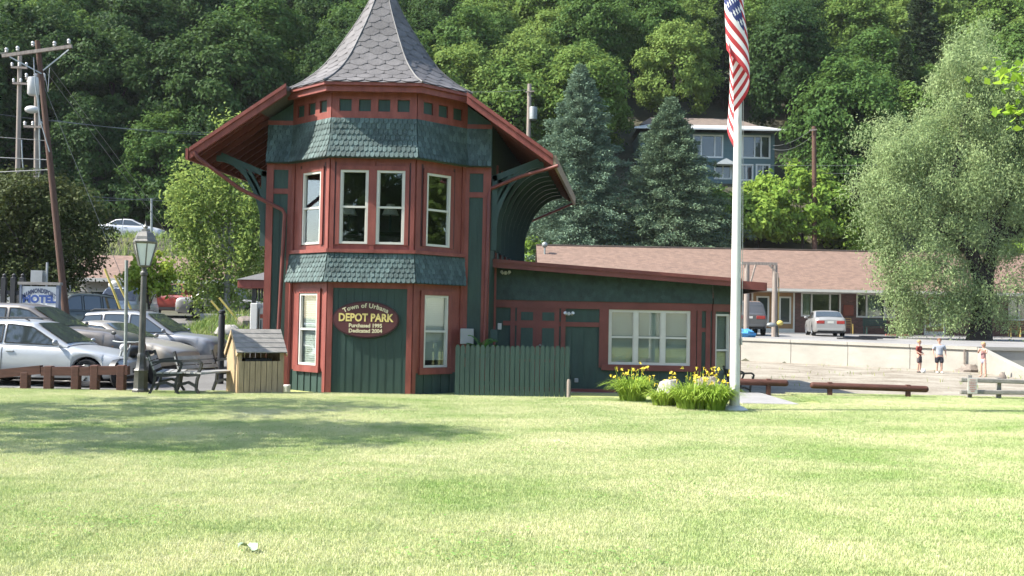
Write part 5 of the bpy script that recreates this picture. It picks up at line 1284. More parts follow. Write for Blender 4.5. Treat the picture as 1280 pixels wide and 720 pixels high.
mb.prism([(mx0, MY, ZEV), (mx0, 72.2, ZEV), (mx0, 67.5, ZRG - .12)], (.2, 0, 0))
mb.build('wall', M['brick'], mot, world=True)
M['curtain'] = mat('pale_green_curtain', (.34, .40, .33), .8, .25, 3, stretch=(6, 6, .2))
for k, (a, b, c, d) in enumerate(ops):
    mb = MB(); f = .09
    slab(mb, 0, a - f, b + f, d, d + .10, -.02, .05, mf); slab(mb, 0, a - f, b + f, c - .10, c, -.02, .07, mf); slab(mb, 0, a - f, a, c, d, -.02, .05, mf); slab(mb, 0, b, b + f, c, d, -.02, .05, mf)
    for q in (.25, .75): u = lerp(a, b, q); slab(mb, 0, u - .045, u + .045, c, d, -.05, .04, mf)
    wn = mb.build('window', M['offwhite'], mot, world=True)
    mb = MB(); slab(mb, 0, a, b, c, d, -.06, -.05, mf); mb.build('glass', M['glass'], wn, world=True)
    mb = MB(); u0, u1 = (lerp(a, b, .27), lerp(a, b, .73)) if k % 3 == 0 else (lerp(a, b, .0), lerp(a, b, .22))
    mb.grid(lambda u, v: (lerp(u0, u1, u), MY + .16 + .03 * math.sin(u * 40), lerp(c, d, v)), 40, 1); mb.build('curtain', M['curtain'], wn, smooth=60, world=True)
mb = MB(); mb.box(mx0 + .3, mx1 - .3, MY + 3, MY + 3.1, MZ, ZEV); mb.build('inner_wall', M['interior'], mot, world=True)
for (pa, pb) in ((940, 965), (969, 992), (1156, 1180), (815, 832)):
    a, b = mpx(pa), mpx(pb); mb = MB(); slab(mb, 0, a, b, MZ, ZEV - .02, .0, .06, mf); dr = mb.build('door', M['ochre'], mot, world=True); dr['label'] = 'ochre boarded door bay'
    mb = MB()
    for u in (a, b): slab(mb, 0, u - .05, u + .05, MZ, ZEV - .02, .0, .09, mf)
    u0, u1 = lerp(a, b, .24), lerp(a, b, .80)
    for u in (u0, u1): slab(mb, 0, u - .05, u + .05, 1.75, ZEV - .36, .06, .10, mf)
    for z in (1.75, ZEV - .36): slab(mb, 0, u0 - .05, u1 + .05, z - .05, z + .05, .06, .101, mf)
    slab(mb, 0, a + .05, b - .05, MZ, MZ + .30, .06, .085, mf)
    mb.build('door_frame', M['offwhite'], dr, world=True)
    mb = MB(); slab(mb, 0, u0 + .05, u1 - .05, 1.80, ZEV - .41, .06, .07, mf); mb.build('door_glass', M['carglass'], dr, world=True)
mb = MB(); th = .14
mb.hexa([(mx0 - .3, 61.4, ZEV), (mx1 + .3, 61.4, ZEV), (mx1 + .3, 67.5, ZRG), (mx0 - .3, 67.5, ZRG), (mx0 - .3, 61.4, ZEV + th), (mx1 + .3, 61.4, ZEV + th), (mx1 + .3, 67.5, ZRG + th), (mx0 - .3, 67.5, ZRG + th)])
mb.hexa([(mx0 - .3, 67.5, ZRG), (mx1 + .3, 67.5, ZRG), (mx1 + .3, 73.6, ZEV), (mx0 - .3, 73.6, ZEV), (mx0 - .3, 67.5, ZRG + th), (mx1 + .3, 67.5, ZRG + th), (mx1 + .3, 73.6, ZEV + th), (mx0 - .3, 73.6, ZEV + th)])
rf = mb.build('roof', M['motelroof'], mot, world=True)
mb = MB(); mb.box(mx0 - .3, mx1 + .3, 61.28, 61.39, ZEV - .03, ZEV + .13); mb.box(mx0 - .3, mx1 + .3, 61.4, MY, ZEV - .06, ZEV - .01); mb.build('gutter', M['offwhite'], rf, world=True)
mb = MB(); mb.box(mx0 - .3, mx1 + .3, 67.35, 67.65, ZRG + .12, ZRG + .19); mb.build('ridge_cap', M['houseroof'], rf, world=True)
c = at(690, 306, 67); mb = MB(); mb.box(c.x - .3, c.x + .3, 68.4, 69, ZRG - .6, c.z + .1); mb.build('chimney', M['brick'], rf, world=True)
c = at(681, 306, 66); mb = MB(); mb.tube([(c.x, 66, ZRG - .9), (c.x, 66, c.z)], .06, 8); mb.ball((c.x, 66, c.z), .2, 10, 8); mb.build('roof_vent', M['galv'], rf, smooth=60, world=True)
mb = MB(); mb.box(mx0, mx1, 61.3, MY - .1, MZ - .1, MZ + .06); mb.build('walkway', M['slabc'], mot, world=True)
mb = MB(); mb.box(mpx(1094), mpx(1122), 61.2, 61.32, MZ - .05, MZ + .10); mb.box(mpx(1204), mpx(1212), 61.2, 61.32, MZ - .05, MZ + .10); mb.build('red_kerb', mat('faded_red_kerb', (.38, .14, .11), .8, .2), mot, world=True)
c = at(1060, 388, MY); mb = MB(); mb.box(c.x - .32, c.x + .32, MY - .12, MY - .0, c.z - .35, c.z + .35); bevel(mb.build('wall_box', mat('rusty_red_box', (.22, .06, .035), .6, .25), mot, world=True), .02)
# benches and chairs along the motel front
def slat_bench(px, lab):
    c = at(px, 415, 61.9); o = thing('motel_bench', lab, 'bench', (c.x, 61.9, MZ + .06))
    for k in range(4): MB().box(-.75, .75, -.28 + k * .12, -.19 + k * .12, .42, .45).build('seat_slat', M['green'], o)
    for k in range(4): MB().box(-.75, .75, .24, .27, .52 + k * .12, .62 + k * .12).build('back_slat', M['green'], o)
    for x in (-.66, .66):
        for y in (-.24, .24): MB().box(x - .04, x + .04, y - .03, y + .03, 0, .42 if y < 0 else 1.0).build('leg', M['green'], o)
slat_bench(1095, 'dark green slatted bench under the second motel window')
M['yellow'] = mat('faded_yellow_tube', (.50, .36, .10), .6, .15)
def tube_chair(px, lab):
    c = at(px, 415, 61.9); o = thing('metal_chair', lab, 'chair', (c.x, 61.9, MZ + .06), R(rnd.uniform(-15, 15)), 'tube-framed chairs outside the motel')
    for x in (-.28, .28):
        mb = MB(); mb.tube([(x, -.28, 0), (x, -.27, .6), (x, .2, .62), (x, .26, 0)], .025, 7); mb.build('leg', M['yellow'], o, smooth=40)
    mb = MB(); mb.tube([(-.28, .15, .4), (-.28, .30, .95), (.28, .30, .95), (.28, .15, .4)], .022, 7); mb.build('back_frame', M['yellow'], o, smooth=40)
    mb = MB(); mb.grid(lambda u, v: (-.26 + .52 * u, -.27 + .45 * v, .42 - .03 * math.sin(v * 3.1)), 3, 5); mb.build('seat', M['ochre'], o)
    for k in range(3): mb = MB(); mb.bar((-.27, .20 + .04 * k, .52 + .15 * k), (.27, .20 + .04 * k, .52 + .15 * k), .02, .07); mb.build('back_slat', M['ochre'], o)
tube_chair(1059, 'yellow tube chair just right of the parked silver sedan'); tube_chair(1268, 'tube chair under the motel window right of the willow')
tube_chair(1279, 'tube chair cut by the right picture edge')

# ------------------------------------------------------------------ retaining wall and the sloping wing
rw_ = thing('retaining_wall', 'long pale concrete retaining wall between the beach and the motel lot', 'wall', (18.05, 38.6, -.3))
def wz_(x): return interp([(0, 1.0), (10.5, .99), (18.05, .91), (60, .88)], x)
A_, B_ = Vector((10.5, 46, 0)), Vector((18.05, 38.5, 0))
pts_ = [Vector((3, 46, 0)), Vector((6.5, 46, 0)), A_] + [A_.lerp(B_, k / 4) for k in (1, 2, 3)] + [B_] + [Vector((x, 38.5, 0)) for x in (21, 24, 27.5, 31, 35, 40, 46)]
for k, (a, b) in enumerate(zip(pts_, pts_[1:])):
    d = (b - a).normalized(); nb = Vector((-d.y, d.x, 0)); e = .004 * (k % 2); a2, b2 = a + d * .012, b - d * .012; mb = MB()
    def pp(q, o, z): w_ = q + nb * o; return (w_.x, w_.y, z)
    za, zb_ = wz_(a.x), wz_(b.x)
    mb.hexa([pp(a2, e, -.7), pp(b2, e, -.7), pp(b2, .26, -.7), pp(a2, .26, -.7), pp(a2, e + .03, za - .13), pp(b2, e + .03, zb_ - .13), pp(b2, .26, zb_ - .13), pp(a2, .26, za - .13)])
    mb.hexa([pp(a2, -.04, za - .128), pp(b2, -.04, zb_ - .128), pp(b2, .28, zb_ - .128), pp(a2, .28, za - .128), pp(a2, -.04, za), pp(b2, -.04, zb_), pp(b2, .28, zb_), pp(a2, .28, za)])
    mb.build('panel', M['concrete'], rw_, world=True)
mb = MB(); xw = 18.0
mb.prism([(xw, 38.42, -.6), (xw - .62, 33.4, -.6), (xw - .62, 33.4, .12), (xw, 38.42, .86)], (.3, 0, 0)); tag(mb.build('wing_wall', M['concrete']), 'bright sloping concrete wing wall running towards the beach beside the girl', 'wall')
def low_rock(px, py, Y, r, m_, lab, seed):
    c = at(px, py, Y); mb = MB(); mb.ball((0, 0, 0), r, 11, 7, .18, random.Random(seed)); o = mb.build('rock', m_, smooth=28); o.location = (c.x, Y, groundz(c.x, Y)); tag(o, lab, 'rock')
low_rock(1253, 467, 33.6, (.13, .11, .22), M['drock'], 'small grey stone at the foot of the sloping wing wall', 3)
low_rock(1212, 464, 38.6, (.50, .25, .27), M['drock'], 'dark low rock at the foot of the retaining wall joint', 5)
c = A_.lerp(B_, .955); mb = MB(); mb.tube([(c.x - .05, c.y - .05, -.2), (c.x - .05, c.y - .05, .80)], .04, 8); tag(mb.build('drain_pipe', M['drock'], smooth=40), 'dark vertical drain pipe on the retaining wall above the low rock', 'pipe')
# ------------------------------------------------------------------ timber gantry
gx0, gx1, gy = at(933, 400, 52).x, at(968, 400, 52).x, 52.0; gz = groundz(14, 52); gt_ = at(950, 330, 52).z
ga = thing('timber_gantry', 'tall weathered timber gantry of two posts and a cross beam before the motel', 'gantry', ((gx0 + gx1) / 2, gy, gz))
for x in (gx0, gx1):
    mb = MB(); mb.tube([(x, gy, gz - .1), (x, gy, gt_ - .05)], [.15, .13], 10); mb.build('post', M['greypole'], ga, smooth=40, world=True)
mb = MB(); mb.bar((gx0 - .3, gy, gt_ + .02), (gx1 + .1, gy, gt_ + .02), .2, .14); mb.build('beam', M['greypole'], ga, world=True)
for x, s_ in ((gx0, 1), (gx1, -1)):
    mb = MB(); mb.tube([(x + s_ * .14, gy - .12, gt_ - 1.1), (x + s_ * .32, gy - .12, gt_ - .4), (x + s_ * .42, gy - .12, gt_ - .05)] if s_ > 0 else [(x + .14, gy - .12, gt_ - 1.2), (x + .10, gy - .12, gt_ - .5), (x - .35, gy - .12, gt_ - .04)], .05, 7); mb.build('brace', M['greypole'], ga, smooth=40, world=True)
mb = MB(); mb.tube([(gx1 + .2, gy - .05, gz), (gx1 + .2, gy - .05, gt_ - .7)], .025, 6); mb.build('conduit', M['yellow'], ga, smooth=40, world=True)
# standpipe and its valve at the post foot
sp = thing('standpipe', 'small standpipe with yellow cap at the foot of the gantry post', 'standpipe', (gx1 + .02, gy - .5, gz))
mb = MB(); mb.lathe([(.12, 0), (.12, .05), (.06, .08), (.06, .55)], 10); mb.build('pipe', M['black'], sp, smooth=40)
mb = MB(); mb.ball((-.3, 0, .62), (.26, .12, .12), 10, 7); mb.build('valve', M['galv'], sp, smooth=60)
mb = MB(); mb.ball((.14, 0, .72), (.17, .14, .14), 10, 7); mb.build('cap', M['yguard'], sp, smooth=60)
c = at(930, 413, 50); mb = MB(); rg = random.Random(8); mb.ball((0, 0, .14), (.55, .35, .26), 14, 9, .22, rg); o = mb.build('tarpaulin', mat('blue_tarpaulin', (.08, .30, .55), .4, .3, 12), smooth=30); o.location = (c.x, 50, groundz(13, 50)); tag(o, 'crumpled bright blue tarpaulin on the lot beside the flagpole', 'tarpaulin')
# stacked dark dock planks on the lot
pk = thing('plank_stack', 'low dark stack of dock planks lying on the lot behind the retaining wall', 'planks', (at(1076, 421, 49).x, 49, groundz(17, 49)))
for k in range(4):
    x0 = (-1.3, -.9, -.2, .1)[k]; mb = MB(); mb.bar((x0, -.5 + .3 * k, .06 + .035 * k), (x0 + 1.9, -.4 + .3 * k, .06 + .03 * k), .26, .07); mb.build('plank', M['plastic'], pk)

# ------------------------------------------------------------------ low house across the street on the left
hs = thing('low_house', 'low pale house with brown-red roof across the street behind the parked cars', 'building', (at(180, 380, 58).x, 58, 1.6))
hx0, hx1, hze, hzr = at(100, 350, 58).x, at(285, 350, 58).x, at(185, 352, 57.6).z, at(185, 322, 60).z
mb = MB()
def hf(i, u, z, off=0): return Vector((u, 58 - off, z))
hops = [(at(113, 380, 58).x, at(134, 380, 58).x, 2.15, 2.85), (at(136, 380, 58).x, at(147, 380, 58).x, 2.15, 2.85)]
holed(mb, 0, hx0, hx1, 1.2, hze, hops, -.2, 0, hf); mb.box(hx0, hx0 + .2, 58.2, 62, 1.2, hze); mb.box(hx1 - .2, hx1, 58.2, 62, 1.2, hze); mb.box(hx0, hx1, 62, 62.2, 1.2, hze)
mb.build('wall', mat('pale_grey_siding', (.46, .45, .43), .7, .1), hs, world=True)
mb = MB(); mb.hexa([(hx0 - .4, 57.3, hze), (hx1 + .4, 57.3, hze), (hx1 + .4, 60.1, hzr), (hx0 - .4, 60.1, hzr), (hx0 - .4, 57.3, hze + .1), (hx1 + .4, 57.3, hze + .1), (hx1 + .4, 60.1, hzr + .1), (hx0 - .4, 60.1, hzr + .1)])
mb.hexa([(hx0 - .4, 60.1, hzr), (hx1 + .4, 60.1, hzr), (hx1 + .4, 62.8, hze), (hx0 - .4, 62.8, hze), (hx0 - .4, 60.1, hzr + .1), (hx1 + .4, 60.1, hzr + .1), (hx1 + .4, 62.8, hze + .1), (hx0 - .4, 62.8, hze + .1)]); rf = mb.build('roof', M['motelroof'], hs, world=True)
mb = MB(); mb.box(hx0 - .4, hx1 + .4, 57.22, 57.29, hze - .06, hze + .14); mb.build('gutter', M['offwhite'], rf, world=True)
for (a, b, c, d) in hops:
    mb = MB(); slab(mb, 0, a, b, c, c + .07, -.05, .03, hf); slab(mb, 0, a, b, d - .07, d, -.05, .03, hf); slab(mb, 0, a, a + .06, c + .07, d - .07, -.05, .03, hf); slab(mb, 0, b - .06, b, c + .07, d - .07, -.05, .03, hf); wn = mb.build('window', M['offwhite'], hs, world=True)
    mb = MB(); slab(mb, 0, a + .06, b - .06, c + .07, d - .07, -.03, -.02, hf); mb.build('pane', M['carglass'], wn, world=True)
a, b = at(200, 380, 58).x, at(248, 380, 58).x; mb = MB(); slab(mb, 0, a, b, 1.4, hze - .25, .0, .05, hf)
for k in range(4): slab(mb, 0, a + .03, b - .03, 1.5 + .42 * k, 1.53 + .42 * k, .05, .06, hf)
mb.build('garage_door', M['offwhite'], hs, world=True)
# pale wall behind the dark maple, far left
ob = thing('pale_outbuilding', 'pale rendered outbuilding at the left edge behind the dark maple', 'building', (at(5, 350, 50).x, 50, 1.2))
a, b = at(-60, 340, 50), at(46, 318, 50); mb = MB(); mb.box(a.x, b.x, 50, 54, .5, b.z); mb.build('wall', M['offwhite'], ob, world=True)
mb = MB(); mb.box(a.x - .3, b.x + .3, 49.6, 54.4, b.z, b.z + .2); mb.build('roof', M['houseroof'], ob, world=True)
# ------------------------------------------------------------------ low kerb wall along the street
mb = MB(); mb.box(-13.8, -4, 44.1, 44.4, .9, 1.62); tag(bevel(mb.build('street_wall', M['slabc']), .03), 'low grey concrete wall along the street above the grass bank', 'wall')
c = at(286, 405, 41); mb = MB(); mb.ball((0, 0, .1), (.55, .4, .36), 11, 8, .15, random.Random(15)); o = mb.build('rock', M['rock'], smooth=28); o.location = (c.x, 41, groundz(c.x, 41)); tag(o, 'pale boulder on the grass bank behind the bin hut', 'rock')
c = at(308, 402, 42.5); mb = MB(); mb.ball((0, 0, .1), (.45, .4, .36), 11, 8, .15, random.Random(16)); o = mb.build('rock', M['drock'], smooth=28); o.location = (c.x, 42.5, groundz(c.x, 42.5)); tag(o, 'brown boulder on the grass bank close to the kiosk', 'rock')
# ------------------------------------------------------------------ motel sign by the lot
ms_ = thing('motel_sign', 'white signboard with blue lettering and blue frame behind the taupe vehicle', 'sign', (at(50, 400, 35).x, 35, 0))
a, b = at(28, 405, 35), at(72.5, 358.5, 35); MB().box(a.x, b.x, 34.9, 35.0, a.z - .3, b.z).build('board', M['white'], ms_, world=True)
mb = MB(); mb.box(b.x + .002, b.x + .10, 34.86, 35.04, -.1, b.z + .05); mb.box(a.x - .07, a.x - .002, 34.86, 35.04, -.1, b.z + .05); mb.build('post', mat('pale_blue_sign_post', (.16, .19, .25), .5, .1), ms_, world=True)
mb = MB(); mb.box(a.x - .14, b.x + .14, 34.84, 35.06, b.z + .052, b.z + .15); mb.build('cap', M['greywood'], ms_, world=True)
BL = mat('blue_sign_ink', (.05, .10, .30), .5, .08); cx_, cz_ = (a.x + b.x) / 2, b.z
mb = MB(); glyphs(mb, 'MOTEL', .36, lambda x, y, d: (cx_ + x, 34.895 - d, cz_ - .565 + y), bold=.02); mb.build('lettering', BL, ms_, world=True)
mb = MB(); glyphs(mb, 'HAMMONDSPORT', .20, lambda x, y, d: (cx_ + x * .72, 34.895 - d, cz_ - .225 - .10 * (x / .55) ** 2 + y * 1.1), bold=.008); mb.build('lettering', mat('grey_blue_sign_ink', (.09, .11, .18), .5, .08), ms_, world=True)
a, b = at(38, 352.5, 36), at(53, 338, 36); mb = MB(); mb.box(a.x, b.x, 36, 36.25, a.z, b.z); mb.tube([(b.x + .12, 36.1, 0), (b.x + .12, 36.1, b.z + .3)], .04, 7); mb.box(b.x, b.x + .1, 36.08, 36.14, b.z - .2, b.z - .1); tag(mb.build('meter_cabinet', M['grey_box'], smooth=30), 'small grey meter cabinet on a pole above the motel sign', 'cabinet')
# board fence far left
fn = thing('post_fence', 'dark post fence at the far left behind the taupe vehicle', 'fence', (at(8, 360, 38).x, 38, .1))
for px in (-14, 4, 16, 27):
    q = at(px, 347, 38); mb = MB(); mb.box(q.x - .09, q.x + .09, 38, 38.16, 0, q.z); mb.lathe([(.10, q.z), (.06, q.z + .03), (.08, q.z + .1), (.0, q.z + .17)], 8, (q.x, 38.08, 0)); mb.build('post', M['plastic'], fn, world=True)
for z in (1.2, 2.2): mb = MB(); mb.box(at(-14, 350, 38).x, at(27, 350, 38).x, 38.05, 38.10, z, z + .16); mb.build('rail', M['plastic'], fn, world=True)

# ------------------------------------------------------------------ blue-green house on the hill
HY = 84.0
hh = thing('hillside_house', 'blue-green two-storey house with white porch eave among trees on the hill', 'building', (at(900, 200, HY).x, HY, groundz(18, HY)))
def hp(px, py, Y=HY): return at(px, py, Y)
xa, xb = hp(800, 200).x, hp(968, 200).x; zt1 = hp(900, 166).z; zb1 = groundz(20, HY) - 1.5
wins = []
for (a, b, c, d) in ((868, 902, 170, 195), (929, 961, 171, 196), (895, 913, 207, 222), (926, 940, 207, 224), (947, 961, 207, 224)):
    wins.append((hp(a, 180).x, hp(b, 180).x, hp(a, d).z, hp(a, c).z))
def wf_(i, u, z, off=0): return Vector((u, HY - off, z))
mb = MB(); up = [w_ for w_ in wins if w_[2] > zt1 - 2.3]; lo = [w_ for w_ in wins if w_ not in up]; zm = max(w_[3] for w_ in lo) + .15
holed(mb, 0, xa, xb, zm, zt1, sorted(up), -.2, 0, wf_); holed(mb, 0, xa, xb, zb1, zm, sorted(lo), -.2, 0, wf_)
mb.box(xa, xa + .2, HY + .2, HY + 8, zb1, zt1); mb.box(xb - .2, xb, HY + .2, HY + 8, zb1, zt1); mb.box(xa, xb, HY + 8, HY + 8.2, zb1, zt1)
mb.build('wall', mat('blue_green_siding', (.115, .185, .20), .65, .14, 3, stretch=(.3, .3, 6)), hh, world=True)
for k, (a, b, c, d) in enumerate(wins):
    mb = MB(); f = .14
    slab(mb, 0, a - f, a, c - f, d + f, -.02, .04, wf_); slab(mb, 0, b, b + f, c - f, d + f, -.02, .04, wf_); slab(mb, 0, a, b, d, d + f, -.02, .04, wf_); slab(mb, 0, a, b, c - f, c, -.02, .04, wf_)
    for q in ((.25, .75) if k == 0 else (.45, .70) if k == 1 else (.5,)): u = lerp(a, b, q); slab(mb, 0, u - .05, u + .05, c, d, -.04, .03, wf_)
    wn = mb.build('window', M['white'], hh, world=True); mb = MB(); slab(mb, 0, a, b, c, d, -.06, -.05, wf_); mb.build('pane', M['carglass'], wn, world=True)
mb = MB(); ze = zt1; za_ = hp(925, 157, HY - 1.5).z
x1_ = hp(979, 166).x; xl = hp(795, 166).x
mb.hexa([(xl - .3, HY - 1.3, ze), (x1_, HY - 1.3, ze), (x1_ - 1.6, HY + 1.2, ze + .75), (xl + 1.2, HY + 1.2, ze + .75), (xl - .3, HY - 1.3, ze + .12), (x1_, HY - 1.3, ze + .12), (x1_ - 1.6, HY + 1.2, ze + .87), (xl + 1.2, HY + 1.2, ze + .87)]); mb.build('porch_eave', mat('white_metal_roofing', (.62, .63, .62), .35, .08), hh, world=True)
mb = MB(); zr = ze + 2.1
mb.hexa([(xl + .5, HY + 1.3, ze + .88), (x1_ - 1.7, HY + 1.3, ze + .88), (x1_ - 1.7, HY + 7.8, ze + .88), (xl + .5, HY + 7.8, ze + .88), (xl + 1.8, HY + 4.3, zr), (x1_ - 3.0, HY + 4.3, zr), (x1_ - 3.0, HY + 4.8, zr), (xl + 1.8, HY + 4.8, zr)]); mb.build('roof', M['houseroof'], hh, world=True)
c = hp(905, 207); mb = MB(); mb.prism([(c.x - .95, HY - .9, c.z), (c.x + .95, HY - .9, c.z), (c.x, HY - .9, c.z + .5)], (0, .9, 0)); mb.build('porch_gable', M['white'], hh, world=True)
# ------------------------------------------------------------------ foliage
def quads_mesh(name, C, D, S, ln, wd, mats, midx=None):
    """rhombic leaves: centres C (N,3), leaf axis D, side axis S (unit), length ln, width wd (N,)"""
    n = len(C); V = np.zeros((n, 4, 3)); L = D * ln[:, None] / 2; Wd = S * wd[:, None] / 2
    nn = np.cross(D, S); bend = nn * (ln * .12)[:, None]
    V[:, 0] = C - L; V[:, 1] = C + Wd - L * .1 + bend; V[:, 2] = C + L; V[:, 3] = C - Wd - L * .1 + bend
    me = bpy.data.meshes.new(name); me.vertices.add(n * 4); me.vertices.foreach_set('co', V.reshape(-1))
    me.loops.add(n * 4); me.polygons.add(n); me.polygons.foreach_set('loop_start', np.arange(n) * 4); me.polygons.foreach_set('loop_total', np.full(n, 4)); me.loops.foreach_set('vertex_index', np.arange(n * 4))
    for mm in (mats if isinstance(mats, list) else [mats]): me.materials.append(mm)
    if midx is not None: me.polygons.foreach_set('material_index', midx)
    me.update(); me.validate(); return me
def unit(a): return a / np.maximum(1e-6, np.linalg.norm(a, axis=1, keepdims=True))
def leafset(g, C, outward, ln, wd, up=.5, droop=0., align=.0):
    n = len(C); N = unit(g.normal(size=(n, 3)) * .62 + np.array([0, 0, up]) + outward * 1.0)
    D = unit(g.normal(size=(n, 3)) + outward * align + np.array([0, 0, -droop])); D = unit(D - N * np.sum(D * N, 1, keepdims=True) * (1 if droop < 1 else .4)); S = unit(np.cross(N, D))
    return D, S, ln * g.uniform(.65, 1.3, n), wd * g.uniform(.65, 1.3, n)
def crown(name, seed, Rx, Rz, zc, nb, nl, ln, wd, m, cl=.95, rough=.32, droop=0., up=.5, low=-.75, Ry=None, flat=.62):
    g = np.random.default_rng(seed); Ry = Ry or Rx
    cs = []
    lobes = unit(g.normal(size=(7, 3))); amp = g.uniform(-.25, .30, 7)
    while len(cs) < nb:
        d = g.normal(size=3); d /= np.linalg.norm(d)
        if d[2] < low: continue
        k = 1 + float(np.sum(amp * np.maximum(0, lobes @ d) ** 3)); r_ = g.uniform(.35, 1.0) ** .45 * k
        cs.append((d[0] * Rx * r_, d[1] * Ry * r_, zc + d[2] * Rz * r_))
    cs = np.array(cs); C = []; O = []
    for c in cs:
        s_ = cl * g.uniform(.6, 1.25); k = int(nl * g.uniform(.7, 1.3))
        p_ = unit(g.normal(size=(k, 3))) * (g.uniform(.15, 1, (k, 1)) ** .5) * s_ * np.array([1, 1, flat]); p_ += g.normal(size=(k, 3)) * .10 * s_
        p_[:, 2] -= (np.linalg.norm(p_[:, :2], axis=1) ** 2) * .22 / max(.3, s_)
        C.append(c + p_); O.append(unit(p_ + (c - np.array([0, 0, zc])) * .25))
    C = np.concatenate(C); O = np.concatenate(O); D, S, a, b = leafset(g, C, O, ln, wd, up, droop)
    return quads_mesh(name, C, D, S, a, b, m), cs
def trunk_mb(seed, h, r0, r1, cs, nl=8, lean=.0, zc=None):
    rg = random.Random(seed); mb = MB()
    pts = [Vector((lean * h * t_ + .12 * math.sin(t_ * 5 + seed) * t_, .1 * math.sin(t_ * 4 + seed * 2) * t_, h * t_)) for t_ in np.linspace(0, 1, 8)]
    mb.tube([pts[0] - Vector((0, 0, .3))] + pts, [r0 * 1.35] + [lerp(r0 * (1.25 if i == 0 else 1), r1, i / 7) for i in range(8)], 10)
    sel = sorted(range(len(cs)), key=lambda i: rg.random())[:nl]
    for i in sel:
        e = Vector(cs[i]); st = pts[rg.randint(3, 7)]; mid = st.lerp(e, .5) + Vector((0, 0, .12 * (e - st).length)); ra = lerp(r0, r1, .7) * .55
        mb.tube([st, st.lerp(mid, .5) + Vector((0, 0, .05)), mid, mid.lerp(e, .6), e], [ra, ra * .8, ra * .6, ra * .35, ra * .12], 6)
    return mb
M['bark'] = mat('grey_brown_bark', (.10, .08, .062), .9, .35, 3, .6, 25, stretch=(5, 5, .7))
M['dbark'] = mat('dark_bark', (.045, .036, .030), .9, .35, 3, .6, 25, stretch=(5, 5, .7))
M['wbark'] = mat('pale_birch_bark', (.42, .40, .36), .8, .4, 5, .3, 25, stretch=(1, 1, 5))
LM = [leafmat('wood_leaf_deep_green', (.022, .050, .016), (.054, .100, .027)), leafmat('wood_leaf_mid_green', (.038, .086, .020), (.092, .158, .038)), leafmat('wood_leaf_fresh_green', (.070, .132, .026), (.155, .225, .055))]
M['needle'] = leafmat('dark_hemlock_needle', (.018, .034, .016), (.038, .060, .024), .2)
# ---- hillside wood: seven kinds of tree meshes, then copies tree by tree
kinds = []
for k in range(7):
    mi = (0, 1, 2, 1, 0, 1, 2)[k]; g2 = random.Random(40 + k)
    Rx, Rz = g2.uniform(3.3, 4.2), g2.uniform(4.4, 5.6); zc = Rz + 1.3
    me, cs = crown('crown', 100 + k, Rx, Rz, zc, 130, 150, .31, .20, LM[mi], cl=1.05)
    kinds.append((me, trunk_mb(k, zc + 1, .24, .08, cs, 9).build('trunk', M['dbark'], smooth=60), zc + Rz, mi))
# a dark hemlock kind
def conifer(name, seed, h, R0, nb, per, m, ln=.34, wd=.10, base=.6, droop=.35, tilt=.25, fluff=.16):
    g = np.random.default_rng(seed); C = []; D = []; br = []
    for i in range(nb):
        t_ = (i + g.uniform(-.5, .5)) / nb; t_ = min(.995, max(0, t_)); z0 = base + (h - base) * t_ ** .92; az = i * 2.39996 + g.uniform(-.35, .35)
        L = R0 * (1 - t_) ** .85 * g.uniform(.62, 1.2) + .12; u = np.array([math.cos(az), math.sin(az), 0])
        s_ = np.linspace(.12, 1, per); q = np.repeat(s_, 1)
        sidev = np.array([-u[1], u[0], 0]); spread = (1.05 - q) * L * .42 + .05
        off = g.uniform(-1, 1, per)
        P = np.outer(q * L, u) + np.outer(off * spread, sidev)
        z = z0 + tilt * L * q * (1 - t_ * .3) - droop * L * (q ** 1.6) * (1.1 - .5 * t_) - np.abs(off) * spread * .30
        P[:, 2] = z; P += g.normal(size=P.shape) * fluff * .5; C.append(P)
        d = np.tile(u, (per, 1)) * .9 + np.outer(off, sidev) * .9; d[:, 2] += -.35 + .35 * (1 - q) + t_ * .6; D.append(d)
        br.append((z0, u, L, tilt, droop, t_))
    C = np.concatenate(C); D = unit(np.concatenate(D) + g.normal(size=C.shape) * .45); N = unit(g.normal(size=C.shape) * .9 + np.array([0, 0, .6])); S = unit(np.cross(N, D)); n = len(C)
    return quads_mesh(name, C, D, S, ln * g.uniform(.6, 1.35, n), wd * g.uniform(.7, 1.3, n), m), br
def conifer_trunk(h, r, br):
    mb = MB(); mb.tube([(0, 0, -.3), (0, 0, h * .5), (0, 0, h)], [r, r * .6, .02], 9)
    for (z0, u, L, ti, dr, t_) in br[::5]:
        e = Vector((u[0] * L * .85, u[1] * L * .85, z0 + ti * L * .85 - dr * L * .77)); mb.tube([(0, 0, z0), Vector((u[0] * L * .4, u[1] * L * .4, z0 + ti * L * .4 - dr * L * .22)), e], [.05, .035, .012], 5)
    return mb
me, br = conifer('crown', 77, 13, 3.0, 170, 40, M['needle'], .42, .15, 1.4)
kinds.append((me, conifer_trunk(13, .24, br).build('trunk', M['dbark'], smooth=60), 13, 3))
labs = ['deep green broadleaf tree in the dense wood on the steep hillside', 'mid green broadleaf tree in the dense wood on the steep hillside', 'fresh light green broadleaf tree in the dense wood on the steep hillside', 'dark narrow conifer in the dense wood on the steep hillside']
names = ['hillside_tree', 'hillside_tree', 'hillside_tree', 'hillside_conifer']
protos = []
for me, tr, hh_, mi in kinds:
    o = thing(names[mi], labs[mi], 'tree', (0, -500, 0), 0, 'trees of the hillside wood')
    c = bpy.data.objects.new('crown', me); col.objects.link(c); c.parent = o; tr.parent = o; protos.append([o, False, hh_, mi])
rg = random.Random(21); spots = []
y = 79.0; row = 0
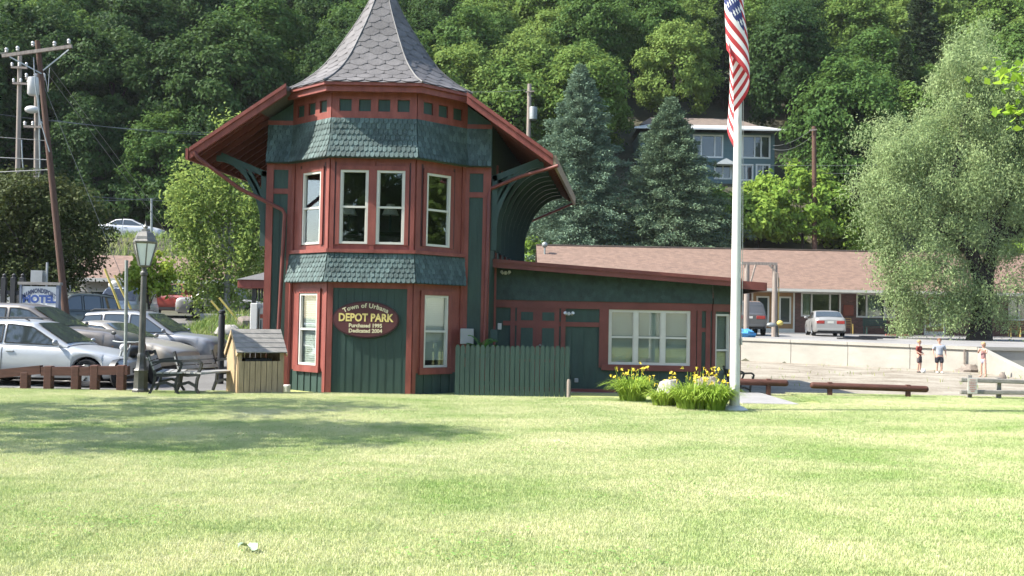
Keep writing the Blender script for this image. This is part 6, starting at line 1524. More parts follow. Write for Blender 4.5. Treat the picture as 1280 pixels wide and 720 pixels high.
while y < 152:
    half = y * .60 + 15; st = 5.6 + (y - 79) * .028
    x = -half + (row % 2) * st * .5
    while x < half:
        spots.append((x + rg.uniform(-1.5, 1.5), y + rg.uniform(-1.6, 1.6))); x += st
    y += 5.6 + (y - 79) * .055; row += 1
first_spots = spots
nz = lambda x, y: math.sin(x * .13 + 1.3) + math.sin(y * .17 + x * .05) + math.sin(x * .31 - y * .11)
cnt = 0
for (x, y) in first_spots:
    if 8.8 < x < 24.5 and y < 91: continue                      # clearing with the blue-green house
    if x < 6 and y < 79: continue
    sp_ = nz(x, y) + rg.uniform(-1.2, 1.2) + (1.0 if x > 0 else -1.5 if x < -20 else -.3)  # darker leaf kinds leftward, brighter rightward: hillside shade put into leaf colour
    if rg.random() < (.07 if x < 5 else .10): k = 7
    else:
        mi = 0 if sp_ < -.5 else 1 if sp_ < .9 else 2
        k = rg.choice([q for q in range(7) if kinds[q][3] == mi])
    s_ = rg.uniform(.85, 1.25); loc = (x, y, groundz(x, y) - .3); rz_ = rg.uniform(0, 6.28); sc = (s_ * rg.uniform(.9, 1.1), s_ * rg.uniform(.9, 1.1), s_ * rg.uniform(.9, 1.1))
    pr = protos[k]
    if not pr[1]: pr[1] = True; pr[0].location = loc; pr[0].rotation_euler = (0, 0, rz_); pr[0].scale = sc
    else: copy_tree(pr[0], loc, rz_, sc)
    cnt += 1
for (x, y, k) in ((-34, 80.5, 4), (-28.5, 79.5, 1), (-24, 81, 0), (-20, 79.3, 3), (-15.5, 80.5, 5), (-11, 79.5, 4), (-6.5, 80.5, 0), (-2, 79.5, 1)):
    if protos[k][1]: copy_tree(protos[k][0], (x, y, groundz(x, y) - 1.6), rg.uniform(0, 6), rg.uniform(.78, .95))
for i in range(8):                                              # the park trees opposite, mirrored by the depot windows
    x = -44 + i * 10.5 + rg.uniform(-2, 2); y = -30 + rg.uniform(-4, 4); pr = protos[rg.choice((1, 2, 3, 4, 5))]
    if not pr[1]: continue
    copy_tree(pr[0], (x, y, -.1), rg.uniform(0, 6), rg.uniform(1.15, 1.5), 'unseen broadleaf tree added on the right to darken the depot window reflections', 'park trees facing the depot')
for (x, y, k) in ((31, 4, 1), (37, 14, 2), (44, 8, 3), (36, -4, 4)):  # unseen trees added on the right so the panes reflect less sky
    if protos[k][1]: copy_tree(protos[k][0], (x, y, -.1), rg.uniform(0, 6), rg.uniform(1.2, 1.5), 'unseen broadleaf tree added on the right to darken the depot window reflections', 'park trees facing the depot')
print('hillside trees', cnt)
for pr in protos:
    if not pr[1]:
        for c in list(pr[0].children): bpy.data.objects.remove(c)
        bpy.data.objects.remove(pr[0])
# ---- single trees with a place of their own
def tree(name, lab, base, me, tr_mb, bark, rz=0, sc=1, group=None):
    o = thing(name, lab, 'tree', base, rz, group); o.scale = (sc,) * 3
    c = bpy.data.objects.new('crown', me); col.objects.link(c); c.parent = o
    tr_mb.build('trunk', bark, o, smooth=60); return o
M['spruce'] = leafmat('blue_spruce_needle', (.085, .138, .090), (.18, .25, .165), .15)
M['spruce2'] = leafmat('grey_green_spruce_needle', (.070, .115, .068), (.15, .205, .12), .15)
b = at(722, 300, 74); gz = groundz(b.x, 74); tip = at(724, 84, 74).z
me, br = conifer('crown', 5, tip - gz, 6.1, 320, 330, M['spruce'], .23, .085, .4, droop=.30, tilt=.22, fluff=.24); tree('blue_spruce', 'tall blue-green spruce with pointed top just right of the depot roof', (b.x, 74, gz), me, conifer_trunk(tip - gz, .3, br), M['dbark'])
b = at(836, 300, 73.5); gz = groundz(b.x, 73.5); tip = at(836, 124, 73.5).z
me, br = conifer('crown', 6, tip - gz, 6.8, 300, 330, M['spruce2'], .23, .085, .4, droop=.36, tilt=.24, fluff=.22); tree('spruce', 'broad grey-green spruce in front of the blue-green hillside house', (b.x, 73.5, gz), me, conifer_trunk(tip - gz, .3, br), M['dbark'])
LB = leafmat('bright_green_leaf', (.11, .20, .03), (.24, .34, .06), .4)
for (px, py, Rpx, Y, seed, lab) in ((1003, 262, 60, 76, 31, 'bright yellow-green bushy tree left of the willow above the motel roof'), (948, 275, 42, 75, 32, 'bright green low tree right of the flagpole above the motel roof'), (1075, 285, 38, 77, 34, 'bright green tree pressed against the left side of the willow'), (775, 285, 34, 76, 33, 'light green small tree filling the gap between the two spruces'), (660, 325, 26, 74, 35, 'light green bush between the depot eave and the taller spruce'), (888, 268, 40, 77, 36, 'mid green tree below the blue-green house left of the flagpole')):
    k = Y / F; c = at(px, py, Y); gz = groundz(c.x, Y); Rm = Rpx * k; zc = c.z - gz
    me, cs = crown('crown', seed, Rm, max(Rm * .85, 1.2), zc, 110, 62, .40, .24, LB if seed != 36 else LM[2], cl=.8)
    tree('bushy_tree', lab, (c.x, Y, gz), me, trunk_mb(seed, max(1, zc), .14, .05, cs, 7), M['dbark'], 0, 1)
c = at(1262, 318, 74); me, cs = crown('crown', 37, 3.0, 1.8, 1.8, 60, 60, .36, .22, LB, cl=.8); tree('bushy_tree', 'bright green bush right of the willow trunk behind the motel roof', (c.x + .6, 74, groundz(c.x, 74)), me, trunk_mb(37, 1.6, .1, .05, cs, 5), M['dbark'])
# willow
M['willow'] = leafmat('silver_willow_leaf', (.145, .22, .082), (.315, .39, .185), .4)
WY = 53.0; wb = at(1224, 420, WY); wz = groundz(wb.x, WY) - .02; kx = WY / F
g = np.random.default_rng(91); cl_ = []
blobs = [(1150, 215, 74, 62), (1110, 180, 44, 40), (1098, 240, 40, 44), (1200, 110, 46, 52), (1182, 150, 48, 44), (1215, 60, 30, 32), (1228, 40, 20, 18), (1205, 85, 30, 30), (1245, 100, 44, 44), (1265, 160, 50, 60), (1215, 210, 60, 60), (1140, 300, 52, 46), (1165, 355, 50, 42), (1125, 345, 34, 34), (1150, 395, 28, 18), (1215, 330, 44, 44), (1235, 360, 36, 40), (1200, 385, 34, 26), (1280, 230, 50, 60), (1320, 170, 60, 70), (1330, 90, 40, 45), (1310, 290, 46, 50), (1262, 300, 34, 36), (1300, 120, 45, 50), (1185, 265, 44, 40), (1110, 290, 26, 30)]
for (px, py, rx, ry) in blobs:
    c = at(px, py, WY); n = int(rx * ry / 100)
    depth = g.uniform(-2.2, 2.2)
    for _ in range(n):
        d = g.normal(size=3); d /= np.linalg.norm(d); r_ = g.uniform(.25, 1) ** .5
        cl_.append((c.x - wb.x + d[0] * rx * kx * r_, d[1] * min(rx, 50) * kx * 1.0 * r_ + depth * .6, c.z - wz + d[2] * ry * kx * r_))
cl_ = np.array(cl_); C = []; O = []
for c in cl_:
    k = int(g.uniform(190, 380)); s_ = g.uniform(.40, .82); p_ = g.normal(size=(k, 3)) * s_ * np.array([.6, .6, .62]); p_[:, 2] -= .25 + .5 * (p_[:, 0] ** 2 + p_[:, 1] ** 2)
    C.append(c + p_); O.append(unit(p_ + np.array([0, 0, .1])))
C = np.concatenate(C); O = np.concatenate(O); D, S, a, b = leafset(g, C, O, .18, .058, .3, 1.1)
me = quads_mesh('crown', C, D, S, a, b, M['willow'])
mb = MB(); mb.tube([(0, 0, -.3), (.02, 0, .15), (.1, 0, .9), (.2, .1, 2.0), (.35, .1, 3.4)], [.78, .66, .54, .50, .46], 14)
mb.tube([(.3, .1, 2.6), (-.3, .2, 4.6), (-1.2, .1, 6.6), (-1.4, 0, 9), (-.9, 0, 11.5), (-.5, 0, 13.5)], [.40, .34, .28, .22, .13, .04], 10)
mb.tube([(.3, .1, 3.0), (.9, .2, 5.2), (1.6, .1, 8), (1.9, 0, 10.5), (2.1, 0, 12.5)], [.36, .30, .22, .14, .04], 10)
mb.tube([(-.2, .2, 4.4), (-1.8, -.3, 5.6), (-3.2, -.6, 6.6), (-4.6, -.6, 7.2)], [.22, .17, .11, .04], 8)
mb.tube([(.8, .2, 5), (2.4, -.2, 6.4), (4.0, -.4, 7.2), (5.2, -.4, 7)], [.24, .18, .11, .04], 8)
mb.tube([(-1.2, .1, 6.6), (-2.2, .8, 8.2), (-2.6, 1, 9.6)], [.18, .12, .04], 8)
o = thing('willow_tree', 'large silvery willow with broken limbs standing behind the retaining wall', 'tree', (wb.x, WY, wz))
c = bpy.data.objects.new('crown', me); col.objects.link(c); c.parent = o; mb.build('trunk', M['dbark'], o, smooth=60)
# birch left of the depot
M['birch'] = leafmat('light_birch_leaf', (.13, .20, .045), (.25, .33, .09), .4)
BY = 47.0; bb = at(282, 392, BY); bz = groundz(bb.x, BY); kx = BY / F; cl_ = []
for (px, py, rx, ry) in ((285, 180, 26, 36), (262, 232, 42, 44), (235, 262, 34, 38), (300, 240, 40, 54), (270, 290, 54, 46), (240, 318, 32, 40), (298, 330, 40, 50), (255, 350, 34, 30), (330, 280, 40, 60), (275, 372, 26, 20), (345, 220, 30, 40)):
    c = at(px, py, BY); dp = g.uniform(-1, 1)
    for _ in range(int(rx * ry / 32)):
        d = g.normal(size=3); d /= np.linalg.norm(d); r_ = g.uniform(.2, 1) ** .5; cl_.append((c.x - bb.x + d[0] * rx * kx * r_, d[1] * rx * kx * r_ + dp, c.z - bz + d[2] * ry * kx * r_))
cl_ = np.array(cl_); C = []; O = []
for c in cl_:
    k = int(g.uniform(26, 48)); p_ = g.normal(size=(k, 3)) * np.array([.18, .18, .42]); p_[:, 2] -= .25; C.append(c + p_); O.append(unit(p_ + np.array([0, 0, .1])))
C = np.concatenate(C); O = np.concatenate(O); D, S, a, b = leafset(g, C, O, .19, .11, .3, .9)
me = quads_mesh('crown', C, D, S, a, b, M['birch'])
o = thing('birch_tree', 'light green drooping birch tree between the lamp post and the depot', 'tree', (bb.x, BY, bz)); c = bpy.data.objects.new('crown', me); col.objects.link(c); c.parent = o
mb = MB(); mb.tube([(0, 0, -.3), (.05, 0, 2), (.15, .1, 4.5), (.2, .1, 7.5), (.15, 0, 8.8)], [.17, .14, .10, .05, .02], 9)
for i in range(16):
    st = Vector((.12, .05, 2.2 + i * .36)); e = Vector(cl_[(i * 37) % len(cl_)]); mb.tube([st, st.lerp(e, .5) + Vector((0, 0, .5)), e], [.05, .03, .008], 5)
mb.build('trunk', M['wbark'], o, smooth=60)
# dark maple, left edge
M['maple'] = leafmat('dark_bronze_maple_leaf', (.024, .036, .013), (.062, .078, .024), .25)
MYY = 43.0; mbse = at(64, 392, MYY); mz = groundz(mbse.x, MYY); kx = MYY / F; cl_ = []
for (px, py, rx, ry) in ((60, 300, 62, 56), (20, 270, 50, 50), (104, 296, 36, 44), (88, 256, 40, 34), (50, 244, 34, 26), (-20, 300, 40, 50), (60, 345, 50, 24), (5, 330, 34, 26)):
    c = at(px, py, MYY); dp = g.uniform(-.6, .6)
    for _ in range(int(rx * ry / 26)):
        d = g.normal(size=3); d /= np.linalg.norm(d); r_ = g.uniform(.2, 1.45) ** .45; cl_.append((c.x - mbse.x + d[0] * rx * kx * r_, d[1] * min(rx, 45) * kx * r_ + dp, c.z - mz + d[2] * ry * kx * r_))
cl_ = np.array(cl_); C = []; O = []
for c in cl_:
    k = int(g.uniform(50, 90)); p_ = g.normal(size=(k, 3)) * np.array([.32, .32, .20]); C.append(c + p_); O.append(unit(p_ + np.array([0, 0, .15])))
C = np.concatenate(C); O = np.concatenate(O); D, S, a, b = leafset(g, C, O, .15, .11, .6)
me = quads_mesh('crown', C, D, S, a, b, M['maple'])
o = thing('maple_tree', 'dark bronze-leaved maple around the leaning utility pole', 'tree', (mbse.x - .6, MYY + .4, mz)); c = bpy.data.objects.new('crown', me); col.objects.link(c); c.parent = o; trunk_mb(3, 2.6, .2, .08, cl_[::9], 12).build('trunk', M['dbark'], o, smooth=60)
# small yellow-green tree by the lamp
c = at(187, 345, 44.5); gz = groundz(c.x, 44.5); me, cs = crown('crown', 51, 1.15, 1.15, c.z - gz, 70, 40, .2, .13, leafmat('yellow_green_leaf', (.16, .24, .03), (.32, .38, .06), .4), cl=.42); tree('young_tree', 'small yellow-green young tree behind the lamp lantern', (c.x, 44.5, gz), me, trunk_mb(51, c.z - gz, .07, .03, cs, 8), M['dbark'])
# hedge-like shrubs above the hill road, behind the white car
for i, (px, Y, r_) in enumerate(((40, 77.5, 2.2), (95, 78, 2.0), (150, 78.5, 1.8), (205, 78, 2.1), (262, 78, 2.3), (320, 78, 2.2))):
    c = at(px, 280, Y); gz = groundz(c.x, Y); me, cs = crown('crown', 61 + i, r_ * 1.25, r_ * .9, r_ * .9, 60, 56, .40, .24, LM[0], cl=.8)
    tree('roadside_shrub', ('first', 'second', 'third', 'fourth', 'fifth', 'rightmost')[i] + ' dark shrub from the left along the far side of the hill road', (c.x, Y, gz), me, trunk_mb(61 + i, r_, .08, .03, cs, 5), M['dbark'], 0, 1, 'shrubs along the hill road')
# leafy branch of a tree standing outside the right edge, near the camera
M['nearleaf'] = leafmat('bright_maple_leaf', (.12, .24, .025), (.23, .36, .045), .5)  # bright green is the leaves' own colour
NY = 11.0; g = np.random.default_rng(17); tb = Vector((8.6, NY + .3, 0)); C = []; tw = []
for (px, py, n, rx, ry) in ((1252, 96, 34, 22, 12), (1285, 90, 40, 26, 16), (1264, 140, 22, 18, 12), (1300, 128, 40, 30, 20), (1330, 100, 70, 40, 40), (1370, 80, 90, 50, 60), (1400, 140, 90, 60, 50), (1440, 60, 120, 70, 80)):
    c = at(px, py, NY) - tb; k = NY / F; C.append(np.array(c)[None] + g.normal(size=(n, 3)) * np.array([rx * k * .6, .16, ry * k * .6])); tw.append(c)
for _ in range(70):
    d = g.normal(size=3); d /= np.linalg.norm(d); c = np.array([d[0] * 1.5 + .9, d[1] * 1.6 + .3, 5.6 + d[2] * 1.5]); C.append(c + g.normal(size=(26, 3)) * .3); 
C = np.concatenate(C); D, S, a, b = leafset(g, C, np.zeros_like(C) + np.array([0, 0, .2]), .105, .08, .7, .4)
me = quads_mesh('crown', C, D, S, a, b, M['nearleaf']); mb = MB(); mb.tube([(.5, .3, -.2), (.45, .3, 2), (.3, .2, 4), (.6, .2, 6)], [.16, .13, .10, .04], 9)
for e in tw: mb.tube([(.35, .2, 3.4), Vector((.35, .2, 3.4)).lerp(e, .5) + Vector((0, 0, .15)), e], [.035, .02, .005], 5)
o = thing('young_maple', 'bright green leafy branch tips of a near maple reaching in from the right edge', 'tree', tb); c = bpy.data.objects.new('crown', me); col.objects.link(c); c.parent = o; mb.build('trunk', M['bark'], o, smooth=60)
# shade trees left of the picture that throw the streaks of shade over the lawn
for i, (x, y, hz, Rx) in enumerate(((-13.2, 11.3, 8.6, 1.9), (-14.2, 15.6, 9.0, 1.8), (-17.0, 13.4, 8.0, 2.4), (-12.8, 12.2, 10.0, 1.3))):
    me, cs = crown('crown', 81 + i, Rx, (2.8, 3.0, 2.8, 2.0)[i], hz, 84, 20, .24, .15, LM[1], cl=.7)
    tree('shade_tree', ('round', 'taller', 'lower leftward', 'slender topmost')[i] + ' green shade tree standing left of the lawn', (x, y, groundz(x, y)), me, trunk_mb(81 + i, hz, .22, .08, cs, 12), M['bark'])
# ------------------------------------------------------------------ utility poles and lines
def insul(mb, p): mb.lathe([(.03, 0), (.07, .04), (.05, .08), (.08, .13), (.04, .2)], 8, p)
def wire(pts_, lab, r=.012, sag=.0, group='overhead wires on the left'):
    mb = MB(); a, b = Vector(pts_[0]), Vector(pts_[1]); L = [a.lerp(b, k / 16) - Vector((0, 0, sag * 4 * (k / 16) * (1 - k / 16))) for k in range(17)]
    return tag(mb.tube(L, r * .65, 5).build('overhead_wire', M['wire'], smooth=60), lab, 'wire', group)
PY = 39.0; p0, p1 = at(83, 400, PY), at(47, 54, PY)
pz = groundz(p0.x, PY)
pl_ = thing('utility_pole', 'leaning dark brown utility pole with crossarm in the maple at the left', 'utility pole', (p0.x, PY, pz), 0, 'utility poles')
d_ = (p1 - p0).normalized(); foot = p0 + d_ * ((pz - .4 - p0.z) / d_.z)
mb = MB(); mb.tube([foot, p1 + d_ * .1], [.145, .095], 12); mb.build('pole', M['polewood'], pl_, smooth=50, world=True)
ca, cb2 = at(3, 70, PY - .2), at(90, 58, PY - .2); mb = MB(); mb.bar(ca, cb2, .11, .13); mb.build('crossarm', M['greypole'], pl_, world=True)
for (px, py) in ((8, 66), (22, 64), (41, 58), (68, 58), (86, 55)): mb = MB(); insul(mb, at(px, py, PY - .2)); mb.build('insulator', M['insulator'], pl_, smooth=50, world=True)
mb = MB(); mb.bar(at(12, 71, PY - .25), at(52, 92, PY - .1), .03, .05); mb.bar(at(86, 62, PY - .25), at(54, 88, PY - .1), .03, .05); mb.build('crossarm_brace', M['galv'], pl_, world=True)
mb = MB(); mb.tube([at(42, 72, PY - .15), at(44, 105, PY - .25), at(50, 150, PY - .2), at(62, 190, PY - .2)], .02, 6); mb.tube([at(62, 85, PY - .2), at(60, 115, PY - .25), at(56, 92, PY - .2)], .015, 6); mb.build('conduit', M['galv'], pl_, smooth=50, world=True)
for Y, a, b, lab, eq in ((46, (47, 350), (46, 92), 'straight pale utility pole with transformer gear behind the leaning pole', 1), (50, (21, 340), (25, 66), 'straight grey utility pole furthest left behind the leaning pole', 0)):
    q0, q1 = at(*a, Y), at(*b, Y); o = thing('utility_pole', lab, 'utility pole', (q0.x, Y, groundz(q0.x, Y)), 0, 'utility poles')
    mb = MB(); mb.tube([(q0.x, Y, groundz(q0.x, Y) - .3), q1], [.14, .10], 10); mb.build('pole', M['greypole'], o, smooth=50, world=True)
    for (x0, x1, py) in (((32, 56, 98), (30, 52, 158)) if eq else ((14, 34, 84), (16, 36, 104))):
        mb = MB(); mb.bar(at(x0, py, Y - .2), at(x1, py + 1, Y - .2), .1, .1); mb.build('crossarm', M['greypole'], o, world=True)
        for px in (x0 + 1, (x0 + x1) / 2, x1 - 1): mb = MB(); insul(mb, at(px, py - 1, Y - .2)); mb.build('insulator', M['insulator'], o, smooth=50, world=True)
    if eq:
        c = at(42, 108, Y - .5); mb = MB(); mb.lathe([(.05, .45), (.24, .40), (.26, .3), (.26, -.35), (.2, -.42)], 14, c); mb.build('transformer', M['insulator'], o, smooth=40, world=True)
        c = at(40, 137, Y - .4); mb = MB(); mb.ball(c, (.35, .2, .18), 10, 7); mb.build('street_light', M['insulator'], o, smooth=50, world=True)
        mb = MB(); mb.tube([at(47, 97, Y - .2), at(49, 150, Y - .2), at(50, 210, Y - .2), at(48, 235, Y - .2)], .035, 7); mb.build('cable_riser', M['galv'], o, smooth=50, world=True)
    else:
        mb = MB(); mb.tube([at(27, 175, Y - .2), at(28, 200, Y - .3), at(31, 232, Y - .2)], .03, 7); mb.build('cable_riser', M['galv'], o, smooth=50, world=True)
c0, c1 = at(660, 200, 77), at(662, 105, 77); o = thing('utility_pole', 'utility pole with grey transformer rising between the depot roof and the spruce', 'utility pole', (c0.x, 77, groundz(c0.x, 77)), 0, 'utility poles')
mb = MB(); mb.tube([(c0.x, 77, groundz(c0.x, 77) - .3), c1], [.2, .16], 9); mb.build('pole', M['greypole'], o, smooth=50, world=True)
c = at(666.5, 142, 76.7); mb = MB(); mb.lathe([(.1, .55), (.3, .5), (.32, .4), (.32, -.45), (.25, -.5)], 12, c); mb.build('transformer', M['galv'], o, smooth=40, world=True)
mb = MB(); mb.bar(at(657, 115, 76.8), at(668, 114, 76.8), .1, .1); mb.build('crossarm', M['greypole'], o, world=True)
c0, c1 = at(1019, 300, 74), at(1017.5, 158, 74); o = thing('utility_pole', 'brown utility pole between the blue-green house and the willow', 'utility pole', (c0.x, 74, groundz(c0.x, 74)), 0, 'utility poles')
mb = MB(); mb.tube([(c0.x, 74, groundz(c0.x, 74) - .3), c1], [.2, .16], 9); mb.build('pole', M['polewood'], o, smooth=50, world=True)
mb = MB(); mb.bar(at(1012, 163, 73.8), at(1021, 162, 73.8), .1, .1); mb.build('crossarm', M['greypole'], o, world=True); ptop = at(1017, 160, 74)
c0, c1 = at(190, 280, 70.3), at(189.5, 248, 70.3); mb = MB(); mb.tube([(c0.x, 70.3, groundz(c0.x, 70.3) - .2), c1], [.09, .08], 8); tag(mb.build('road_post', M['galv'], smooth=50), 'slim grey post at the hill road above the lamp post', 'post')
# wires
A = lambda px, py, Y=PY: at(px, py, Y)
wire((A(60, 80), A(205, 275, 60)), 'upper guy wire sloping from the leaning pole down to the hill road', .022)
wire((A(58, 90), A(215, 300, 56)), 'lower guy wire sloping from the leaning pole towards the lamp post', .022)
wire((A(56, 110), A(152, 345, 41)), 'inner guy wire ending in a yellow guard left of the lamp post', .016)
wire((A(64, 150), A(330, 168, 70)), 'single wire running level from the leaning pole to the depot eave', .02, .25)
wire((A(-20, 196), A(62, 200)), 'thick wire reaching the leaning pole below its conduit', .03)
wire((A(-20, 216), A(66, 212)), 'second thick wire reaching the leaning pole lower down', .03)
wire((A(-20, 170), A(58, 176)), 'loose thin wire to the middle of the leaning pole', .018)
wire((A(-20, 68), A(8, 66)), 'top wire entering from the left edge to the crossarm tip', .018)
wire((at(-10, 232, 50), at(330, 250, 75)), 'low service wire crossing above the white car on the hill road', .025, .4)
wire((at(60, 252, 52), at(330, 232, 76)), 'faint wire along the wood edge above the hill road', .022, .3)
wire((at(-20, 140, 60), at(330, 166, 76)), 'high thin wire in front of the dark wood at the left', .02, .4)
wire((ptop, at(966, 182, 83)), 'upper wire from the brown pole to the corner of the blue-green house', .025, .35, 'overhead wires at the hillside house')
wire((ptop - Vector((0, 0, .5)), at(966, 186, 83)), 'lower wire from the brown pole to the corner of the blue-green house', .025, .5, 'overhead wires at the hillside house')
wire((at(640, 196, 80), at(1120, 206, 74)), 'long level wire passing in front of the blue-green house', .02, .3, 'overhead wires at the hillside house')
wire((at(1019, 216, 74), at(1120, 214, 74)), 'short wire between the brown pole and the willow', .02, .1, 'overhead wires at the hillside house')
wire((at(520, 108, 77), at(660, 112, 77)), 'wire running behind the spire to the transformer pole', .022, .3, 'overhead wires at the hillside house')
for (pa, pb, Y, lab) in (((131, 336), (150, 385), 41.2, 'left yellow guy guard above the grey utility vehicle'), ((143, 344), (163, 385), 41.6, 'right yellow guy guard above the grey utility vehicle'), ((264, 376), (279, 394), 43.2, 'yellow guy guard left of the pale boulder'), ((274, 372), (292, 394), 43.4, 'yellow guy guard nearer to the kiosk roof')):
    mb = MB(); a, b = at(*pa, Y), at(*pb, Y); mb.tube([a, b + (b - a) * .3], .05, 7); tag(mb.build('guy_guard', M['yguard'], smooth=50), lab, 'guy guard', 'yellow guy wire guards')

# ------------------------------------------------------------------ people
def skin_obj(name, verts, edges, radii, m, parent, sub=2, root=0):
    me = bpy.data.meshes.new(name); me.from_pydata(verts, edges, []); o = bpy.data.objects.new(name, me); col.objects.link(o)
    md = o.modifiers.new('skin', 'SKIN'); md.use_smooth_shade = True
    for i, r in enumerate(radii): me.skin_vertices[0].data[i].radius = (r, r) if not hasattr(r, '__len__') else r; me.skin_vertices[0].data[i].use_root = i == root
    s_ = o.modifiers.new('sub', 'SUBSURF'); s_.levels = sub; s_.render_levels = sub
    dg = bpy.context.evaluated_depsgraph_get(); nm = bpy.data.meshes.new_from_object(o.evaluated_get(dg)); o.modifiers.clear(); o.data = nm; nm.name = name
    nm.materials.clear(); nm.materials.append(m); o.parent = parent; return o
def chain(V, E, Rr, pts, rad, start=None):
    prev = start
    for p_, r_ in zip(pts, rad):
        V.append(tuple(p_)); Rr.append(r_)
        if prev is not None: E.append((prev, len(V) - 1))
        prev = len(V) - 1
    return prev
def person(lab, px, py, Y, h, face, hair, top, bottom, build=1.0, arms='down', girl=False, shoes=None, sleeves=True, long_shorts=True):
    q = at(px, py, Y); gz = groundz(q.x, Y) - .02
    o = thing('person', lab, 'person', (q.x, Y, gz), face); s = h / 1.5; b = build
    V, E, Rr = [], [], []
    # local: faces -y ; pelvis root
    V.append((0, 0, .80 * s)); Rr.append((.115 * s * b, .095 * s * b))
    top_ = chain(V, E, Rr, [(0, .005, .92 * s), (0, 0, 1.06 * s), (0, .01, 1.16 * s), (0, .01, 1.235 * s), (0, -.005, 1.30 * s)], [(.11 * s * b, .09 * s * b), (.12 * s * b, .095 * s * b), (.10 * s * b, .075 * s * b), .045 * s, .042 * s], 0)
    chain(V, E, Rr, [(0, -.012 * s, 1.355 * s), (0, -.008 * s, 1.43 * s), (0, 0, 1.485 * s)], [.068 * s, .082 * s, .045 * s], top_)
    for sd in (-1, 1):
        sx = sd * .055 * s * b
        k = chain(V, E, Rr, [(sd * .085 * s * b, 0, .72 * s), (sd * .09 * s, -.01 * s, .42 * s), (sd * .095 * s, .01, .22 * s), (sd * .095 * s, .015, .075 * s), (sd * .10 * s, -.07 * s, .03 * s), (sd * .105 * s, -.14 * s, .022 * s)], [.085 * s * b, .052 * s, .05 * s, .032 * s, .032 * s, .024 * s], 0)
        if arms == 'down': pts = [(sd * .17 * s * b, .01, 1.17 * s), (sd * (.20 + .02 * b) * s * b, .02, .96 * s), (sd * .215 * s * b, -.04 * s, .76 * s), (sd * .215 * s * b, -.06 * s, .70 * s)]
        elif arms == 'front': pts = [(sd * .16 * s, .01, 1.17 * s), (sd * .19 * s, .03 * s, .97 * s), (sd * .12 * s, -.14 * s, .86 * s), (sd * .08 * s, -.18 * s, .84 * s)]
        else: pts = [(sd * .15 * s, .01, 1.17 * s), (sd * .19 * s, -.08 * s, 1.02 * s), (sd * .10 * s, -.20 * s, 1.10 * s), (sd * .06 * s, -.22 * s, 1.15 * s)]
        k = chain(V, E, Rr, pts, [.045 * s * b, .034 * s, .026 * s, .028 * s], 3)
        e = Vector(pts[-1]); dd = (e - Vector(pts[-2])).normalized(); sid = Vector((0, 1, 0)) if arms == 'down' else Vector((1, 0, 0))
        for f, L in ((-1.5, .055), (-.5, .07), (.5, .068), (1.5, .052)):
            chain(V, E, Rr, [e + sid * f * .013 * s + dd * .035 * s, e + sid * f * .015 * s + dd * (.035 + L * .6) * s, e + sid * f * .014 * s + dd * (.03 + L) * s + Vector((-sd * .008, 0, 0))], [.009 * s, .008 * s, .007 * s], k)
        chain(V, E, Rr, [e - sid * .028 * s + dd * .012 * s, e - sid * .038 * s + dd * .045 * s], [.010 * s, .008 * s], k)
    body = skin_obj('person_body', V, E, Rr, M['skin'], o)
    # face
    mb = MB(); mb.ball((0, -.090 * s, 1.385 * s), (.012 * s, .016 * s, .018 * s), 7, 6); mb.build('nose', M['skin'], body, smooth=60)
    mb = MB()
    for sd in (-1, 1): mb.ball((sd * .028 * s, -.080 * s, 1.41 * s), (.011 * s, .008 * s, .007 * s), 7, 5)
    mb.box(-.024 * s, .024 * s, -.090 * s, -.078 * s, 1.346 * s, 1.352 * s); mb.build('eyes_and_mouth', M['dark'], body)
    mb = MB()
    for sd in (-1, 1): mb.ball((sd * .082 * s, .005, 1.39 * s), (.010 * s, .018 * s, .026 * s), 7, 6)
    mb.build('ears', M['skin'], body, smooth=60)
    # hair
    mb = MB(); rg = random.Random(int(px)); n0 = len(mb.v); mb.ball((0, .012 * s, 1.425 * s), (.093 * s, .098 * s, .082 * s), 14, 9, .05, rg)
    if girl: mb.ball((0, .06 * s, 1.37 * s), (.08 * s, .05 * s, .10 * s), 12, 8, .06, rg)
    mb.v = [(x, y if y > -.045 * s or z > 1.435 * s else -.045 * s, z) for x, y, z in mb.v]; mb.build('hair', hair, body, smooth=60)
    # shirt
    V, E, Rr = [(0, 0, .715 * s)], [], [(.15 * s * b, .125 * s * b)]
    t_ = chain(V, E, Rr, [(0, .005, .92 * s), (0, 0, 1.06 * s), (0, .01, 1.165 * s), (0, .01, 1.215 * s)], [(.13 * s * b, .108 * s * b), (.138 * s * b, .112 * s * b), (.118 * s * b, .092 * s * b), .058 * s], 0)
    if sleeves:
        for sd in (-1, 1): chain(V, E, Rr, [(sd * .165 * s * b, .01, 1.17 * s), (sd * .20 * s * b, .015, 1.05 * s), (sd * .21 * s * b, .02, 1.0 * s)], [.062 * s * b, .056 * s * b, .055 * s], 3)
    skin_obj('shirt', V, E, Rr, top, o)
    V, E, Rr = [(0, 0, .80 * s)], [], [(.125 * s * b, .11 * s * b)]
    cr = chain(V, E, Rr, [(0, 0, .715 * s)], [(.12 * s * b, .11 * s * b)], 0)
    for sd in (-1, 1): chain(V, E, Rr, [(sd * .085 * s * b, 0, .66 * s), (sd * .093 * s, -.005, .55 * s), (sd * .096 * s, -.008, (.42 if long_shorts else .585) * s)], [.088 * s * b, .083 * s * b, .083 * s * b], cr)
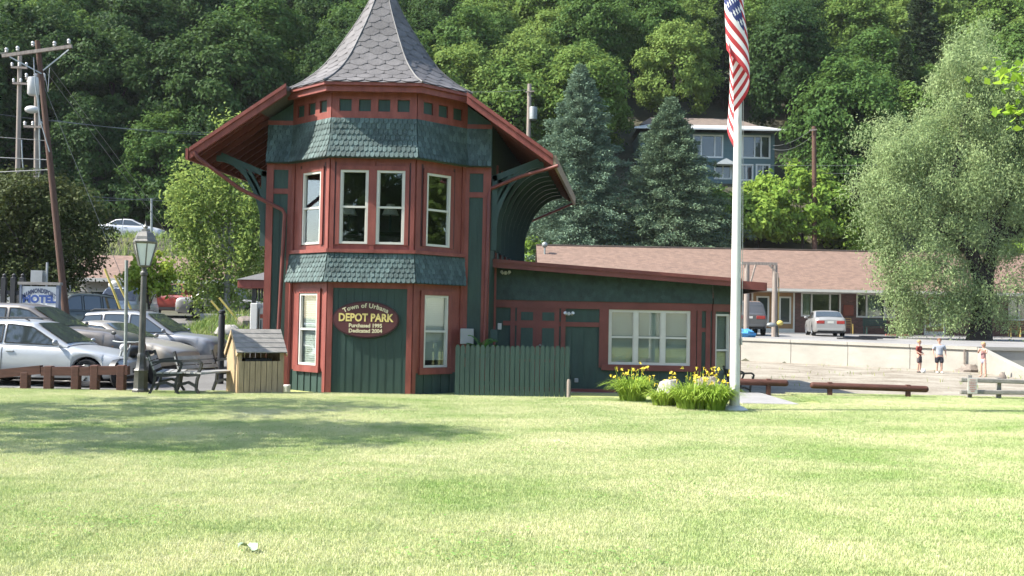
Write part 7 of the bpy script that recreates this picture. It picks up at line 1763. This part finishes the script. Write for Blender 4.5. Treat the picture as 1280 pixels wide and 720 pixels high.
    skin_obj('shorts', V, E, Rr, bottom, o)
    if shoes:
        for sd in (-1, 1):
            mb = MB(); mb.ball((sd * .10 * s, -.05 * s, .035 * s), (.045 * s, .12 * s, .042 * s), 10, 7); mb.build('shoe', shoes, o, smooth=60)
    return o
C_ = lambda n, c: mat(n, c, .8, .12, 12)
stripe_top = C_('striped_pink_top', (.32, .17, .17))
person('blond boy in a dark red shirt and plaid shorts standing left of the two boys', 1149, 465, 37.2, 1.22, R(38), M['hairblond'], C_('dark_red_cotton', (.22, .045, .035)), C_('dark_plaid_cotton', (.10, .08, .085)), .92, 'front', shoes=M['plastic'])
person('stout boy in a pale grey t-shirt and black shorts on the gravel', 1174, 464.5, 37.0, 1.30, R(-8), M['hairbrown'], C_('pale_grey_cotton', (.36, .39, .44)), C_('black_cotton', (.028, .028, .04)), 1.16, 'down', shoes=M['white'])
person('blond girl in a striped top and grey shorts before the sloping wing wall', 1229, 470.5, 34.8, 1.22, R(-55), M['hairblond'], stripe_top, C_('grey_blue_cotton', (.36, .36, .42)), .80, 'up', girl=True, sleeves=False, long_shorts=False)
c = at(1154, 465, 36.8); mb = MB(); mb.ball((c.x, 36.8, groundz(c.x, 36.8) + .06), .09, 12, 8); tag(mb.build('ball', M['white'], smooth=60), 'small white ball on the gravel between the two boys', 'ball')

# ------------------------------------------------------------------ thin haze added to lift the dark gaps of the hillside
m = bpy.data.materials.new('added_haze'); m.use_nodes = True; t = NT(m); t.n.remove(m.node_tree.nodes['Principled BSDF'])
pv = t.new('VolumePrincipled'); pv.inputs['Color'].default_value = (.86, .92, .93, 1); pv.inputs['Density'].default_value = .00011; pv.inputs['Anisotropy'].default_value = .0
t.link(pv.outputs[0], m.node_tree.nodes['Material Output'].inputs['Volume'])
hz = MB().box(-200, 210, -90, 280, -3, 150).build('haze', m); hz['kind'] = 'stuff'; hz['label'] = 'thin pale haze added to lift the dark tones of the wooded hillside'; hz['category'] = 'haze'
scene.cycles.volume_bounces = 0
